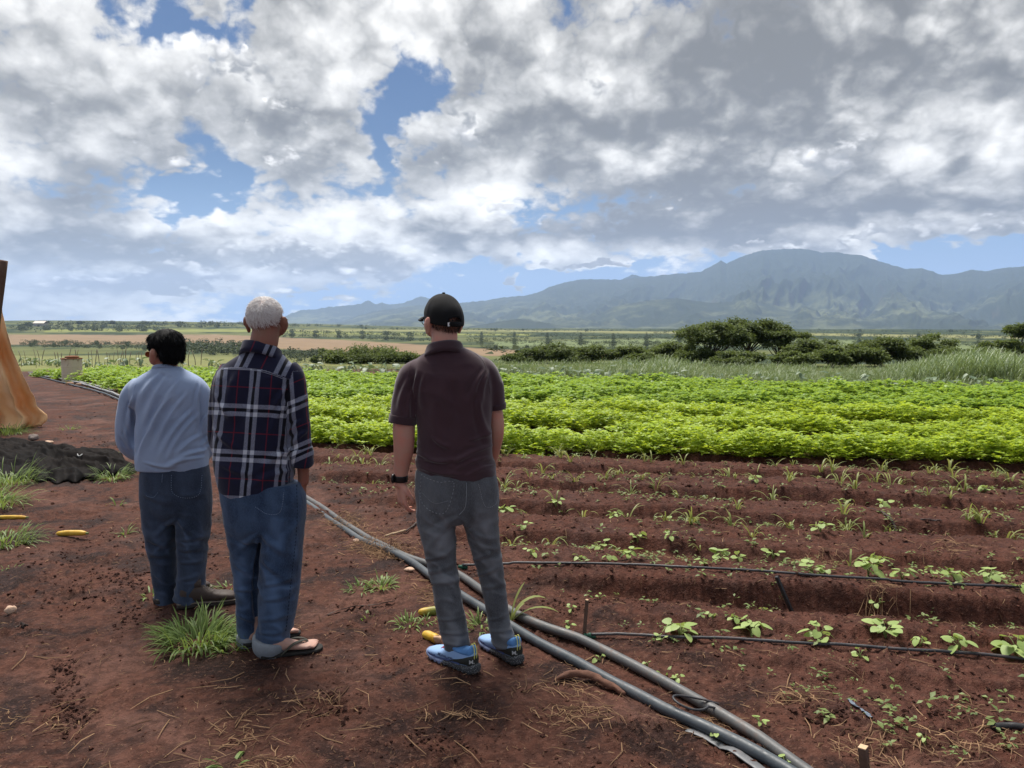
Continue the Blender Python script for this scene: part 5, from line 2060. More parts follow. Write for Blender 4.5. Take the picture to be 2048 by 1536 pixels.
# ------------------------------------------------------------------ litter and clods
def build_litter():
    r = rng(41)
    px, py, L, W = [], [], [], []

    def add(n, x0, x1, y0, y1, l=(0.02, 0.08), w=(0.0009, 0.0022)):
        px.append(r.uniform(x0, x1, n)); py.append(r.uniform(y0, y1, n))
        L.append(r.uniform(l[0], l[1], n)); W.append(r.uniform(w[0], w[1], n))

    def heap(n, x, y, sx, sy, l=(0.03, 0.10), w=(0.001, 0.0026)):
        px.append(x + r.normal(size=n) * sx); py.append(y + r.normal(size=n) * sy)
        L.append(r.uniform(l[0], l[1], n)); W.append(r.uniform(w[0], w[1], n))
    add(1300, -60, 2100, 1260, 1560, (0.006, 0.03), (0.0006, 0.0016))
    add(130, -60, 2100, 1300, 1560, (0.06, 0.20), (0.0012, 0.0030))
    add(1100, 400, 2100, 1120, 1340, (0.006, 0.03), (0.0008, 0.0018))
    add(120, 400, 2100, 1120, 1340, (0.04, 0.11), (0.0010, 0.0026))
    add(600, 900, 2100, 930, 1130, (0.02, 0.07), (0.0015, 0.003))
    add(350, -60, 900, 1000, 1300, (0.015, 0.06))
    for (n, x, y, sx, sy) in ((420, 748, 1088, 30, 14), (240, 694, 1042, 26, 9), (260, 785, 1104, 24, 8), (60, 480, 1475, 40, 22), (50, 60, 1440, 70, 14), (110, 1160, 1430, 50, 18), (50, 1120, 1375, 40, 10), (50, 640, 1415, 40, 14), (70, 1590, 1400, 40, 12),
                              (60, 1310, 1120, 24, 8), (80, 1760, 1215, 20, 8), (60, 1650, 1120, 30, 8), (60, 1900, 1110, 30, 8), (70, 870, 1185, 14, 20), (60, 840, 1180, 30, 14), (50, 930, 1430, 60, 10), (60, 1410, 1440, 40, 14), (90, 1750, 1500, 60, 20), (70, 1950, 1500, 60, 24), (50, 520, 1530, 60, 10)):
        heap(n, x, y, sx, sy)
    px, py, L, W = map(np.concatenate, (px, py, L, W))
    P = project_many(px, py)
    n = len(P)
    yaw = r.uniform(0, 6.28, n)
    u = np.c_[-np.sin(yaw), np.cos(yaw)]
    A = P[:, :2] - u * L[:, None] / 2
    B = P[:, :2] + u * L[:, None] / 2
    z = ground_z(np.r_[A[:, 0], P[:, 0], B[:, 0]], np.r_[A[:, 1], P[:, 1], B[:, 1]]).reshape(3, n)
    lift = r.uniform(0.001, 0.010, n) + r.uniform(0, 1, n) ** 6 * 0.02
    for (hx, hy, hs) in ((748, 1088, 30), (694, 1042, 26), (785, 1104, 24)):
        lift = lift + 0.055 * np.exp(-(((px - hx) / hs) ** 2 + ((py - hy) / (hs * 0.5)) ** 2)) * r.uniform(0, 1, n)
    pts = np.stack([np.c_[A, z[0] + lift * 0.6], np.c_[P[:, :2] + r.normal(size=(n, 2)) * (L * 0.10)[:, None], np.maximum(z[1], (z[0] + z[2]) / 2) + lift], np.c_[B, z[2] + lift * r.uniform(0.3, 2, n)]], 1)
    sd = np.c_[np.cos(yaw), np.sin(yaw), np.zeros(n)]
    w = np.stack([W * 0.8, W, W * 0.4], 1)[..., None]
    top = pts + np.array([0, 0, 1.0]) * w * 1.2
    a, b = pts - sd[:, None] * w, pts + sd[:, None] * w
    V = np.concatenate([a, top, b], 1)            # 9 verts: a0..2 t0..2 b0..2
    tf = np.array([(0, 3, 4, 1), (1, 4, 5, 2), (3, 6, 7, 4), (4, 7, 8, 5)])
    F = (tf[None] + (np.arange(n) * 9)[:, None, None]).reshape(-1, 4)
    me = raw_mesh('straw_litter', V.reshape(-1, 3), F, False, (M_LITTER,))
    fattr(me, 'var', np.repeat(r.uniform(0, 1, n), 9))
    link('straw_litter', me, label='straw, stalk bits and root scraps scattered over the red soil', category='litter', kind='stuff')
    # clods of earth
    n = 9000
    px = np.concatenate([r.uniform(620, 2120, 6500), r.uniform(-60, 1400, 2500)])
    py = np.concatenate([940 + 600 * r.uniform(0, 1, 6500) ** 1.3, 980 + 560 * r.uniform(0, 1, 2500) ** 1.2])
    P = project_many(px, py)
    side = main_side(P[:, 0], P[:, 1])
    keep = (side > 0.25) | (r.uniform(0, 1, n) < 0.35)
    P, n = P[keep], keep.sum()
    z = ground_z(P[:, 0], P[:, 1])
    s = 0.003 + 0.010 * r.uniform(0, 1, n) ** 3.2
    s = s * np.clip(np.hypot(P[:, 0], P[:, 1]) / 4.5, 0.8, 1.6)
    tv = np.array([[1, 0, 0], [-1, 0, 0], [0, 1, 0], [0, -1, 0], [0, 0, 1], [0, 0, -1], [.6, .6, .5], [-.6, .6, .5], [-.6, -.6, .5], [.6, -.6, .5]])
    tf = np.array([(4, 0, 6), (4, 6, 2), (4, 2, 7), (4, 7, 1), (4, 1, 8), (4, 8, 3), (4, 3, 9), (4, 9, 0), (0, 2, 6), (2, 1, 7), (1, 3, 8), (3, 0, 9), (5, 2, 0), (5, 1, 2), (5, 3, 1), (5, 0, 3)])
    V = tv[None] * (1 + 0.32 * r.normal(size=(n, 10, 1)).clip(-1, 1)) * s[:, None, None] * np.array([1, 1, 0.75])
    V = np.einsum('nij,nvj->nvi', rot(r.uniform(0, 6.28, n), r.uniform(-0.4, 0.4, n)), V) + np.c_[P[:, :2], z + s * 0.3][:, None]
    F = (tf[None] + (np.arange(n) * 10)[:, None, None]).reshape(-1, 3)
    # wet dark crumbs pressed up where the path has been trodden and driven on
    W = []
    for (cx, cy, sx, sy, m, big) in ((190, 1090, 60, 30, 260, 1.0), (170, 1170, 70, 22, 320, 1.1), (250, 1160, 30, 16, 140, 1.2), (130, 1335, 18, 22, 150, 1.0), (135, 1400, 20, 22, 160, 1.0), (140, 1425, 22, 14, 130, 1.1), (100, 1115, 30, 10, 60, 1.2), (640, 1410, 38, 16, 220, 1.0), (400, 1010, 60, 14, 160, 1.0),
                                     (265, 1235, 20, 10, 80, 1.0), (300, 1215, 30, 12, 60, 1.0), (830, 1330, 60, 20, 110, 0.8), (880, 1480, 60, 20, 160, 0.9), (1250, 1215, 180, 8, 260, 1.1), (1500, 1195, 160, 8, 240, 1.1), (1700, 1290, 200, 40, 260, 1.0), (1880, 1420, 80, 30, 200, 1.2), (1670, 1440, 40, 16, 160, 1.4),
                                     (1500, 1000, 400, 8, 420, 1.3), (1400, 950, 400, 6, 300, 1.3), (430, 1110, 30, 40, 120, 1.0), (210, 880, 60, 16, 130, 1.6), (200, 830, 50, 30, 160, 1.6)):
        m = int(m * 1.0)
        W.append(np.c_[cx + r.normal(size=m) * sx, cy + r.normal(size=m) * sy, np.full(m, big)])
    W = np.concatenate(W)
    Q = project_many(W[:, 0], W[:, 1])
    m = len(Q)
    zq = ground_z(Q[:, 0], Q[:, 1])
    sq = (0.0022 + 0.010 * r.uniform(0, 1, m) ** 3.2) * W[:, 2]
    Vq = tv[None] * (1 + 0.36 * r.normal(size=(m, 10, 1)).clip(-1, 1)) * sq[:, None, None] * np.array([1, 1, 0.7])
    Vq = np.einsum('nij,nvj->nvi', rot(r.uniform(0, 6.28, m), r.uniform(-0.5, 0.5, m)), Vq) + np.c_[Q[:, :2], zq + sq * 0.25][:, None]
    Fq = (tf[None] + (np.arange(m) * 10)[:, None, None]).reshape(-1, 3)
    mq = raw_mesh('mud_crumbs', Vq.reshape(-1, 3), Fq, False, (M_MUD,))
    fattr(mq, 'var', np.repeat(r.uniform(0, 1, m), 10))
    link('mud_crumbs', mq, label='dark wet crumbs of mud pressed up along the tracks and furrow edges', category='mud', kind='stuff')
    me = raw_mesh('soil_clods', V.reshape(-1, 3), F, False, (M_CLOD,))
    fattr(me, 'var', np.repeat(r.uniform(0, 1, n), 10))
    link('soil_clods', me, label='loose crumbs and clods of dark red earth', category='soil', kind='stuff')


def var_mat(name, c1, c2, rough=0.85, bump=0.0):
    def f(nt):
        c = nt.mix(nt.attr('var'), c1, c2)
        nm = nt.bump(nt.noise(nt.pos(), 120, 3, 0.6), 0.6, bump) if bump else None
        return principled(nt, c, rough, nm, 0.12)
    return material(name, f)


M_LITTER = var_mat('straw_and_root_bits', (0.085, 0.045, 0.028), (0.40, 0.25, 0.14))
M_MUD = var_mat('wet_mud', (0.028, 0.0125, 0.0095), (0.066, 0.029, 0.021), 0.9)
M_CLOD = var_mat('earth_clod', (0.046, 0.020, 0.0145), (0.100, 0.045, 0.032), 0.95, 0.0)
build_litter()


# ------------------------------------------------------------------ seedlings and weeds
def heart_leaf(L=1.0, W=0.9):
    o = np.array([[0, 0.02], [-0.24, -0.10], [-0.46, 0.02], [-0.54, 0.28], [-0.46, 0.58], [-0.24, 0.84], [0, 0.97]])
    right = np.c_[-o[1:-1, 0], o[1:-1, 1]]
    mid = np.array([[0, 0.25], [0, 0.5], [0, 0.75]])
    P2 = np.concatenate([o, right, mid]) * np.array([W, L])
    z = 0.12 * np.abs(P2[:, 0]) - 0.25 * (P2[:, 1]) ** 2 * 0.6
    V = np.c_[P2, z]
    # 0 base,1..5 left edge,6 tip,7..11 right edge,12..14 mid
    F = np.array([(0, 12, 2, 1), (12, 13, 3, 2), (13, 14, 4, 3), (14, 6, 5, 4), (0, 7, 8, 12), (12, 8, 9, 13), (13, 9, 10, 14), (14, 10, 11, 6)])
    return V, F


HEART = raw_mesh('leaf', *heart_leaf(), True, (M_BEAN,))
fattr(HEART, 'var', np.full(len(HEART.vertices), 0.55))
HEART2 = raw_mesh('leaf', *heart_leaf(1.0, 0.75), True, (M_BEAN,))
fattr(HEART2, 'var', np.full(len(HEART2.vertices), 0.85))


def bean(px, py, size, n, seed, label):
    r = rng(seed)
    p = ground_at(px, py)
    e = empty('bean_seedling', tuple(p), label=label, category='seedling', group='bean seedlings')
    stems = []
    for i in range(n):
        a = i * 2.4 + r.uniform(-0.5, 0.5)
        h, q = size * r.uniform(0.45, 1.0), size * r.uniform(0.25, 0.75)
        tip = np.array([-math.sin(a) * q, math.cos(a) * q, h])
        stems.append(tube(spline(np.array([[0, 0, -0.01], [tip[0] * 0.3, tip[1] * 0.3, h * 0.65], tip]), 6), 0.0022, 4, False))
        lf = link('leaf', HEART if r.uniform() < 0.6 else HEART2, e, loc=tuple(tip))
        s = size * r.uniform(0.5, 0.85)
        lf.scale = (s, s, s)
        lf.rotation_euler = Euler((r.uniform(-0.75, 0.35), r.uniform(-0.45, 0.45), a), 'XYZ')
    obj('stem', *join(stems), M_STEM, e)


def build_seedlings():
    row1 = [(1360, 1279, .105, 10), (1503, 1274, .10, 9), (1425, 1254, .05, 4), (1636, 1292, .10, 9), (1770, 1289, .10, 10), (1840, 1305, .06, 6), (1917, 1316, .085, 8), (2032, 1320, .12, 12), (1720, 1322, .05, 5), (1322, 1292, .045, 4), (1470, 1262, .06, 5)]
    row2 = [(1062, 1133, .065, 6), (1160, 1143, .055, 5), (1216, 1143, .065, 5), (1258, 1143, .095, 9), (1408, 1155, .07, 6), (1622, 1167, .085, 9), (1735, 1174, .11, 11), (1803, 1182, .085, 8), (1907, 1190, .09, 9), (1978, 1188, .09, 9), (2040, 1216, .06, 6), (1650, 1165, .06, 5)]
    more = [(1750, 1214, .06, 5), (1530, 1215, .055, 5), (1845, 1162, .05, 4), (1992, 1157, .07, 7), (1200, 1195, .05, 4), (1142, 1232, .05, 4), (1137, 1250, .045, 4), (1440, 1120, .12, 10), (1476, 1114, .09, 6), (1275, 1092, .10, 8), (1640, 1078, .11, 9),
            (1755, 1133, .12, 9), (1546, 1112, .09, 7), (1970, 998, .10, 9), (1010, 1030, .14, 11), (1112, 1023, .10, 7), (1226, 1037, .10, 7), (1050, 1074, .08, 6), (1205, 1100, .10, 7), (1340, 1095, .09, 7), (1180, 1113, .06, 5), (1690, 1020, .07, 6), (1340, 1042, .08, 6),
            (1770, 1018, .10, 7), (1510, 985, .10, 7), (1865, 1140, .07, 6), (1200, 1316, .045, 4), (1295, 1330, .04, 4), (1352, 1360, .05, 5), (1520, 1455, .05, 5), (1432, 1470, .06, 5), (1850, 1500, .045, 4), (1570, 1530, .045, 5)]
    k = 0
    for lst, where in ((row1, 'the nearest drip line'), (row2, 'the second drip line'), (more, None)):
        for i, (px, py, s, n) in enumerate(lst):
            if where:
                big = 'Large leafy' if n >= 9 else ('Small' if n <= 5 else 'Middling')
                nth = ('first', 'second', 'third', 'fourth', 'fifth', 'sixth', 'seventh', 'eighth', 'ninth', 'tenth', 'eleventh', 'twelfth')[sum(q[0] < px for q in lst)]
                lab = '%s bean seedling, %s from the left along %s' % (big.lower(), nth, where)
            else:
                zone = 'between the two drip lines' if 1190 < py < 1262 else ('beside the big pipes' if py >= 1262 else 'in the weedy beds beyond the second drip line')
                lab = 'heart-leaved bean seedling growing %s' % zone
            bean(px, py, s * (0.80 if where else 0.70), n, 700 + k, lab)
            k += 1


build_seedlings()

# weeds: arching grass seedlings and small leafy sprouts
def clump_mesh(seed, n, radius, Lr, W, mat, lean=(0.05, 0.7), curl=(0.3, 1.6), seg=6):
    r = rng(seed)
    V, F = grass_clump(r, n, radius, Lr, W, lean, curl, seg)
    me = raw_mesh('blades', V, F, True, (mat,))
    per = 2 * (seg + 1)
    fattr(me, 'var', np.repeat(r.uniform(0, 1, n), per))
    return me


def build_weeds():
    r = rng(55)
    arch = [clump_mesh(800 + i, int(4 + 3 * (i % 3)), 0.02, (0.10, 0.26), 0.012, M_GRASS_Y, (0.05, 0.45), (0.9, 2.6), 7) for i in range(8)]
    spots = [(1060, 968), (1085, 962), (1105, 972), (1150, 977), (1210, 972), (1262, 988), (1285, 975), (1312, 987), (1235, 965), (1055, 1022), (1112, 1018), (1165, 1028), (1255, 1035), (1330, 1057), (1382, 1062), (1100, 1102), (1400, 1102), (1450, 967), (1585, 947),
             (1645, 972), (1700, 1063), (1690, 1058), (1780, 1062), (1765, 1058), (1855, 1008), (1900, 1012), (1935, 1058), (1960, 1062), (1990, 1072), (2012, 1074), (2030, 1076), (1700, 1142), (1290, 935), (1140, 940), (1390, 945), (1620, 925), (1640, 920), (1530, 920),
             (1760, 955), (1870, 950), (1900, 955), (1585, 975), (1680, 975), (1740, 985), (1800, 985), (1250, 950), (1020, 905), (960 + 75, 880), (1200, 890 + 20), (1110, 985), (690, 900), (720, 890), (660, 930), (700, 940), (740, 915), (640, 885), (760, 935), (668, 905), (715, 925), (745, 965)]
    for _ in range(95):
        x = r.uniform(640, 2060)
        spots.append((x, r.choice([r.uniform(905, 950), r.uniform(955, 1000), r.uniform(1000, 1110)], p=[0.35, 0.4, 0.25]) if x > 1000 else r.uniform(880, 960)))
    todo = np.array(spots, float)
    P = project_many(todo[:, 0], todo[:, 1])
    Z = ground_z(P[:, 0], P[:, 1])
    for (px, py), p, z in zip(spots, P, Z):
        where = 'between the men and the crop' if px < 800 else ('at the foot of the crop' if py < 952 else ('on the furrow edge in the middle of the beds' if py < 1000 else 'in the weedy beds before the second drip line'))
        e = empty('grass_seedling', (p[0], p[1], z - 0.005), label='yellow-green arching grass seedling %s' % where, category='weed', group='arching grass seedlings')
        link('blades', arch[r.integers(8)], e)
        s = r.uniform(0.65, 1.2)
        e.scale = (s, s, s)
        e.rotation_euler = (0, 0, r.uniform(0, 6.28))
    # broad corn-like seedling beside the pipe
    p = ground_at(1022, 1238)
    parts = []
    for (a, L, lean, curl, W) in ((-1.25, 0.30, 0.35, 1.9, 0.030), (-1.35, 0.24, 0.1, 0.55, 0.030), (-1.7, 0.30, 0.75, 1.3, 0.024), (0.8, 0.15, 0.5, 1.4, 0.02), (-0.6, 0.16, 0.7, 1.0, 0.018)):
        V, F = blade(L, W, lean, curl, 9)
        parts.append((V @ rot([a], [0.0])[0].T, F))
    e = empty('corn_seedling', tuple(p), label='corn-like seedling with long arching blades behind the right blue shoe', category='seedling')
    for V, F in parts:
        o = obj('blade', V, F, M_GRASS_Y, e)
        fattr(o.data, 'var', np.full(len(V), 0.45))
    # green tufts: px, py, radius m, blades, length, label
    tufts = [(398, 1282, .155, 520, (.09, .24), 'thick green grass tuft between the boots and the flip-flops'), (18, 968, .22, 260, (.15, .38), 'tall grass tuft at the left edge by the shade cloth'), (-15, 1010, .25, 240, (.15, .35), 'grass at the left edge above the half hidden squash'),
             (8, 1085, .20, 200, (.10, .24), 'grass patch at the left edge below the half hidden squash'), (226, 952, .14, 150, (.10, .26), 'bright grass tuft growing at the corner of the shade cloth'), (12, 868, .30, 240, (.12, .30), 'grass tuft under the hem of the orange sheet'),
             (138, 858, .16, 60, (.06, .14), 'thin grass right of the orange sheet'), (250, 1066, .03, 26, (.06, .13), 'little grass sprout left of the dark jeans'), (720, 1180, .06, 60, (.05, .11), 'small flat grass tuft, left of two between the men'), (762, 1172, .06, 80, (.06, .14), 'spiky grass tuft, right of two between the men'),
             (735, 1228, .06, 70, (.02, .05), 'low green weed by the long dead leaf'), (820, 1250, .06, 50, (.05, .10), 'creeping grass left of the broken squash'), (850, 1243, .05, 40, (.05, .10), 'creeping grass below the yellow-green squash'), (965, 1252, .07, 70, (.06, .14), 'grass between the legs of the man in grey jeans'),
             (458, 1180, .05, 30, (.06, .13), 'sparse grass between the dark jeans and the blue jeans'), (235, 1010, .02, 8, (.08, .16), 'single bent seedling left of the dark jeans'), (462, 1530, .03, 9, (.06, .13), 'lone broad grass blades at the bottom edge'), (20, 1140, .05, 24, (.04, .08), 'small weed at the left edge of the path'),
             (330, 1262, .05, 30, (.06, .14), 'thin grass spilling left of the thick tuft'), (455, 1300, .05, 40, (.06, .16), 'grass blades reaching under the flip-flop'), (300, 1190, .03, 14, (.05, .12), 'dry grass wisps behind the heel of the dark jeans'), (505, 1388, .02, 5, (.03, .07), 'tiny green blade before the flip-flops'),
             (235, 905, .15, 50, (.05, .12), 'faded grass beyond the shade cloth'), (1330, 1345, .02, 8, (.03, .06), 'tiny sprout between the two big pipes')]
    for i, (px, py, rad, n, Lr, lab) in enumerate(tufts):
        q = ground_at(px, py)
        e = empty('grass_tuft', tuple(q - [0, 0, 0.01]), label=lab, category='grass')
        link('blades', clump_mesh(900 + i, int(n * 0.8) if n > 200 else n, rad, Lr, 0.0085 if n > 20 else 0.013, M_GRASS, (0.1, 1.15), (0.4, 2.3), 6), e)
    # tiny leafy sprouts in the beds: too many to count
    n = 2600
    px = np.concatenate([r.uniform(640, 2120, 1500), r.uniform(1000, 2120, 700), r.uniform(1000, 2120, 400)])
    py = np.concatenate([r.uniform(900, 1010, 1500), r.uniform(1000, 1190, 700), r.uniform(1190, 1540, 400)])
    P = project_many(px, py)
    s_ = P[:, 0] * ROW_N[0] + P[:, 1] * ROW_N[1]
    dens = fbm2(P[:, 0] * 1.4, P[:, 1] * 1.4, 3, 0.5, 19)
    keep = (main_side(P[:, 0], P[:, 1]) > 0.35) & (dens > r.uniform(-0.35, 0.35, n)) & (s_ < 9.3)
    P = P[keep]
    n = len(P)
    z = ground_z(P[:, 0], P[:, 1])
    K = 5
    tv, tf = leaf(1.0, 0.55, 0.25, 0.2, 2, 0.5)
    yaw = (r.uniform(0, 6.28, n)[:, None] + np.arange(K) * 1.3).ravel()
    sc = np.repeat(r.uniform(0.012, 0.042, n), K) * r.uniform(0.7, 1.2, n * K)
    pos = np.repeat(np.c_[P[:, :2], z + 0.008], K, 0) + np.c_[r.normal(size=(n * K, 2)) * 0.008, r.uniform(0, 0.03, n * K)]
    V, F, ci = scatter(tv, tf, pos, rot(yaw, r.uniform(-0.2, 0.7, n * K), r.uniform(-0.3, 0.3, n * K)), sc)
    me = raw_mesh('weed_sprouts', V, F, True, (M_WEED,))
    fattr(me, 'var', r.uniform(0, 1, n * K)[ci])
    link('weed_sprouts', me, label='tiny leafy weed sprouts dotted over the red beds', category='weeds', kind='stuff')


build_weeds()


# ------------------------------------------------------------------ far farm shed on the rise at the left
def build_shed():
    P, ok = hit_many([82.0], [653.0])
    p = P[0]
    D = math.hypot(p[0], p[1])
    w, h, dp = 9.0 / FPX * D, 5.0 / FPX * D, 7.0 / FPX * D
    e = empty('farm_shed', tuple(p), label='tiny pale-roofed farm shed on the far rise at the left', category='shed')
    x, y = w, dp
    V = np.array([(-x, -y, -1), (x, -y, -1), (x, y, -1), (-x, y, -1), (-x, -y, h), (x, -y, h), (x, y, h), (-x, y, h)], float)
    F = np.array([(0, 1, 5, 4), (1, 2, 6, 5), (2, 3, 7, 6), (3, 0, 4, 7), (0, 3, 2, 1), (4, 5, 6, 7)])
    obj('wall', V, F, M_SHED_WALL, e, smooth=False)
    o = 1.08
    R0 = np.array([(-x * o, -y * o, h * 0.98), (x * o, -y * o, h * 0.98), (x * o, 0, h * 1.75), (-x * o, 0, h * 1.75), (x * o, y * o, h * 0.98), (-x * o, y * o, h * 0.98)])
    V = np.concatenate([R0, R0 + [0, 0, h * 0.06]])
    F = np.array([(0, 1, 2, 3), (3, 2, 4, 5), (6, 9, 8, 7), (9, 11, 10, 8), (0, 6, 7, 1), (5, 4, 10, 11), (1, 7, 8, 2), (2, 8, 10, 4), (0, 3, 9, 6), (3, 5, 11, 9)])
    obj('roof', V, F, M_SHED_ROOF, e, smooth=False)
    d = np.array([(-x * 0.2, -y - 0.05, -1), (x * 0.2, -y - 0.05, -1), (x * 0.2, -y - 0.05, h * 0.7), (-x * 0.2, -y - 0.05, h * 0.7)])
    V = np.concatenate([d, d + [0, -0.1, 0]])
    obj('door', V, np.array([(4, 5, 6, 7), (0, 1, 5, 4), (1, 2, 6, 5), (2, 3, 7, 6), (3, 0, 4, 7)]), M_DRYLEAF, e, smooth=False)


M_SHED_WALL = simple('pale_shed_wall', (0.36, 0.33, 0.29), 0.8, 0.1, 0.3)
M_SHED_ROOF = simple('pale_metal_roof', (0.62, 0.55, 0.47), 0.6, 0.1, 0.3)
build_shed()
# ------------------------------------------------------------------ man with the black cap and the maroon polo shirt
SKIN_C = skin_mat('fair_skin', (0.49, 0.275, 0.205), 0.18)
M_POLO = cloth_mat('maroon_jersey', (0.038, 0.0175, 0.0235), (0.052, 0.024, 0.031), 5, 0.35)
M_POLO_RIB = cloth_mat('maroon_rib', (0.032, 0.015, 0.020), (0.042, 0.020, 0.026), 5, 0.3, 900)
M_GREYJEAN = denim_mat('grey_denim', (0.042, 0.044, 0.050), (0.100, 0.105, 0.115))
M_THREAD = simple('pale_thread', (0.24, 0.25, 0.27), 0.8, 0.2)
M_BLACK = cloth_mat('black_cloth', (0.0035, 0.0035, 0.004), (0.0065, 0.0065, 0.0075), 9, 0.05)
M_BLACKP = simple('black_plastic', (0.008, 0.008, 0.009), 0.35, 0.1, 20, 0, 0.5)
M_WHITE = simple('white_print', (0.75, 0.75, 0.75), 0.6, 0.05)
M_BROWNHAIR = simple('short_brown_hair', (0.046, 0.038, 0.031), 0.8, 0.3, 60)


def text_mesh(txt, size, depth, mat, parent, place, name='lettering', bold=0.0):
    """letters as a thin mesh; place maps (x, y, z) text coordinates to the thing's own space"""
    cu = bpy.data.curves.new('t', 'FONT')
    cu.body = txt
    cu.size = size
    cu.extrude = depth
    cu.offset = bold
    cu.align_x = 'CENTER'
    cu.align_y = 'CENTER'
    o = bpy.data.objects.new('t', cu)
    COL.objects.link(o)
    me = bpy.data.meshes.new_from_object(o.evaluated_get(bpy.context.evaluated_depsgraph_get()))
    bpy.data.objects.remove(o)
    bpy.data.curves.remove(cu)
    me.name = name
    n = len(me.vertices)
    V = np.zeros(n * 3, np.float32)
    me.vertices.foreach_get('co', V)
    V = place(V.reshape(-1, 3).astype(float))
    me.vertices.foreach_set('co', V.astype(np.float32).ravel())
    me.update()
    me.materials.clear()
    me.materials.append(mat)
    return link(name, me, parent)


SHOE_ROWS = [  # y, half width, top
    (-0.078, 0.012, 0.082), (-0.070, 0.027, 0.092), (-0.048, 0.034, 0.096), (-0.010, 0.036, 0.092), (0.030, 0.037, 0.090), (0.060, 0.040, 0.088),
    (0.100, 0.045, 0.074), (0.140, 0.048, 0.062), (0.175, 0.046, 0.056), (0.205, 0.038, 0.048), (0.222, 0.024, 0.040), (0.228, 0.010, 0.032)]


def sneaker(parent, name, side):
    """parts of a trail shoe under its own part 'shoe'; toe along +Y"""
    up = smooth_loft([(y, w, 0.018, t) for (y, w, t) in SHOE_ROWS], 40, 28, 2.4)
    V, F = up
    shoe = obj(name, V, F, M_SHOE_BLUE, parent)
    sole_rows = [(-0.092, 0.014, 0.012, 0.040), (-0.084, 0.030, 0.002, 0.048), (-0.05, 0.041, 0.0, 0.044), (0.0, 0.041, 0.0, 0.040), (0.05, 0.043, 0.0, 0.036),
                 (0.11, 0.051, 0.0, 0.034), (0.16, 0.052, 0.001, 0.034), (0.20, 0.045, 0.006, 0.036), (0.226, 0.030, 0.014, 0.038), (0.236, 0.010, 0.022, 0.036)]
    V, F = smooth_loft(sole_rows, 56, 32, 3.0)
    # moulded wave along the side wall and lugs underneath
    band = np.abs(V[:, 0]) > 0.02
    V[:, 0] *= 1 + band * 0.018 * np.sin(V[:, 1] * 120) * (V[:, 2] > 0.01)
    V[:, 2] += np.where(V[:, 2] < 0.012, 0.004 * np.sign(np.sin(V[:, 1] * 210)), 0)
    obj('sole', V, F, M_SOLE, shoe)
    cut = lambda rows, k, lo, hi: [(y, w * k, lo, hi(t)) for (y, w, t) in rows]
    hc = smooth_loft([(y - 0.002, w + 0.0022, 0.030, 0.030 + (t - 0.030) * k) for (y, w, t), k in zip(SHOE_ROWS[:6], (0.95, 0.92, 0.85, 0.66, 0.4, 0.12))], 16, 28, 2.6)
    obj('heel_counter', *hc, M_SHOE_DARK, shoe)
    tc = smooth_loft([(y + 0.001, w + 0.0018, 0.024, 0.026 + (t - 0.026) * 0.62) for (y, w, t) in SHOE_ROWS[7:]], 16, 28, 2.6)
    obj('toe_cap', *tc, M_SHOE_NAVY, shoe)
    mud = smooth_loft([(y, w + 0.0016, 0.024, 0.030 + (t - 0.03) * 0.30) for (y, w, t) in SHOE_ROWS[3:9]], 20, 28, 2.6)
    obj('side_panel', *mud, M_SHOE_NAVY, shoe)
    # sock collar rising to the ankle, tongue, pull tab, laces
    col = smooth_loft([(-0.070, 0.016, 0.078, 0.112), (-0.058, 0.030, 0.076, 0.124), (-0.02, 0.034, 0.076, 0.106), (0.02, 0.034, 0.076, 0.104), (0.045, 0.030, 0.076, 0.118), (0.058, 0.016, 0.078, 0.116)], 24, 24, 2.3)
    obj('collar', *col, M_SHOE_BLUE2, shoe)
    tabs = []
    for sx in (-0.007, 0.007):
        tabs.append(tube(spline(np.array([[sx, -0.0795, 0.070], [sx, -0.0815, 0.098], [sx, -0.076, 0.124], [sx, -0.066, 0.135], [sx, -0.058, 0.126]]), 12), 0.0022, 6))
    obj('pull_tab', *join(tabs), M_SHOE_YELLOW, shoe)
    laces = []
    for i in range(5):
        y = 0.070 + i * 0.014
        z = np.interp(y, [r[0] for r in SHOE_ROWS], [r[2] for r in SHOE_ROWS]) + 0.0015
        w = 0.016 + 0.001 * i
        laces.append(tube(spline(np.array([[-w, y - 0.006, z - 0.005], [0, y, z + 0.002], [w, y + 0.006, z - 0.005]]), 7), 0.0022, 6))
        laces.append(tube(spline(np.array([[w, y - 0.006, z - 0.005], [0, y, z + 0.003], [-w, y + 0.006, z - 0.005]]), 7), 0.0022, 6))
    obj('laces', *join(laces), M_SHOE_RED, shoe)

    def heel_place(T):
        # wrapped on the back outer corner of the heel counter
        a = -0.55 + T[:, 0] / 0.036
        return np.c_[np.sin(a) * 0.0400, -0.0440 - np.cos(a) * 0.0400, 0.0600 + T[:, 1]]
    text_mesh('M.', 0.024, 0.0006, M_WHITE, shoe, heel_place, bold=0.0006)

    def side_place(T):
        y = 0.075 + side * T[:, 0]
        w = np.interp(y, [r[0] for r in SHOE_ROWS], [r[1] for r in SHOE_ROWS]) + 0.0025
        return np.c_[side * (w - 0.35 * np.maximum(T[:, 1] + 0.004, 0)), y, 0.049 + T[:, 1]]
    if side < 0:
        text_mesh('MUNICIPAL', 0.019, 0.0005, M_SHOE_NAVY, shoe, side_place, bold=0.0004)
    return shoe


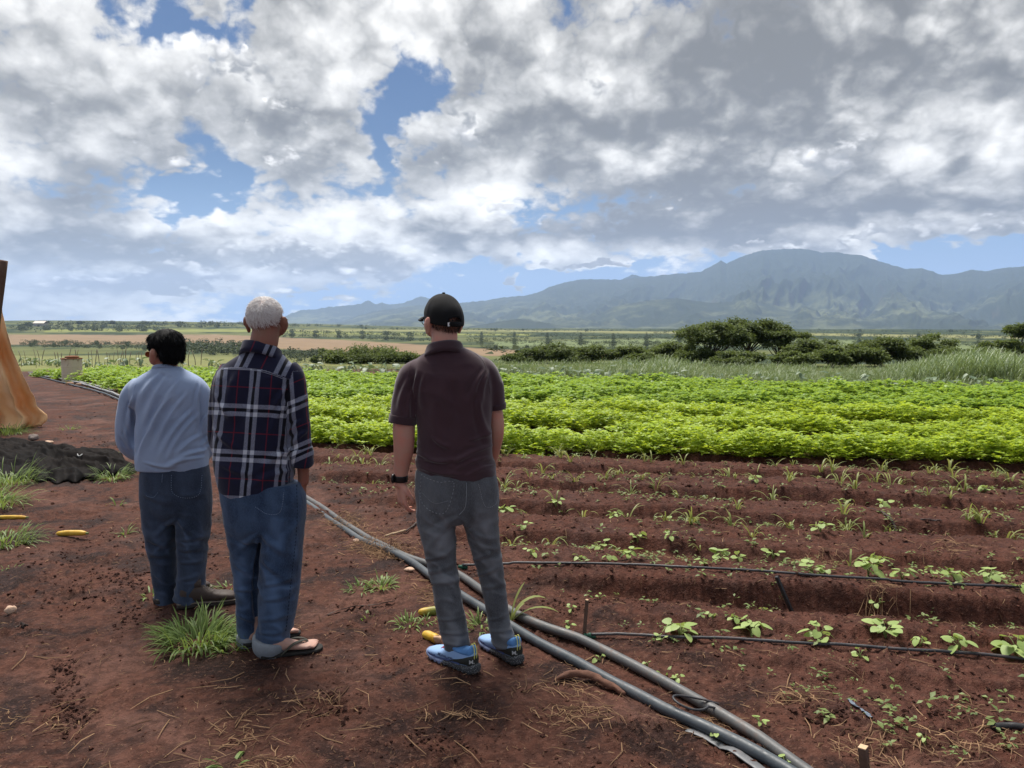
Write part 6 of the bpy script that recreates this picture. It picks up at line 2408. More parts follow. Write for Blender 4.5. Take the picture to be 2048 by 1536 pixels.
M_SHOE_BLUE = simple('light_blue_mesh', (0.23, 0.36, 0.58), 0.7, 0.2, 300, 0.002)
M_SHOE_BLUE2 = simple('blue_knit', (0.10, 0.25, 0.52), 0.7, 0.15, 300, 0.002)
M_SHOE_NAVY = simple('slate_blue_overlay', (0.055, 0.085, 0.20), 0.55, 0.2, 40)
M_SHOE_DARK = simple('olive_black_overlay', (0.020, 0.022, 0.018), 0.6, 0.2, 40)
M_SHOE_YELLOW = simple('yellow_tab', (0.62, 0.60, 0.16), 0.6, 0.1, 40)
M_SHOE_RED = simple('red_lace', (0.42, 0.03, 0.06), 0.7, 0.1, 40)


def sole_shader(nt):
    P = nt.coord('Object')
    x, y, z = nt.sep(P)
    sp = nt.voronoi(P, 260, 'F1')
    front = nt.smooth(y + z * 0.6, 0.10, 0.115)
    base = nt.mix(front, (0.040, 0.042, 0.045), (0.16, 0.20, 0.33))
    c = nt.mix(nt.smooth(sp, 0.16, 0.22, 1.0, 0.0), base, (0.62, 0.64, 0.66))
    c = nt.mix(nt.smooth(z, 0.004, 0.012, 1.0, 0.0), c, (0.018, 0.014, 0.013))
    return principled(nt, c, 0.7, None, 0.3)


M_SOLE = material('speckled_sole', sole_shader)


YAW_C = 0.58


def build_man_cap():
    base = ground_at(940, 1338)
    fig = Fig(3.56, (at_depth(935, 1340, 3.56)[0], 3.56, base[2]))
    root = empty('person', tuple(fig.root), label='man in black cap, maroon polo shirt and grey jeans, standing with his back turned', category='person')
    # ---- body: one continuous skin
    hc = fig.P(887, 637, 0.02)
    parts = head_parts(hc, YAW_C, -0.02, 0.98)
    parts.append(fig.limb([(889, 640, 0.02, 24, 1.1), (889, 668, 0.01, 26, 1.05), (889, 690, 0.0, 26, 1.0), (891, 712, 0.01, 25, 0.9)], 16, 20))
    parts.append(fig.trunk([(845, 940, 985, 945, 0.02, 0.09), (848, 860, 975, 860, 0.02, 0.09), (842, 780, 978, 775, 0.02, 0.095), (858, 745, 952, 735, 0.015, 0.06), (876, 715, 910, 712, 0.01, 0.04)], 24, 24))
    armL = [(832, 745, 0.0, 13, 1.0), (812, 800, -0.01, 19, 1.05), (808, 850, -0.015, 22.5, 1.05), (808, 882, -0.01, 21.5, 1.0), (807, 905, 0.0, 20, 0.95), (803, 935, 0.015, 16, 0.9), (801, 960, 0.02, 12.5, 0.85), (802, 972, 0.022, 12, 0.8)]
    armR = [(960, 740, 0.02, 13, 1.0), (982, 785, 0.03, 14, 1.05), (992, 835, 0.05, 15.5, 1.05), (992, 866, 0.07, 16, 1.0), (987, 895, 0.13, 15, 1.0), (981, 925, 0.20, 12.5, 0.95), (975, 950, 0.25, 11, 0.9)]
    parts += [fig.limb(armL, 30, 20), fig.limb(armR, 30, 20)]
    parts += hand_parts(fig.P(802, 966, 0.022), (0.045, 0.03, -1.0), (0.75, 0.55, 0.0), 1.0, 0.62, 1)
    parts += hand_parts(fig.P(975, 952, 0.25), (-0.15, 0.35, -1.0), (-0.9, 0.2, 0.1), 0.95, 0.5, -1)
    legL = [(872, 980, 0.03, 28, 1.1), (879, 1080, 0.03, 24, 1.1), (891, 1160, 0.01, 18, 1.1), (902, 1230, 0.0, 18, 1.1), (915, 1300, 0.0, 14, 1.1)]
    legR = [(955, 980, 0.03, 28, 1.1), (968, 1080, 0.05, 22, 1.1), (984, 1160, 0.06, 16, 1.1), (996, 1220, 0.06, 15, 1.1), (1006, 1285, 0.06, 13, 1.1)]
    parts += [fig.limb(legL, 24, 16), fig.limb(legR, 24, 16)]
    V, F = union_mesh(parts, 0.0050, 3)
    obj('body', V, F, SKIN_C, root)
    # ---- polo shirt
    tr = fig.trunk([(836, 938, 990, 962, 0.03, 0.125), (832, 925, 992, 945, 0.03, 0.130), (834, 885, 984, 895, 0.025, 0.124), (835, 840, 983, 845, 0.02, 0.122), (829, 800, 987, 798, 0.015, 0.126), (818, 765, 986, 755, 0.01, 0.120),
                    (816, 742, 976, 730, 0.008, 0.102), (830, 722, 960, 711, 0.004, 0.082), (850, 706, 932, 698, 0.0, 0.066), (862, 699, 918, 692, 0.0, 0.060)], 48, 44)
    sl = fig.limb([(842, 735, 0.0, 20, 1.1), (822, 752, -0.002, 25, 1.1), (814, 785, -0.008, 26.5, 1.12), (809, 815, -0.012, 26.5, 1.12), (806, 840, -0.015, 26.5, 1.12)], 24, 24)
    sr = fig.limb([(950, 728, 0.015, 20, 1.1), (970, 742, 0.02, 24, 1.1), (984, 772, 0.028, 23, 1.1), (990, 798, 0.035, 20, 1.12), (992, 816, 0.04, 18.5, 1.12)], 24, 24)
    V, F = union_mesh([tr, sl, sr], 0.0062, 5)
    Q = fig.to_px(V)
    V = wrinkle(V, F, (7, 7, 11), 0.0040, 3, sstep(1000, 850, Q[:, 1]) * 0.5 + 0.5)
    V = wrinkle(V, F, (8, 8, 24), 0.0060, 5, sstep(860, 930, Q[:, 1]))
    V = fig.folds(V, F, [(968, 742, 945, 800, 6, 6), (975, 745, 962, 810, 5, 6), (955, 790, 985, 890, 7, 7), (835, 745, 838, 850, 5, 7), (848, 752, 846, 820, 6, 4), (870, 690, 900, 730, 9, 3),
                         (835, 905, 900, 925, 5, 6), (845, 920, 925, 915, 4, 5), (985, 890, 900, 935, 5, 6), (975, 915, 905, 945, 4, 5), (865, 875, 900, 895, 5, 5), (940, 880, 985, 860, 5, 5),
                         (840, 935, 930, 948, 4, 4), (880, 800, 905, 870, 12, -4), (905, 760, 925, 840, 14, -5), (815, 760, 800, 830, 6, 5), (828, 770, 818, 838, 5, 5), (990, 930, 930, 955, 4, 5)])
    shirt = obj('polo_shirt', V, F, M_POLO, root)
    fattr(shirt.data, 'worn', np.zeros(len(V)))
    SH = (V, F)
    # rib cuffs and folded collar
    for (rows, nm) in (([(807, 831, -0.014, 28.2, 1.13), (805.5, 840, -0.015, 28.4, 1.13), (804.5, 847, -0.016, 28.0, 1.13)], 'cuff'), ([(991.5, 806, 0.038, 20.5, 1.13), (992, 812, 0.04, 20.5, 1.13), (992.5, 818, 0.041, 20.0, 1.13)], 'cuff')):
        obj(nm, *fig.limb(rows, 8, 24), M_POLO_RIB, root)
    th = np.linspace(0, 2 * np.pi, 48, endpoint=False)
    cc = fig.P(889, 694, 0.005)
    rings = []
    for (r, z, tilt) in ((0.095, -0.034, 0), (0.1080, -0.031, 0), (0.0980, -0.012, 0), (0.0850, 0.006, 0), (0.0775, 0.015, 0), (0.0730, 0.013, 0), (0.0715, 0.0, 0), (0.0715, -0.030, 0)):
        rings.append(np.stack([cc[0] + r * 0.98 * np.cos(th), cc[1] + r * 0.92 * np.sin(th), cc[2] + z - 0.018 * np.sin(th) + 0.008 * np.cos(th) - (z < 0) * 0.020 * np.cos(th) ** 2], 1))
    V, F = rings_mesh(np.array(rings), False)
    obj('collar', V, F, M_POLO_RIB, root)
    # seams of the shoulders
    stitched_seam(fig, [(845, 704), (825, 722), (818, 745), (822, 790)], 0.9, M_POLO_RIB, 'seam', root, SH, 0.0006, 30)
    stitched_seam(fig, [(940, 700), (966, 722), (975, 755), (980, 790)], 0.9, M_POLO_RIB, 'seam', root, SH, 0.0006, 30)
    # ---- jeans
    hip = fig.trunk([(832, 938, 990, 945, 0.02, 0.112), (830, 965, 996, 965, 0.02, 0.122), (832, 1000, 998, 1000, 0.02, 0.126), (837, 1025, 996, 1022, 0.02, 0.116), (845, 1045, 990, 1040, 0.02, 0.09)], 24, 36)
    lL = fig.limb([(873, 1005, 0.02, 41, 1.2), (874, 1040, 0.02, 38.5, 1.22), (879, 1085, 0.015, 33.5, 1.22), (886, 1130, 0.01, 29, 1.2), (892, 1170, 0.0, 27.5, 1.15), (899, 1215, -0.005, 28, 1.15), (908, 1260, -0.005, 28, 1.1), (914, 1285, 0.0, 26, 1.1), (917, 1301, 0.0, 24.5, 1.1)], 50, 28)
    lR = fig.limb([(955, 1005, 0.03, 42, 1.15), (961, 1040, 0.035, 37, 1.2), (969, 1085, 0.045, 31, 1.22), (979, 1130, 0.055, 26, 1.2), (987, 1170, 0.06, 23.5, 1.15), (994, 1215, 0.06, 22.5, 1.15), (1000, 1250, 0.06, 22, 1.1), (1006, 1275, 0.06, 23, 1.1), (1009, 1290, 0.06, 22, 1.1)], 50, 28)
    V, F = union_mesh([hip, lL, lR], 0.0060, 5)
    Q = fig.to_px(V)
    knee = np.exp(-((Q[:, 1] - 1150) / 55) ** 2) + 0.9 * sstep(1225, 1285, Q[:, 1]) + 0.45 * np.exp(-((Q[:, 1] - 1050) / 35) ** 2)
    V = wrinkle(V, F, (14, 10, 19), 0.0066, 13, np.clip(knee, 0, 1.1) + 0.25)
    crease = LAST['h']
    V = wrinkle(V, F, (34, 30, 40), 0.0013, 15)
    V = fig.folds(V, F, [(915, 1035, 860, 1075, 6, 7), (905, 1045, 850, 1110, 6, 5), (925, 1040, 985, 1085, 6, 7), (935, 1050, 990, 1120, 6, 5), (845, 1120, 905, 1100, 5, 6), (855, 1145, 912, 1125, 5, 6), (862, 1165, 918, 1158, 5, 5),
                         (945, 1120, 1000, 1090, 5, 6), (955, 1150, 1004, 1128, 5, 6), (965, 1175, 1010, 1165, 5, 5), (880, 1240, 938, 1228, 4, 5), (885, 1265, 940, 1262, 4, 6), (890, 1285, 940, 1288, 3.5, 6),
                         (980, 1240, 1018, 1225, 4, 5), (985, 1262, 1025, 1258, 4, 6), (838, 1010, 842, 1090, 6, 4)], gain=0.7)
    jeans = obj('jeans', V, F, M_GREYJEAN, root)
    JE = (V, F)
    Q = fig.to_px(V)
    worn = 0.55 * np.exp(-(((Q[:, 0] - 880) / 26) ** 2 + ((Q[:, 1] - 1075) / 60) ** 2)) + 0.5 * np.exp(-(((Q[:, 0] - 968) / 22) ** 2 + ((Q[:, 1] - 1070) / 60) ** 2)) + 0.4 * np.exp(-((Q[:, 0] - 905 - (Q[:, 1] - 1240) * .12) / 14) ** 2) * (Q[:, 1] > 1180)
    fattr(jeans.data, 'worn', np.clip(worn * 0.55 + 0.55 * np.maximum(crease, 0), 0, 1))
    # back pockets: stitched outlines; yoke, seat and side seams
    for pts in ([(843, 948), (842, 1000), (866, 1024), (893, 1022), (908, 966), (880, 965), (852, 955), (843, 948)], [(957, 968), (970, 1012), (992, 1006), (995, 968)], [(844, 985), (868, 1006), (896, 1002)]):
        stitched_seam(fig, pts, 1.5, M_THREAD, 'pocket_stitching', jeans, JE, 0.0012, 70, True)
    stitched_seam(fig, [(933, 965), (933, 990), (930, 1015), (918, 1030)], 1.2, M_THREAD, 'seat_seam', jeans, JE, 0.001, 40)
    stitched_seam(fig, [(838, 980), (843, 1060), (852, 1120), (866, 1190), (882, 1262)], 1.0, M_THREAD, 'side_seam', jeans, JE, 0.001, 80)
    stitched_seam(fig, [(928, 1050), (950, 1120), (966, 1190), (972, 1235), (984, 1270)], 1.0, M_THREAD, 'inner_seam', jeans, JE, 0.001, 80)
    stitched_seam(fig, [(893, 1297), (917, 1302), (941, 1298)], 1.2, M_THREAD, 'hem_stitching', jeans, JE, 0.001, 24)
    # ---- shoes
    for (heel, toe, side, dz) in (((952, 1349), (852, 1338), -1, 0), ((1038, 1330), (962, 1318), 1, 0)):
        h, t = ground_at(*heel), ground_at(*toe)
        d = t - h
        yaw = math.atan2(-d[0], d[1])
        yaw = 0.82 if side < 0 else 0.60
        sh = sneaker(root, 'shoe', side)
        u = np.array([-math.sin(yaw), math.cos(yaw), 0])
        p = np.array([h[0], h[1], 0]) + u * 0.085
        zz = ground_z(p[0] + u[0] * np.linspace(-0.08, 0.22, 9), p[1] + u[1] * np.linspace(-0.08, 0.22, 9))
        sh.location = Vector((p[0] - fig.root[0], p[1] - fig.root[1], float(np.mean(zz)) - fig.root[2] - 0.002))
        sh.rotation_euler = (0, 0, yaw)
        sh.scale = (1.04, 1.02, 1.06)
    # ---- hair at the nape, cap, glasses, watch
    r = rng(71)
    k = 9000
    d = r.normal(size=(k, 3))
    d /= np.linalg.norm(d, axis=1)[:, None]
    d = d[(d[:, 2] < 0.15) & (d[:, 2] > -0.78) & (d[:, 1] < 0.35 + 0.5 * d[:, 2])]
    roots = d * np.array([0.0745, 0.084, 0.082]) * 0.98 + np.array([0, -0.020, 0.004])
    grow = d * np.array([1, 1, 0.2]) * 0.35 + np.array([0, -0.05, -1.0])
    Vh, Fh, vh = strand_mesh(turn(roots, YAW_C, hc, -0.02), grow @ rot([YAW_C], [0])[0].T, 0.014, 0.0005, 0.1, 72, 2)
    obj('hair', Vh, Fh, M_BROWNHAIR, root)
    build_cap(root, hc + np.array([0, 0, 0.002]), YAW_C, -0.02)
    gl = []
    for sx in (-1, 1):
        gl.append(tube(turn(spline(np.array([[sx * 0.083, -0.015, -0.012], [sx * 0.083, 0.02, -0.005], [sx * 0.078, 0.095, -0.004]]), 10), YAW_C, hc, -0.02), 0.0024, 6))
        a = np.linspace(0, 2 * np.pi, 17)
        gl.append(tube(turn(np.c_[sx * 0.034 + 0.026 * np.cos(a), 0.104 - 0.1 * (0.034 + 0.026 * np.cos(a)) ** 2 * 10, -0.012 + 0.019 * np.sin(a)], YAW_C, hc, -0.02), 0.0018, 6, False))
    gl.append(tube(turn(np.array([[-0.009, 0.105, -0.006], [0, 0.108, -0.003], [0.009, 0.105, -0.006]]), YAW_C, hc, -0.02), 0.0018, 6))
    obj('glasses', *join(gl), M_BLACKP, root)
    w = empty('wristwatch', (0, 0, 0), parent=root)
    obj('strap', *fig.limb([(801.5, 950, 0.018, 14.6, 0.9), (801.4, 957, 0.02, 14.9, 0.9), (801.4, 963, 0.021, 14.3, 0.9)], 10, 24), M_BLACKP, w)
    c = fig.P(788, 957, 0.0)
    V, F = smooth_loft([(-0.004, 0.012, -0.018, 0.018), (-0.002, 0.017, -0.021, 0.021), (0.004, 0.018, -0.021, 0.021), (0.006, 0.015, -0.019, 0.019)], 12, 20, 3.5)
    obj('case', turn(V, 1.15, c), F, M_BLACKP, w)


def build_cap(root, hc, yaw, pitch):
    cap = empty('cap', (0, 0, 0), parent=root)
    nu, nv = 72, 26
    V, alive = [], []
    for j in range(nv):
        v = j / (nv - 1)
        ph = (1 - v) * math.pi / 2 * 1.13            # 0 at the top
        for i in range(nu):
            a = 2 * math.pi * i / nu
            fr = math.cos(a - math.pi / 2)
            seam = abs(((i / nu * 6 + 0.5) % 1) - 0.5)
            k = 1.0 + 0.010 * math.exp(-(seam / 0.045) ** 2) - 0.012 * math.exp(-((seam - 0.14) / 0.08) ** 2)
            rr = math.sin(min(ph, math.pi / 2)) * k
            z = math.cos(ph) * 0.108
            low = max(0, ph - math.pi / 2)
            x = math.cos(a) * rr * 0.0885
            y = math.sin(a) * rr * (0.108 if fr > 0 else 0.112) - 0.004
            zz = z - low * 0.02 + 0.006 + (0.010 * fr * rr if fr > 0 else 0.022 * fr * rr)
            V.append((x, y, zz))
    V = np.array(V)
    V += 0.0016 * np.stack([vnoise3(V * 28 + q, 9) for q in (0, 7, 13)], 1)
    F = []
    for j in range(nv - 1):
        for i in range(nu):
            a, b = j * nu + i, j * nu + (i + 1) % nu
            F.append((a, b, b + nu, a + nu))
    F = np.array(F)
    C = V[F].mean(1)
    # arched opening at the back above the strap
    hole = (C[:, 1] < 0) & (((C[:, 0]) / 0.036) ** 2 + ((C[:, 2] + 0.034) / 0.036) ** 2 < 1) & (C[:, 2] > -0.034)
    F = F[~hole]
    crown = raw_mesh('crown', turn(V, yaw, hc, pitch), F, True, (M_BLACK,))
    o = link('crown', crown, cap)
    sol = o.modifiers.new('thick', 'SOLIDIFY')
    sol.thickness = 0.003
    sol.offset = -1
    # brim
    rows = []
    for t in np.linspace(-1, 1, 33):
        a = t * 1.15
        inner = np.array([math.sin(a) * 0.086, math.cos(a) * 0.106 - 0.006, 0.004 + 0.004 * math.cos(a)])
        ext = 0.082 * math.cos(t * 1.45) ** 0.6 if abs(t) < 1 else 0.0
        outer = np.array([math.sin(a) * 0.090, math.cos(a) * 0.106 + ext, 0.006 - 0.020 * abs(t) ** 2 - 0.10 * ext])
        rows.append([inner, (inner + outer) / 2 + np.array([0, 0, 0.003]), outer])
    Rg = np.array(rows)
    n = len(Rg)
    Vb = Rg.reshape(-1, 3)
    Fb = np.array([(i * 3 + j, i * 3 + j + 1, i * 3 + j + 4, i * 3 + j + 3) for i in range(n - 1) for j in range(2)])
    b = obj('brim', turn(Vb, yaw, hc, pitch), Fb, M_BLACK, cap)
    s2 = b.modifiers.new('thick', 'SOLIDIFY')
    s2.thickness = 0.004
    obj('button', *(lambda e: (turn(e[0], yaw, hc, pitch), e[1]))(ellipsoid((0, -0.006, 0.115), (0.008, 0.008, 0.004))), M_BLACK, cap)
    a = np.linspace(-0.62, 0.62, 16)
    P = np.c_[np.sin(a) * 0.0865, -np.cos(a) * 0.1125 - 0.004, np.full(16, -0.030)]
    band = np.concatenate([P + [0, 0, -0.010], P + [0, 0, 0.010]])
    Fs = np.array([(i, i + 1, i + 17, i + 16) for i in range(15)])
    s = obj('strap', turn(band, yaw, hc, pitch), Fs, M_BLACK, cap)
    s3 = s.modifiers.new('thick', 'SOLIDIFY')
    s3.thickness = 0.003
    tag = np.array([[-0.037, 0, -0.004], [-0.031, 0, -0.004], [-0.031, 0, 0.010], [-0.037, 0, 0.010], [-0.038, 0, 0.002], [-0.030, 0, 0.002]])
    q = lambda x, z: (x, -math.sqrt(max(0, 1 - (x / 0.0865) ** 2)) * 0.1140 - 0.0065, z)
    Vt = np.array([q(-0.0372, -0.040), q(-0.0335, -0.040), q(-0.0335, -0.022), q(-0.0372, -0.022), q(-0.0310, -0.040), q(-0.0285, -0.040), q(-0.0325, -0.031), q(-0.0345, -0.031), q(-0.0285, -0.022), q(-0.0310, -0.022)])
    Ft = np.array([(0, 1, 2, 3), (4, 5, 6, 7), (7, 6, 8, 9)])
    t = obj('emblem', turn(Vt, yaw, hc, pitch), Ft, M_WHITE, cap, smooth=False)
    # dark cropped hair seen through the opening
    r = rng(73)
    d = r.normal(size=(2600, 3))
    d /= np.linalg.norm(d, axis=1)[:, None]
    d = d[(d[:, 1] < -0.2) & (d[:, 2] > -0.35)]
    Vh, Fh, vh = strand_mesh(turn(d * np.array([0.070, 0.091, 0.076]) + np.array([0, -0.012, 0.008]), yaw, hc, pitch), (d * 0.3 + np.array([0, 0, -1.0])) @ rot([yaw], [0])[0].T, 0.016, 0.0007, 0.1, 74, 2)
    obj('hair', Vh, Fh, M_DARKHAIR, root)


M_DARKHAIR = simple('dark_hair', (0.010, 0.008, 0.007), 0.45, 0.4, 60, 0, 0.4)
build_man_cap()

# ------------------------------------------------------------------ white-haired man in the plaid shirt
SKIN_B = skin_mat('tanned_skin', (0.215, 0.105, 0.070), 0.2, (0.44, 0.26, 0.20))
M_BLUEJEAN = denim_mat('blue_denim', (0.0105, 0.021, 0.047), (0.045, 0.074, 0.130))
M_CUFF = simple('pale_denim_inside', (0.21, 0.23, 0.25), 0.9, 0.2, 60, 0.002)
M_ORANGE_THREAD = simple('light_blue_thread', (0.16, 0.21, 0.30), 0.8, 0.2)
M_SEAM_DARK = simple('dark_seam_thread', (0.008, 0.013, 0.030), 0.8, 0.2)
M_WHITEHAIR = simple('white_hair', (0.78, 0.75, 0.73), 0.6, 0.15, 80)
M_GREYHAIR = simple('grey_scalp_hair', (0.50, 0.42, 0.39), 0.7, 0.3, 60)


def plaid_shader(nt):
    P = nt.coord('Object')
    u, v = nt.attr('pu'), nt.attr('pv')
    yoke = nt.attr('yoke')

    def near(t, period, c, half):
        d = nt.math('PINGPONG', t - (c - period * 50), period * 0.5)   # distance to the nearest multiple
        return nt.smooth(d, half - 0.7, half + 0.7, 1.0, 0.0), d

    def pair(t, period, c, mid, half):
        d = nt.math('PINGPONG', t - (c - period * 50), period * 0.5)
        return nt.smooth((d - mid).abs(), half - 0.7, half + 0.7, 1.0, 0.0)
    wu = pair(u, 66.5, 504.5, 7.0, 3.9)
    wv = pair(v, 92.0, 821.0, 7.8, 4.4)
    ru, _ = near(u, 66.5, 504.5 + 33.25, 1.0)
    rv, _ = near(v, 92.0, 821.0 + 46.0, 1.0)
    bu, _ = near(u, 66.5, 504.5, 3.0)
    bv, _ = near(v, 92.0, 821.0, 3.2)
    twill = nt.noise(nt.vmath('MULTIPLY', P, (1, 1, 0.4)), 330, 2, 0.6)
    navy = nt.mix(nt.noise(P, 6, 3, 0.5), (0.0075, 0.0085, 0.024), (0.014, 0.015, 0.036))
    c = nt.mix((bu + bv).clamp() * 0.8, navy, (0.004, 0.004, 0.006))
    c = nt.mix((ru + rv).clamp() * 0.62, c, (0.17, 0.012, 0.022))
    c = nt.mix((wu + wv).clamp() * nt.lin(twill, 0.35, 0.65, 0.30, 0.48), c, (0.38, 0.41, 0.52))
    c = nt.mix((wu * wv) * 0.9, c, (0.52, 0.55, 0.62))
    nm = nt.bump(twill, 0.3, 0.0015)
    return principled(nt, c, 0.9, nm, 0.12, sheen=0.15)


M_PLAID = material('navy_plaid_flannel', plaid_shader)


def pattern_back(Q, region):
    """cloth coordinates of the plaid, in photograph pixels of the back, yoke and sleeve panels"""
    u = Q[:, 0] + 0.085 * (Q[:, 1] - 820)
    v = Q[:, 1] - 0.05 * (Q[:, 0] - 505)
    yb = np.interp(Q[:, 0], [420, 432, 445, 486, 526, 575, 610], [748, 742, 735, 735, 740, 757, 772])
    uy = Q[:, 0] + 0.5 * (Q[:, 1] - 735)
    yk = Q[:, 1] < yb
    u = np.where(yk, 438 + (uy - 481) * 66.5 / 85.0, u)
    v = np.where(yk, 752.0 + (Q[:, 1] - 720) * 0.2, v)
    sl = region > 0.5
    u = np.where(sl, Q[:, 0] - 0.07 * (Q[:, 1] - 820) - 9, u)
    v = np.where(sl, Q[:, 1] + 0.42 * (Q[:, 0] - 590) + 11, v)
    return u, v


def build_man_plaid():
    base = ground_at(545, 1318)
    Y0 = 3.68
    fig = Fig(Y0, (at_depth(535, 1318, Y0)[0], Y0, base[2]))
    root = empty('person', tuple(fig.root), label='white-haired man in navy plaid shirt, blue jeans with turned-up cuffs and flip-flops', category='person')
    yaw, pit = -0.10, -0.03
    hc = fig.P(533, 636, 0.03)
    parts = head_parts(hc, yaw, pit, 1.0, 1.06)
    parts.append(fig.limb([(534, 640, 0.02, 24, 1.1), (531, 668, 0.01, 26.5, 1.05), (527, 690, 0.0, 27, 1.0), (520, 715, 0.0, 25, 0.9)], 16, 20))
    parts.append(fig.trunk([(450, 960, 575, 960, 0.02, 0.09), (445, 860, 570, 860, 0.02, 0.09), (448, 780, 575, 775, 0.02, 0.09), (465, 745, 565, 745, 0.01, 0.06), (500, 718, 545, 718, 0.0, 0.04)], 24, 24))
    armR = [(575, 745, 0.0, 14, 1.0), (592, 800, 0.0, 15, 1.0), (600, 850, 0.01, 14, 1.0), (603, 895, 0.03, 14, 1.0), (606, 930, 0.045, 12.5, 0.95), (607, 955, 0.05, 11.2, 0.9), (606, 968, 0.05, 11.5, 0.85)]
    armL = [(455, 750, 0.03, 14, 1.0), (440, 800, 0.06, 14, 1.0), (432, 850, 0.11, 13, 1.0), (436, 890, 0.20, 12, 1.0), (450, 915, 0.28, 10, 1.0)]
    parts += [fig.limb(armR, 28, 18), fig.limb(armL, 28, 18)]
    parts += hand_parts(fig.P(606, 966, 0.05), (-0.12, 0.20, -1.0), (-1.0, 0.1, 0.1), 0.95, 0.35, -1)
    parts += hand_parts(fig.P(451, 917, 0.285), (0.5, 0.75, -0.3), (0.3, -0.2, -0.9), 0.95, 0.6, 1)
    legL = [(485, 1000, 0.03, 28, 1.1), (490, 1100, 0.06, 20, 1.1), (496, 1200, 0.08, 15, 1.1), (499, 1300, 0.10, 11, 1.1)]
    legR = [(562, 1000, 0.02, 30, 1.1), (560, 1100, 0.0, 26, 1.1), (553, 1200, -0.01, 20, 1.1), (546, 1270, -0.01, 15, 1.15), (540, 1300, 0.0, 13.5, 1.2)]
    parts += [fig.limb(legL, 24, 16), fig.limb(legR, 24, 16)]
    # bare feet in flip-flops: toes along the heading
    feet = []
    for (heel, fy, ds) in (((527, 1322), -1.20, 1.0), ((490, 1301), -0.95, 1.0)):
        h = ground_at(*heel)
        u = np.array([-math.sin(fy), math.cos(fy), 0])
        p = np.array([h[0], h[1], gz(h[0] + u[0] * 0.1, h[1] + u[1] * 0.1)]) - fig.root + np.array([0.012, 0.025, 0])
        feet.append((p, fy))
        V, F = smooth_loft([(-0.012, 0.012, 0.024, 0.060), (0.0, 0.027, 0.020, 0.085), (0.03, 0.031, 0.020, 0.105), (0.07, 0.031, 0.022, 0.095), (0.11, 0.036, 0.021, 0.072), (0.15, 0.043, 0.020, 0.054), (0.185, 0.045, 0.020, 0.043), (0.20, 0.040, 0.020, 0.036)], 26, 22, 2.2)
        parts.append((turn(V, fy, p), F))
        sgn = 1.0 if heel[0] > 500 else -1.0
        for i, (x, l, r) in enumerate(((-0.030, 0.052, 0.0125), (-0.010, 0.050, 0.0090), (0.007, 0.042, 0.0085), (0.022, 0.034, 0.0080), (0.035, 0.026, 0.0075))):
            x *= sgn
            P = spline(np.array([[x * 0.9, 0.17, 0.032], [x, 0.195, 0.034 + 0.002 * (i > 0)], [x * 1.03, 0.195 + l * 0.55, 0.031], [x * 1.05, 0.195 + l, 0.026]]), 10)
            Vt, Ft = tube(P, r * np.array([1, 1, 1, 0.98, 0.95, 0.95, 1.0, 1.0, 0.9, 0.6]), 10)
            parts.append((turn(Vt, fy, p), Ft))
        V, F = tube(np.array([p + u * 0.03 + [0, 0, 0.06], p + u * 0.03 + [0, 0, 0.10], p + u * 0.03 + [0, 0, 0.15]]), 0.032, 14)
        parts.append((V, F))
    V, F = union_mesh(parts, 0.0050, 3)
    obj('body', V, F, SKIN_B, root)
    # flip-flops
    for (p, fy) in feet:
        ff = empty('flip_flop', (0, 0, 0), parent=root)
        V, F = smooth_loft([(-0.032, 0.015, 0.0, 0.021), (-0.02, 0.034, 0.0, 0.022), (0.05, 0.036, 0.0, 0.021), (0.12, 0.043, 0.0, 0.020), (0.19, 0.049, 0.0, 0.020), (0.235, 0.043, 0.0, 0.020), (0.258, 0.024, 0.002, 0.019), (0.263, 0.008, 0.004, 0.016)], 40, 24, 4.0)
        obj('sole', turn(V, fy, p), F, M_FLIP_SOLE, ff)
        st = []
        s0 = 1 if fy < -1.1 else -1
        toe = np.array([-0.020 * s0, 0.203, 0.024])
        for sx in (-1, 1):
            P = spline(np.array([[toe[0], toe[1], toe[2] + 0.010], [toe[0] + sx * 0.012, 0.175, 0.055], [sx * 0.036, 0.12, 0.060], [sx * 0.044, 0.075, 0.030], [sx * 0.043, 0.06, 0.015]]), 14)
            T, N, B = frames(P)
            w = np.interp(np.linspace(0, 1, 14), [0, 0.3, 0.7, 1], [0.004, 0.009, 0.011, 0.009])
            th = np.linspace(0, 2 * np.pi, 10, endpoint=False)
            along = np.cross(T, np.array([0, 0.2, 1.0]))
            along /= np.linalg.norm(along, axis=1)[:, None]
            nn = np.cross(along, T)
            Rg = P[:, None] + w[:, None, None] * np.cos(th)[None, :, None] * along[:, None] + 0.0028 * np.sin(th)[None, :, None] * nn[:, None]
            st.append(rings_mesh(Rg))
        st.append(tube(np.array([toe + [0, 0, -0.008], toe, toe + [0, -0.004, 0.016]]), 0.004, 8))
        V, F = join(st)
        obj('strap', turn(V, fy, p), F, M_FLIP_STRAP, ff)
    # ---- shirt
    tr = fig.trunk([(470, 1004, 540, 998, 0.03, 0.110), (447, 985, 570, 980, 0.03, 0.128), (436, 950, 584, 955, 0.03, 0.135), (431, 905, 584, 908, 0.03, 0.134), (429, 850, 584, 852, 0.025, 0.130), (428, 800, 588, 800, 0.02, 0.126), (431, 765, 594, 765, 0.015, 0.116),
                    (441, 738, 594, 742, 0.01, 0.098), (462, 720, 580, 726, 0.006, 0.078), (486, 706, 564, 710, 0.002, 0.064), (498, 698, 552, 700, 0.0, 0.058)], 52, 44)
    sR = fig.limb([(575, 735, 0.0, 19, 1.1), (588, 755, 0.0, 21, 1.1), (593, 790, 0.0, 21.5, 1.1), (597, 830, 0.005, 21, 1.1), (600, 865, 0.01, 20.5, 1.1), (602, 895, 0.02, 21, 1.1), (603, 905, 0.025, 20.5, 1.1)], 34, 26)
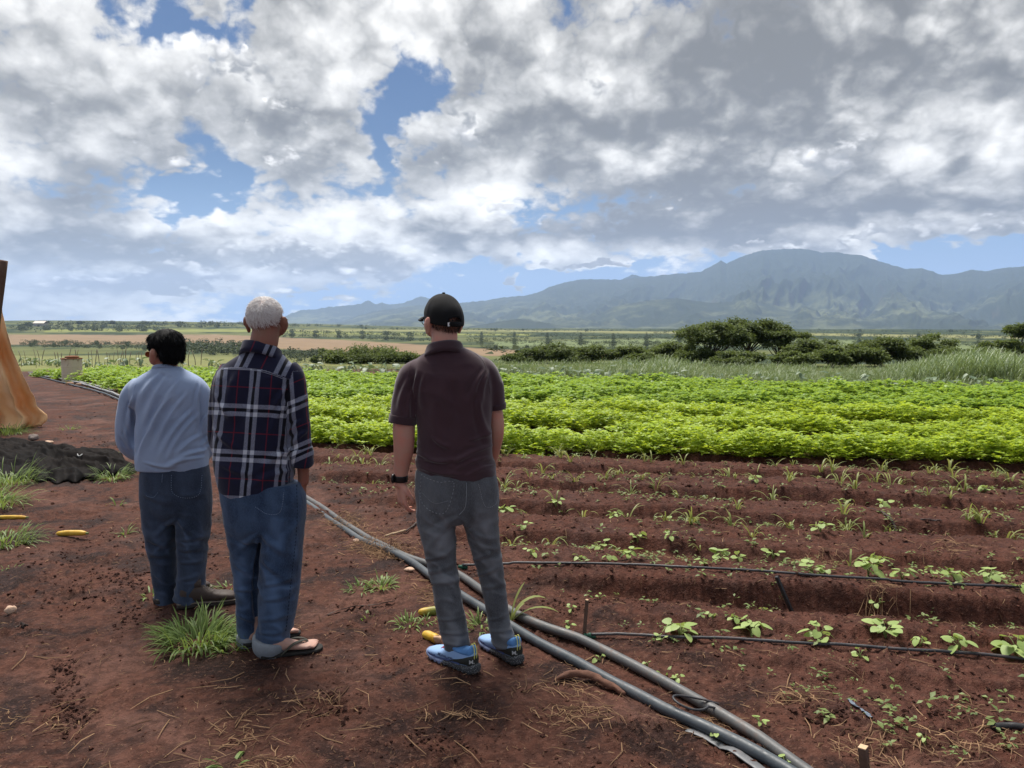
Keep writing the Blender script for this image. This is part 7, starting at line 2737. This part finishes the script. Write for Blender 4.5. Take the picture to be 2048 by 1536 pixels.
    sL = fig.limb([(458, 735, 0.02, 18, 1.1), (445, 765, 0.04, 19, 1.1), (438, 805, 0.07, 18, 1.1), (434, 850, 0.11, 17, 1.1), (434, 880, 0.17, 16, 1.1), (444, 905, 0.25, 15, 1.1)], 34, 24)
    V, F = union_mesh([tr, sR, sL], 0.0058, 5)
    Q0 = fig.to_px(V)
    cx = np.interp(Q0[:, 1], [730, 760, 790, 850, 960], [588, 579, 575, 573, 575])
    region = ((Q0[:, 0] > cx) & (Q0[:, 1] > 742)).astype(float)
    pu, pv = pattern_back(Q0, region)
    V = wrinkle(V, F, (6, 6, 9), 0.0045, 23, None)
    V = wrinkle(V, F, (9, 9, 22), 0.0050, 25, region * sstep(820, 880, Q0[:, 1]) + 0.25)
    V = fig.folds(V, F, [(575, 770, 545, 830, 6, 7), (573, 800, 540, 870, 6, 6), (432, 790, 470, 840, 6, 5), (430, 860, 480, 900, 6, 6), (445, 930, 520, 950, 7, 5), (580, 900, 520, 940, 7, 6), (582, 940, 500, 975, 7, 6),
                         (600, 840, 580, 870, 5, 6), (614, 860, 585, 890, 5, 7), (575, 760, 572, 960, 3.5, -6), (520, 760, 500, 880, 10, 4), (470, 750, 455, 850, 9, 4), (612, 790, 585, 835, 5, 5)])
    shirt = obj('plaid_shirt', V, F, M_PLAID, root)
    for nm, a in (('pu', pu), ('pv', pv), ('yoke', 0 * pu)):
        fattr(shirt.data, nm, a)
    SH = (V, F)
    # rolled sleeve cuff: three folded turns
    V, F = union_mesh([fig.limb([(600, 893, 0.02, 22.5, 1.12), (603, 908, 0.026, 24, 1.12), (604, 916, 0.03, 22.5, 1.12)], 10, 24), fig.limb([(602, 906, 0.025, 22, 1.1), (605, 920, 0.032, 23, 1.1), (606, 932, 0.036, 20.5, 1.1)], 10, 24)], 0.0045, 3)
    V = wrinkle(V, F, (16, 16, 30), 0.0045, 27)
    Qc = fig.to_px(V)
    cu = obj('rolled_cuff', V, F, M_PLAID, root)
    for nm, a in (('pu', Qc[:, 0] - 12 + 0.2 * (Qc[:, 1] - 900)), ('pv', Qc[:, 1] + 0.45 * (Qc[:, 0] - 600) + 4), ('yoke', 0 * Qc[:, 0])):
        fattr(cu.data, nm, a)
    # collar: stand and fall
    th = np.linspace(0, 2 * np.pi, 52, endpoint=False)
    cc = fig.P(524, 697, 0.012)
    rg = []
    for (r, z) in ((0.090, -0.038), (0.1030, -0.035), (0.0960, -0.012), (0.0850, 0.010), (0.0790, 0.017), (0.0750, 0.014), (0.0735, 0.0), (0.0735, -0.034)):
        rg.append(np.stack([cc[0] + r * 1.05 * np.cos(th), cc[1] + r * 0.95 * np.sin(th), cc[2] + z - 0.022 * np.sin(th) - 0.016 * np.cos(th) - (z < 0) * 0.016 * np.cos(th) ** 2], 1))
    V, F = rings_mesh(np.array(rg), False)
    Qc = fig.to_px(V)
    co = obj('collar', V, F, M_PLAID, root)
    for nm, a in (('pu', 504.5 + (Qc[:, 0] - 541) * 0.9 + (Qc[:, 1] - 695) * 0.4), ('pv', np.full(len(V), 752.0)), ('yoke', 0 * Qc[:, 0])):
        fattr(co.data, nm, a)
    # yoke seam
    for dy in (0, 3.0):
        stitched_seam(fig, [(431, 743 + dy), (445, 736 + dy), (486, 736 + dy), (526, 741 + dy), (573, 757 + dy)], 1.5, M_YOKE, 'yoke_seam', root, SH, 0.0004, 60)
    # ---- jeans
    hip = fig.trunk([(440, 965, 598, 965, 0.02, 0.115), (443, 990, 610, 990, 0.02, 0.124), (448, 1020, 611, 1018, 0.02, 0.128), (453, 1050, 608, 1048, 0.02, 0.122), (462, 1075, 600, 1075, 0.02, 0.10)], 24, 36)
    lL = fig.limb([(487, 1030, 0.03, 38, 1.2), (490, 1075, 0.035, 34, 1.25), (494, 1130, 0.05, 28, 1.3), (497, 1190, 0.07, 25, 1.3), (498, 1240, 0.085, 23.5, 1.25), (499, 1274, 0.10, 21, 1.2)], 46, 28)
    lR = fig.limb([(566, 1030, 0.015, 44, 1.15), (564, 1075, 0.01, 42, 1.2), (561, 1130, 0.0, 40.5, 1.2), (558, 1180, -0.01, 39, 1.15), (553, 1230, -0.01, 37, 1.15), (547, 1262, -0.01, 34, 1.15), (544, 1280, -0.01, 32, 1.15)], 46, 30)
    V, F = union_mesh([hip, lL, lR], 0.0060, 5)
    Q = fig.to_px(V)
    V = wrinkle(V, F, (13, 10, 16), 0.0072, 33, np.clip(0.35 + np.exp(-((Q[:, 1] - 1160) / 60) ** 2) * 0.7 + sstep(1220, 1280, Q[:, 1]) * 0.6, 0, 1.1))
    crease = LAST['h']
    V = wrinkle(V, F, (34, 30, 40), 0.0013, 37)
    V = fig.folds(V, F, [(520, 1065, 580, 1110, 7, 7), (515, 1070, 470, 1115, 6, 6), (600, 1040, 560, 1110, 8, 5), (525, 1120, 585, 1160, 6, 7), (530, 1170, 590, 1150, 6, 7), (528, 1200, 585, 1185, 6, 6), (470, 1130, 515, 1150, 5, 6), (473, 1180, 518, 1170, 5, 6),
                         (520, 1240, 580, 1225, 6, 6), (476, 1230, 515, 1240, 5, 6), (520, 1265, 570, 1262, 5, 6), (522, 1075, 519, 1280, 4, -8)], gain=0.7)
    jeans = obj('jeans', V, F, M_BLUEJEAN, root)
    JE = (V, F)
    Q = fig.to_px(V)
    fattr(jeans.data, 'worn', np.clip(0.55 * np.exp(-(((Q[:, 0] - 555) / 24) ** 2 + ((Q[:, 1] - 1090) / 60) ** 2)) + 0.5 * np.exp(-(((Q[:, 0] - 550) / 14) ** 2)) * (Q[:, 1] > 1150) + 0.4 * np.exp(-(((Q[:, 0] - 485) / 12) ** 2)) * (Q[:, 1] > 1080) + 1.0 * np.maximum(crease, 0), 0, 1) * 0.6)
    stitched_seam(fig, [(511, 1014), (535, 1028), (560, 1024), (568, 985)], 1.6, M_ORANGE_THREAD, 'pocket_stitching', jeans, JE, 0.001, 60, True)
    stitched_seam(fig, [(593, 970), (594, 1040), (588, 1110), (580, 1180), (573, 1250), (568, 1280)], 1.7, M_SEAM_DARK, 'side_seam', jeans, JE, 0.001, 90, True)
    # turned-up cuffs with the pale inside showing
    for rows, q in (([(544, 1274, -0.01, 36.5, 1.2), (542, 1284, -0.01, 37.0, 1.2), (541, 1296, -0.006, 34, 1.15), (540, 1302, -0.004, 31, 1.12)], 0), ([(499, 1266, 0.10, 24.5, 1.25), (499, 1278, 0.10, 25, 1.25), (499, 1291, 0.10, 22, 1.2)], 1)):
        V, F = union_mesh([fig.limb(rows, 14, 28)], 0.0055, 2)
        V = wrinkle(V, F, (10, 10, 14), 0.003, 35)
        obj('turned_up_cuff', V, F, M_CUFF, jeans)
    # ---- hair: cropped white, a whorl at the crown
    r = rng(81)
    k = 15000
    d = r.normal(size=(k, 3))
    d /= np.linalg.norm(d, axis=1)[:, None]
    lim = np.where(d[:, 1] < 0, -0.66 + 0.25 * (d[:, 1] + 1), 0.05 + 0.62 * d[:, 1])
    d = d[d[:, 2] > lim + 0.06 * r.normal(size=k) + 0.28 * r.uniform(0, 1, k) ** 2 * (d[:, 1] < 0.2)]
    surf = d * np.array([0.0800, 0.1010, 0.0880]) + np.array([0, -0.0165, 0.013])
    wh = np.array([0.012, -0.078, 0.058])
    rel = surf - wh
    n = d / np.linalg.norm(d, axis=1)[:, None]
    away = rel - n * (rel * n).sum(1)[:, None]
    away /= np.linalg.norm(away, axis=1)[:, None] + 1e-6
    swirl = np.cross(n, away)
    grow = away * 0.9 + swirl * 0.45 + n * 0.22 + np.array([0, 0, -0.2])
    Vh, Fh, vh = strand_mesh(turn(surf * np.array([1.0, 1, 1]), yaw, hc, pit), grow @ rot([yaw], [pit])[0].T, 0.017, 0.00050, 0.05, 82, 3)
    obj('hair', Vh, Fh, M_WHITEHAIR, root)
    V, F = ellipsoid((0, -0.0165, 0.013), (0.0795, 0.1005, 0.0875), None, 40, 28)
    nrm = (V - np.array([0, -0.0165, 0.013])) / np.array([0.0795, 0.1005, 0.0875])
    keep = nrm[:, 2] > np.where(nrm[:, 1] < 0, -0.50 + 0.25 * (nrm[:, 1] + 1), 0.1 + 0.62 * nrm[:, 1])
    F = F[keep[F].all(1)]
    obj('scalp_hair', turn(V, yaw, hc, pit), F, M_GREYHAIR, root)
    gl = []
    for sx in (-1, 1):
        gl.append(tube(turn(spline(np.array([[sx * 0.091, -0.02, -0.010], [sx * 0.083, 0.02, -0.002], [sx * 0.068, 0.10, -0.006]]), 10), yaw, hc, pit), 0.0014, 6))
        a = np.linspace(0, 2 * np.pi, 17)
        gl.append(tube(turn(np.c_[sx * 0.036 + 0.027 * np.cos(a), 0.103 + 0 * a, -0.014 + 0.020 * np.sin(a)], yaw, hc, pit), 0.0012, 6, False))
    obj('glasses', *join(gl), M_BLACKP, root)


M_FLIP_SOLE = simple('dark_foam', (0.018, 0.017, 0.015), 0.8, 0.2, 40)
M_FLIP_STRAP = simple('olive_webbing', (0.050, 0.048, 0.036), 0.7, 0.2, 40)
M_YOKE = simple('grey_white_binding', (0.20, 0.21, 0.26), 0.9, 0.4, 120)
build_man_plaid()

# ------------------------------------------------------------------ dark-haired person in the light blue long-sleeved shirt
SKIN_A = skin_mat('light_brown_skin', (0.33, 0.17, 0.115), 0.2)
M_BLUETEE = cloth_mat('faded_blue_jersey', (0.235, 0.305, 0.445), (0.290, 0.360, 0.500), 4, 0.25)
M_DARKJEAN = denim_mat('dark_blue_denim', (0.013, 0.020, 0.036), (0.040, 0.055, 0.088))
M_BLACKHAIR = simple('black_hair', (0.0045, 0.0045, 0.005), 0.7, 0.5, 90, 0, 0.12)
M_BOOT = simple('brown_boot_leather', (0.055, 0.038, 0.030), 0.6, 0.3, 25, 0.003)
M_BOOT_SOLE = simple('dark_boot_sole', (0.030, 0.024, 0.020), 0.8, 0.3, 30)
M_BOOT_WELT = simple('pale_welt', (0.16, 0.13, 0.10), 0.8, 0.3, 30)
M_LENS = simple('amber_lens', (0.22, 0.055, 0.02), 0.15, 0.1, 10, 0, 0.6)
M_GOLD = simple('thin_gold_wire', (0.55, 0.40, 0.20), 0.35, 0.1, 10, 0, 0.5, 0.9)


def boot(root, fig, heel, yaw, s=1.0):
    h = ground_at(*heel)
    u = np.array([-math.sin(yaw), math.cos(yaw), 0])
    p = np.array([h[0], h[1], gz(h[0] + u[0] * 0.1, h[1] + u[1] * 0.1)]) - fig.root + u * 0.06 * s
    b = empty('boot', tuple(p), parent=root)
    b.rotation_euler = (0, 0, yaw)
    b.scale = (s, s, s)
    up = smooth_loft([(-0.066, 0.014, 0.022, 0.085), (-0.055, 0.030, 0.022, 0.115), (-0.02, 0.036, 0.022, 0.125), (0.02, 0.037, 0.022, 0.120), (0.05, 0.038, 0.022, 0.105), (0.09, 0.041, 0.022, 0.083), (0.13, 0.046, 0.022, 0.070), (0.17, 0.047, 0.022, 0.064), (0.20, 0.040, 0.022, 0.056), (0.218, 0.022, 0.022, 0.044)], 44, 28, 2.3)
    V, F = up
    V = wrinkle(V, F, (18, 40, 18), 0.0022, 61, sstep(0.05, 0.09, V[:, 1]) * sstep(0.17, 0.12, V[:, 1]))
    obj('upper', V, F, M_BOOT, b)
    shaft = smooth_loft([(-0.046, 0.014, 0.10, 0.15), (-0.038, 0.028, 0.10, 0.15), (0.0, 0.034, 0.10, 0.15), (0.034, 0.028, 0.10, 0.145), (0.044, 0.014, 0.10, 0.14)], 20, 24, 2.6)
    obj('shaft', *shaft, M_BOOT, b)
    sole = smooth_loft([(-0.078, 0.016, 0.0, 0.024), (-0.068, 0.036, 0.0, 0.024), (-0.01, 0.040, 0.0, 0.024), (0.03, 0.039, 0.004, 0.024), (0.10, 0.047, 0.0, 0.022), (0.17, 0.053, 0.0, 0.022), (0.215, 0.043, 0.002, 0.022), (0.232, 0.018, 0.006, 0.020)], 40, 24, 4.5)
    obj('sole', *sole, M_BOOT_SOLE, b)
    welt = smooth_loft([(-0.076, 0.015, 0.0225, 0.0285), (-0.066, 0.035, 0.0225, 0.0285), (0.03, 0.0400, 0.0225, 0.0285), (0.10, 0.0475, 0.0225, 0.0280), (0.17, 0.0525, 0.0225, 0.0275), (0.213, 0.043, 0.0225, 0.0275), (0.230, 0.018, 0.0215, 0.0265)], 40, 24, 5)
    obj('welt', *welt, M_BOOT_WELT, b)
    lc = []
    for i in range(4):
        y = 0.055 + 0.016 * i
        z = np.interp(y, [0.05, 0.09, 0.13], [0.105, 0.083, 0.070]) + 0.004
        lc.append(tube(spline(np.array([[-0.022, y, z - 0.012], [0, y + 0.004, z], [0.022, y, z - 0.012]]), 7), 0.0016, 6))
    lc.append(tube(spline(np.array([[0, 0.05, 0.110], [0.025, 0.06, 0.112], [0.034, 0.085, 0.085], [0.022, 0.10, 0.080]]), 12), 0.0014, 6))
    obj('laces', *join(lc), M_BOOT_WELT, b)
    return b


def build_man_blue():
    base = ground_at(365, 1214)
    Y0 = 4.36
    fig = Fig(Y0, (at_depth(362, 1214, Y0)[0], Y0, base[2]))
    root = empty('person', tuple(fig.root), label='black-haired person in light blue long-sleeved shirt, dark jeans and brown boots, head turned left', category='person')
    yaw, pit = 1.05, -0.14
    hc = fig.P(330, 699, 0.0)
    parts = head_parts(hc, yaw, pit, 0.97)
    parts.append(fig.limb([(330, 705, 0.02, 18, 1.1), (332, 722, 0.02, 20, 1.05), (333, 738, 0.01, 21, 1.0), (334, 752, 0.01, 20, 0.9)], 16, 20))
    parts.append(fig.trunk([(292, 940, 402, 942, 0.02, 0.09), (290, 860, 400, 860, 0.02, 0.09), (285, 800, 400, 798, 0.02, 0.085), (295, 772, 385, 768, 0.01, 0.06), (318, 752, 350, 752, 0.0, 0.04)], 24, 24))
    armL = [(275, 775, 0.02, 12, 1.0), (258, 820, 0.03, 12.5, 1.0), (253, 865, 0.05, 12, 1.0), (257, 893, 0.10, 11, 1.0), (275, 905, 0.19, 10, 1.0), (300, 912, 0.27, 8.5, 1.0)]
    armR = [(395, 768, 0.02, 12, 1.0), (408, 815, 0.03, 12.5, 1.0), (414, 855, 0.05, 12, 1.0), (417, 885, 0.09, 11, 1.0), (410, 905, 0.17, 10, 1.0), (390, 915, 0.26, 8.5, 1.0)]
    parts += [fig.limb(armL, 30, 18), fig.limb(armR, 30, 18)]
    parts += hand_parts(fig.P(300, 912, 0.27), (0.9, 0.25, -0.15), (0.1, -0.5, -0.9), 0.85, 0.7, 1)
    parts += hand_parts(fig.P(390, 915, 0.26), (-0.8, 0.3, -0.3), (0.0, -0.5, -0.9), 0.85, 0.7, -1)
    legL = [(316, 980, 0.02, 26, 1.1), (322, 1080, 0.03, 22, 1.1), (329, 1150, 0.03, 16, 1.1), (333, 1205, 0.03, 12, 1.1)]
    legR = [(386, 980, 0.02, 26, 1.1), (385, 1080, 0.0, 22, 1.1), (383, 1150, -0.01, 17, 1.1), (381, 1195, -0.01, 13, 1.1)]
    parts += [fig.limb(legL, 24, 16), fig.limb(legR, 24, 16)]
    V, F = union_mesh(parts, 0.0050, 3)
    obj('body', V, F, SKIN_A, root)
    # ---- shirt
    tr = fig.trunk([(276, 938, 413, 937, 0.02, 0.118), (275, 915, 414, 912, 0.02, 0.132), (276, 870, 410, 870, 0.02, 0.132), (272, 825, 409, 825, 0.018, 0.130), (262, 790, 412, 785, 0.014, 0.122), (264, 768, 405, 762, 0.01, 0.105), (282, 752, 385, 748, 0.006, 0.080), (302, 741, 366, 739, 0.002, 0.062), (310, 734, 358, 733, 0.0, 0.056)], 48, 44)
    sL = fig.limb([(282, 768, 0.01, 18, 1.1), (264, 790, 0.015, 20, 1.1), (256, 825, 0.025, 20, 1.1), (252, 860, 0.045, 19.5, 1.1), (254, 886, 0.08, 18, 1.1), (266, 902, 0.14, 16, 1.1), (286, 910, 0.21, 14, 1.1), (300, 913, 0.26, 12, 1.1)], 44, 26)
    sR = fig.limb([(386, 765, 0.01, 17, 1.1), (402, 785, 0.015, 18, 1.1), (408, 822, 0.025, 17.5, 1.1), (413, 858, 0.045, 16.5, 1.1), (416, 884, 0.08, 15.5, 1.1), (413, 903, 0.13, 15, 1.1), (402, 912, 0.20, 13, 1.1), (390, 916, 0.25, 12, 1.1)], 44, 26)
    V, F = union_mesh([tr, sL, sR], 0.0060, 5)
    V = wrinkle(V, F, (6, 6, 7), 0.0040, 43)
    V = fig.folds(V, F, [(335, 752, 290, 850, 7, 7), (355, 765, 300, 880, 6, 7), (345, 790, 285, 905, 6, 6), (372, 790, 310, 900, 6, 6), (385, 820, 320, 915, 6, 6), (320, 748, 280, 800, 6, 5), (395, 830, 335, 920, 5, 5), (300, 860, 278, 920, 4, 5),
                         (400, 770, 396, 850, 4, 5), (265, 800, 258, 860, 4, 6), (272, 790, 268, 850, 4, -6), (250, 860, 262, 890, 4, 6), (243, 870, 268, 900, 4, 6), (412, 830, 405, 870, 4, 6), (422, 870, 405, 895, 4, 7), (425, 885, 406, 905, 4, 6),
                         (410, 900, 340, 930, 5, 6), (405, 915, 330, 935, 4, 5), (290, 925, 360, 932, 4, 4), (400, 870, 350, 915, 5, 5), (320, 742, 345, 748, 4, 3)])
    shirt = obj('long_sleeved_shirt', V, F, M_BLUETEE, root)
    SH = (V, F)
    stitched_seam(fig, [(392, 748), (398, 775), (402, 810), (402, 845)], 1.0, M_BLUETEE, 'shoulder_seam', root, SH, 0.0008, 30)
    stitched_seam(fig, [(278, 755), (268, 780), (268, 815), (272, 850)], 1.0, M_BLUETEE, 'shoulder_seam', root, SH, 0.0008, 30)
    stitched_seam(fig, [(277, 932), (320, 936), (370, 936), (413, 931)], 1.1, M_BLUETEE, 'hem_seam', root, SH, 0.0008, 40)
    th = np.linspace(0, 2 * np.pi, 40, endpoint=False)
    cc = fig.P(333, 735, 0.004)
    rg = []
    for (r, z) in ((0.070, -0.012), (0.0735, -0.006), (0.0700, 0.006), (0.0660, 0.008), (0.063, 0.0), (0.064, -0.012)):
        rg.append(np.stack([cc[0] + r * 1.12 * np.cos(th), cc[1] + r * 0.92 * np.sin(th), cc[2] + z - 0.016 * np.sin(th) - 0.010 * np.cos(th) ** 2], 1))
    V, F = rings_mesh(np.array(rg), False)
    obj('neckband', V, F, M_BLUETEE, root)
    # ---- jeans
    hip = fig.trunk([(284, 930, 415, 930, 0.02, 0.112), (283, 960, 418, 958, 0.02, 0.122), (284, 1000, 421, 998, 0.02, 0.126), (288, 1025, 420, 1022, 0.02, 0.115), (294, 1042, 414, 1040, 0.02, 0.09)], 24, 36)
    lL = fig.limb([(317, 1005, 0.02, 33, 1.15), (320, 1050, 0.02, 31, 1.2), (324, 1095, 0.025, 27, 1.2), (328, 1140, 0.03, 23.5, 1.2), (331, 1180, 0.03, 21.5, 1.15), (333, 1207, 0.03, 20.5, 1.15)], 44, 28)
    lR = fig.limb([(388, 1005, 0.02, 34, 1.15), (387, 1050, 0.01, 32.5, 1.2), (385, 1095, 0.0, 29, 1.2), (383, 1140, -0.01, 26, 1.2), (381, 1170, -0.005, 27.5, 1.25), (379, 1196, 0.0, 30, 1.3)], 44, 28)
    V, F = union_mesh([hip, lL, lR], 0.0060, 5)
    Q = fig.to_px(V)
    V = wrinkle(V, F, (14, 10, 17), 0.0076, 53, np.clip(0.3 + 0.8 * np.exp(-((Q[:, 1] - 1085) / 50) ** 2) + 0.5 * sstep(1130, 1180, Q[:, 1]), 0, 1.1))
    crease = LAST['h']
    V = wrinkle(V, F, (34, 30, 40), 0.0013, 57)
    V = fig.folds(V, F, [(355, 1040, 400, 1075, 5, 7), (350, 1040, 310, 1075, 5, 7), (360, 1080, 412, 1068, 5, 7), (360, 1100, 408, 1092, 5, 7), (298, 1080, 345, 1092, 5, 6), (300, 1110, 345, 1105, 5, 6), (360, 1125, 405, 1120, 4, 6), (362, 1160, 405, 1145, 5, 7),
                         (375, 1190, 395, 1150, 5, 6), (290, 990, 350, 1004, 6, 5), (360, 990, 412, 985, 6, 5), (310, 1150, 345, 1165, 4, 5)], gain=0.7)
    jeans = obj('jeans', V, F, M_DARKJEAN, root)
    Q = fig.to_px(V)
    fattr(jeans.data, 'worn', np.clip(0.4 * np.exp(-(((Q[:, 0] - 385) / 14) ** 2)) * (Q[:, 1] > 1060) + 0.35 * np.exp(-(((Q[:, 0] - 322) / 14) ** 2)) * (Q[:, 1] > 1040) + 1.0 * np.maximum(crease, 0), 0, 1) * 0.55)
    for pts in ([(343, 950), (345, 985), (370, 996), (398, 988), (404, 950)], [(286, 950), (287, 985), (305, 995), (316, 985)]):
        stitched_seam(fig, pts, 1.5, M_ORANGE_THREAD, 'pocket_stitching', jeans, (V, F), 0.001, 60, True)
    stitched_seam(fig, [(325, 948), (324, 965)], 1.2, M_ORANGE_THREAD, 'belt_loop', jeans, (V, F), 0.001, 12)
    # ---- boots
    boot(root, fig, (361, 1216), -1.25, 1.10)
    boot(root, fig, (316, 1208), -0.75, 1.1)
    # ---- hair: a full black shell with strands over it
    e = lambda c, r: ellipsoid(np.array(c) * 0.97, np.array(r) * 0.97, None, 28, 18)
    parts = [e((0, -0.024, 0.032), (0.090, 0.106, 0.086)), e((0, -0.058, -0.015), (0.076, 0.060, 0.070)), e((0, -0.064, -0.046), (0.054, 0.040, 0.040)), e((0, 0.040, 0.066), (0.070, 0.055, 0.044)),
             e((-0.060, 0.020, 0.030), (0.024, 0.040, 0.034)), e((0.060, 0.020, 0.030), (0.024, 0.040, 0.034)), e((-0.050, -0.058, -0.035), (0.028, 0.030, 0.042)), e((0.050, -0.058, -0.035), (0.028, 0.030, 0.042))]
    V, F = union_mesh(parts, 0.006, 4)
    V = wrinkle(V, F, (26, 26, 9), 0.004, 63)
    N = normals(V, F)
    r = rng(91)
    pick = r.integers(0, len(V), 7000)
    top = np.array([0.015, -0.01, 0.115])
    rel = V[pick] - top
    n = N[pick]
    flow = rel - n * (rel * n).sum(1)[:, None] + np.array([0, -0.01, -0.03])
    flow = flow / (np.linalg.norm(flow, axis=1)[:, None] + 1e-6) + n * 0.02
    Vh, Fh, vh = strand_mesh(turn(V[pick], yaw, hc, pit), flow @ rot([yaw], [pit])[0].T, 0.027, 0.0007, 0.02, 92, 4)
    hair = obj('hair', turn(V, yaw, hc, pit), F, M_BLACKHAIR, root)
    obj('strands', Vh, Fh, M_BLACKHAIR, hair)
    # ---- glasses with tinted lenses; eyes
    g = empty('glasses', (0, 0, 0), parent=root)
    fr, ln = [], []
    for sx in (-1, 1):
        a = np.linspace(0, 2 * np.pi, 21)
        ring = np.c_[sx * 0.034 + 0.023 * np.cos(a), 0.103 - 9.0 * np.abs(0.036 + 0.027 * np.cos(a)) ** 2 * 0.6, -0.014 + 0.018 * np.sin(a)]
        fr.append(tube(turn(ring, yaw, hc, pit), 0.0013, 6, False))
        P = turn(ring[:-1], yaw, hc, pit)
        c = P.mean(0)
        Rg = np.array([P * 0.97 + c * 0.03, P * 0.5 + c * 0.5, P * 0.02 + c * 0.98])
        V, F = rings_mesh(Rg, False)
        ln.append((V, F))
        fr.append(tube(turn(spline(np.array([[sx * 0.062, 0.088, -0.006], [sx * 0.080, 0.05, -0.004], [sx * 0.084, -0.01, -0.008]]), 10), yaw, hc, pit), 0.0012, 6))
    obj('frame', *join(fr), M_GOLD, g)
    obj('lenses', *join(ln), M_LENS, g)


build_man_blue()
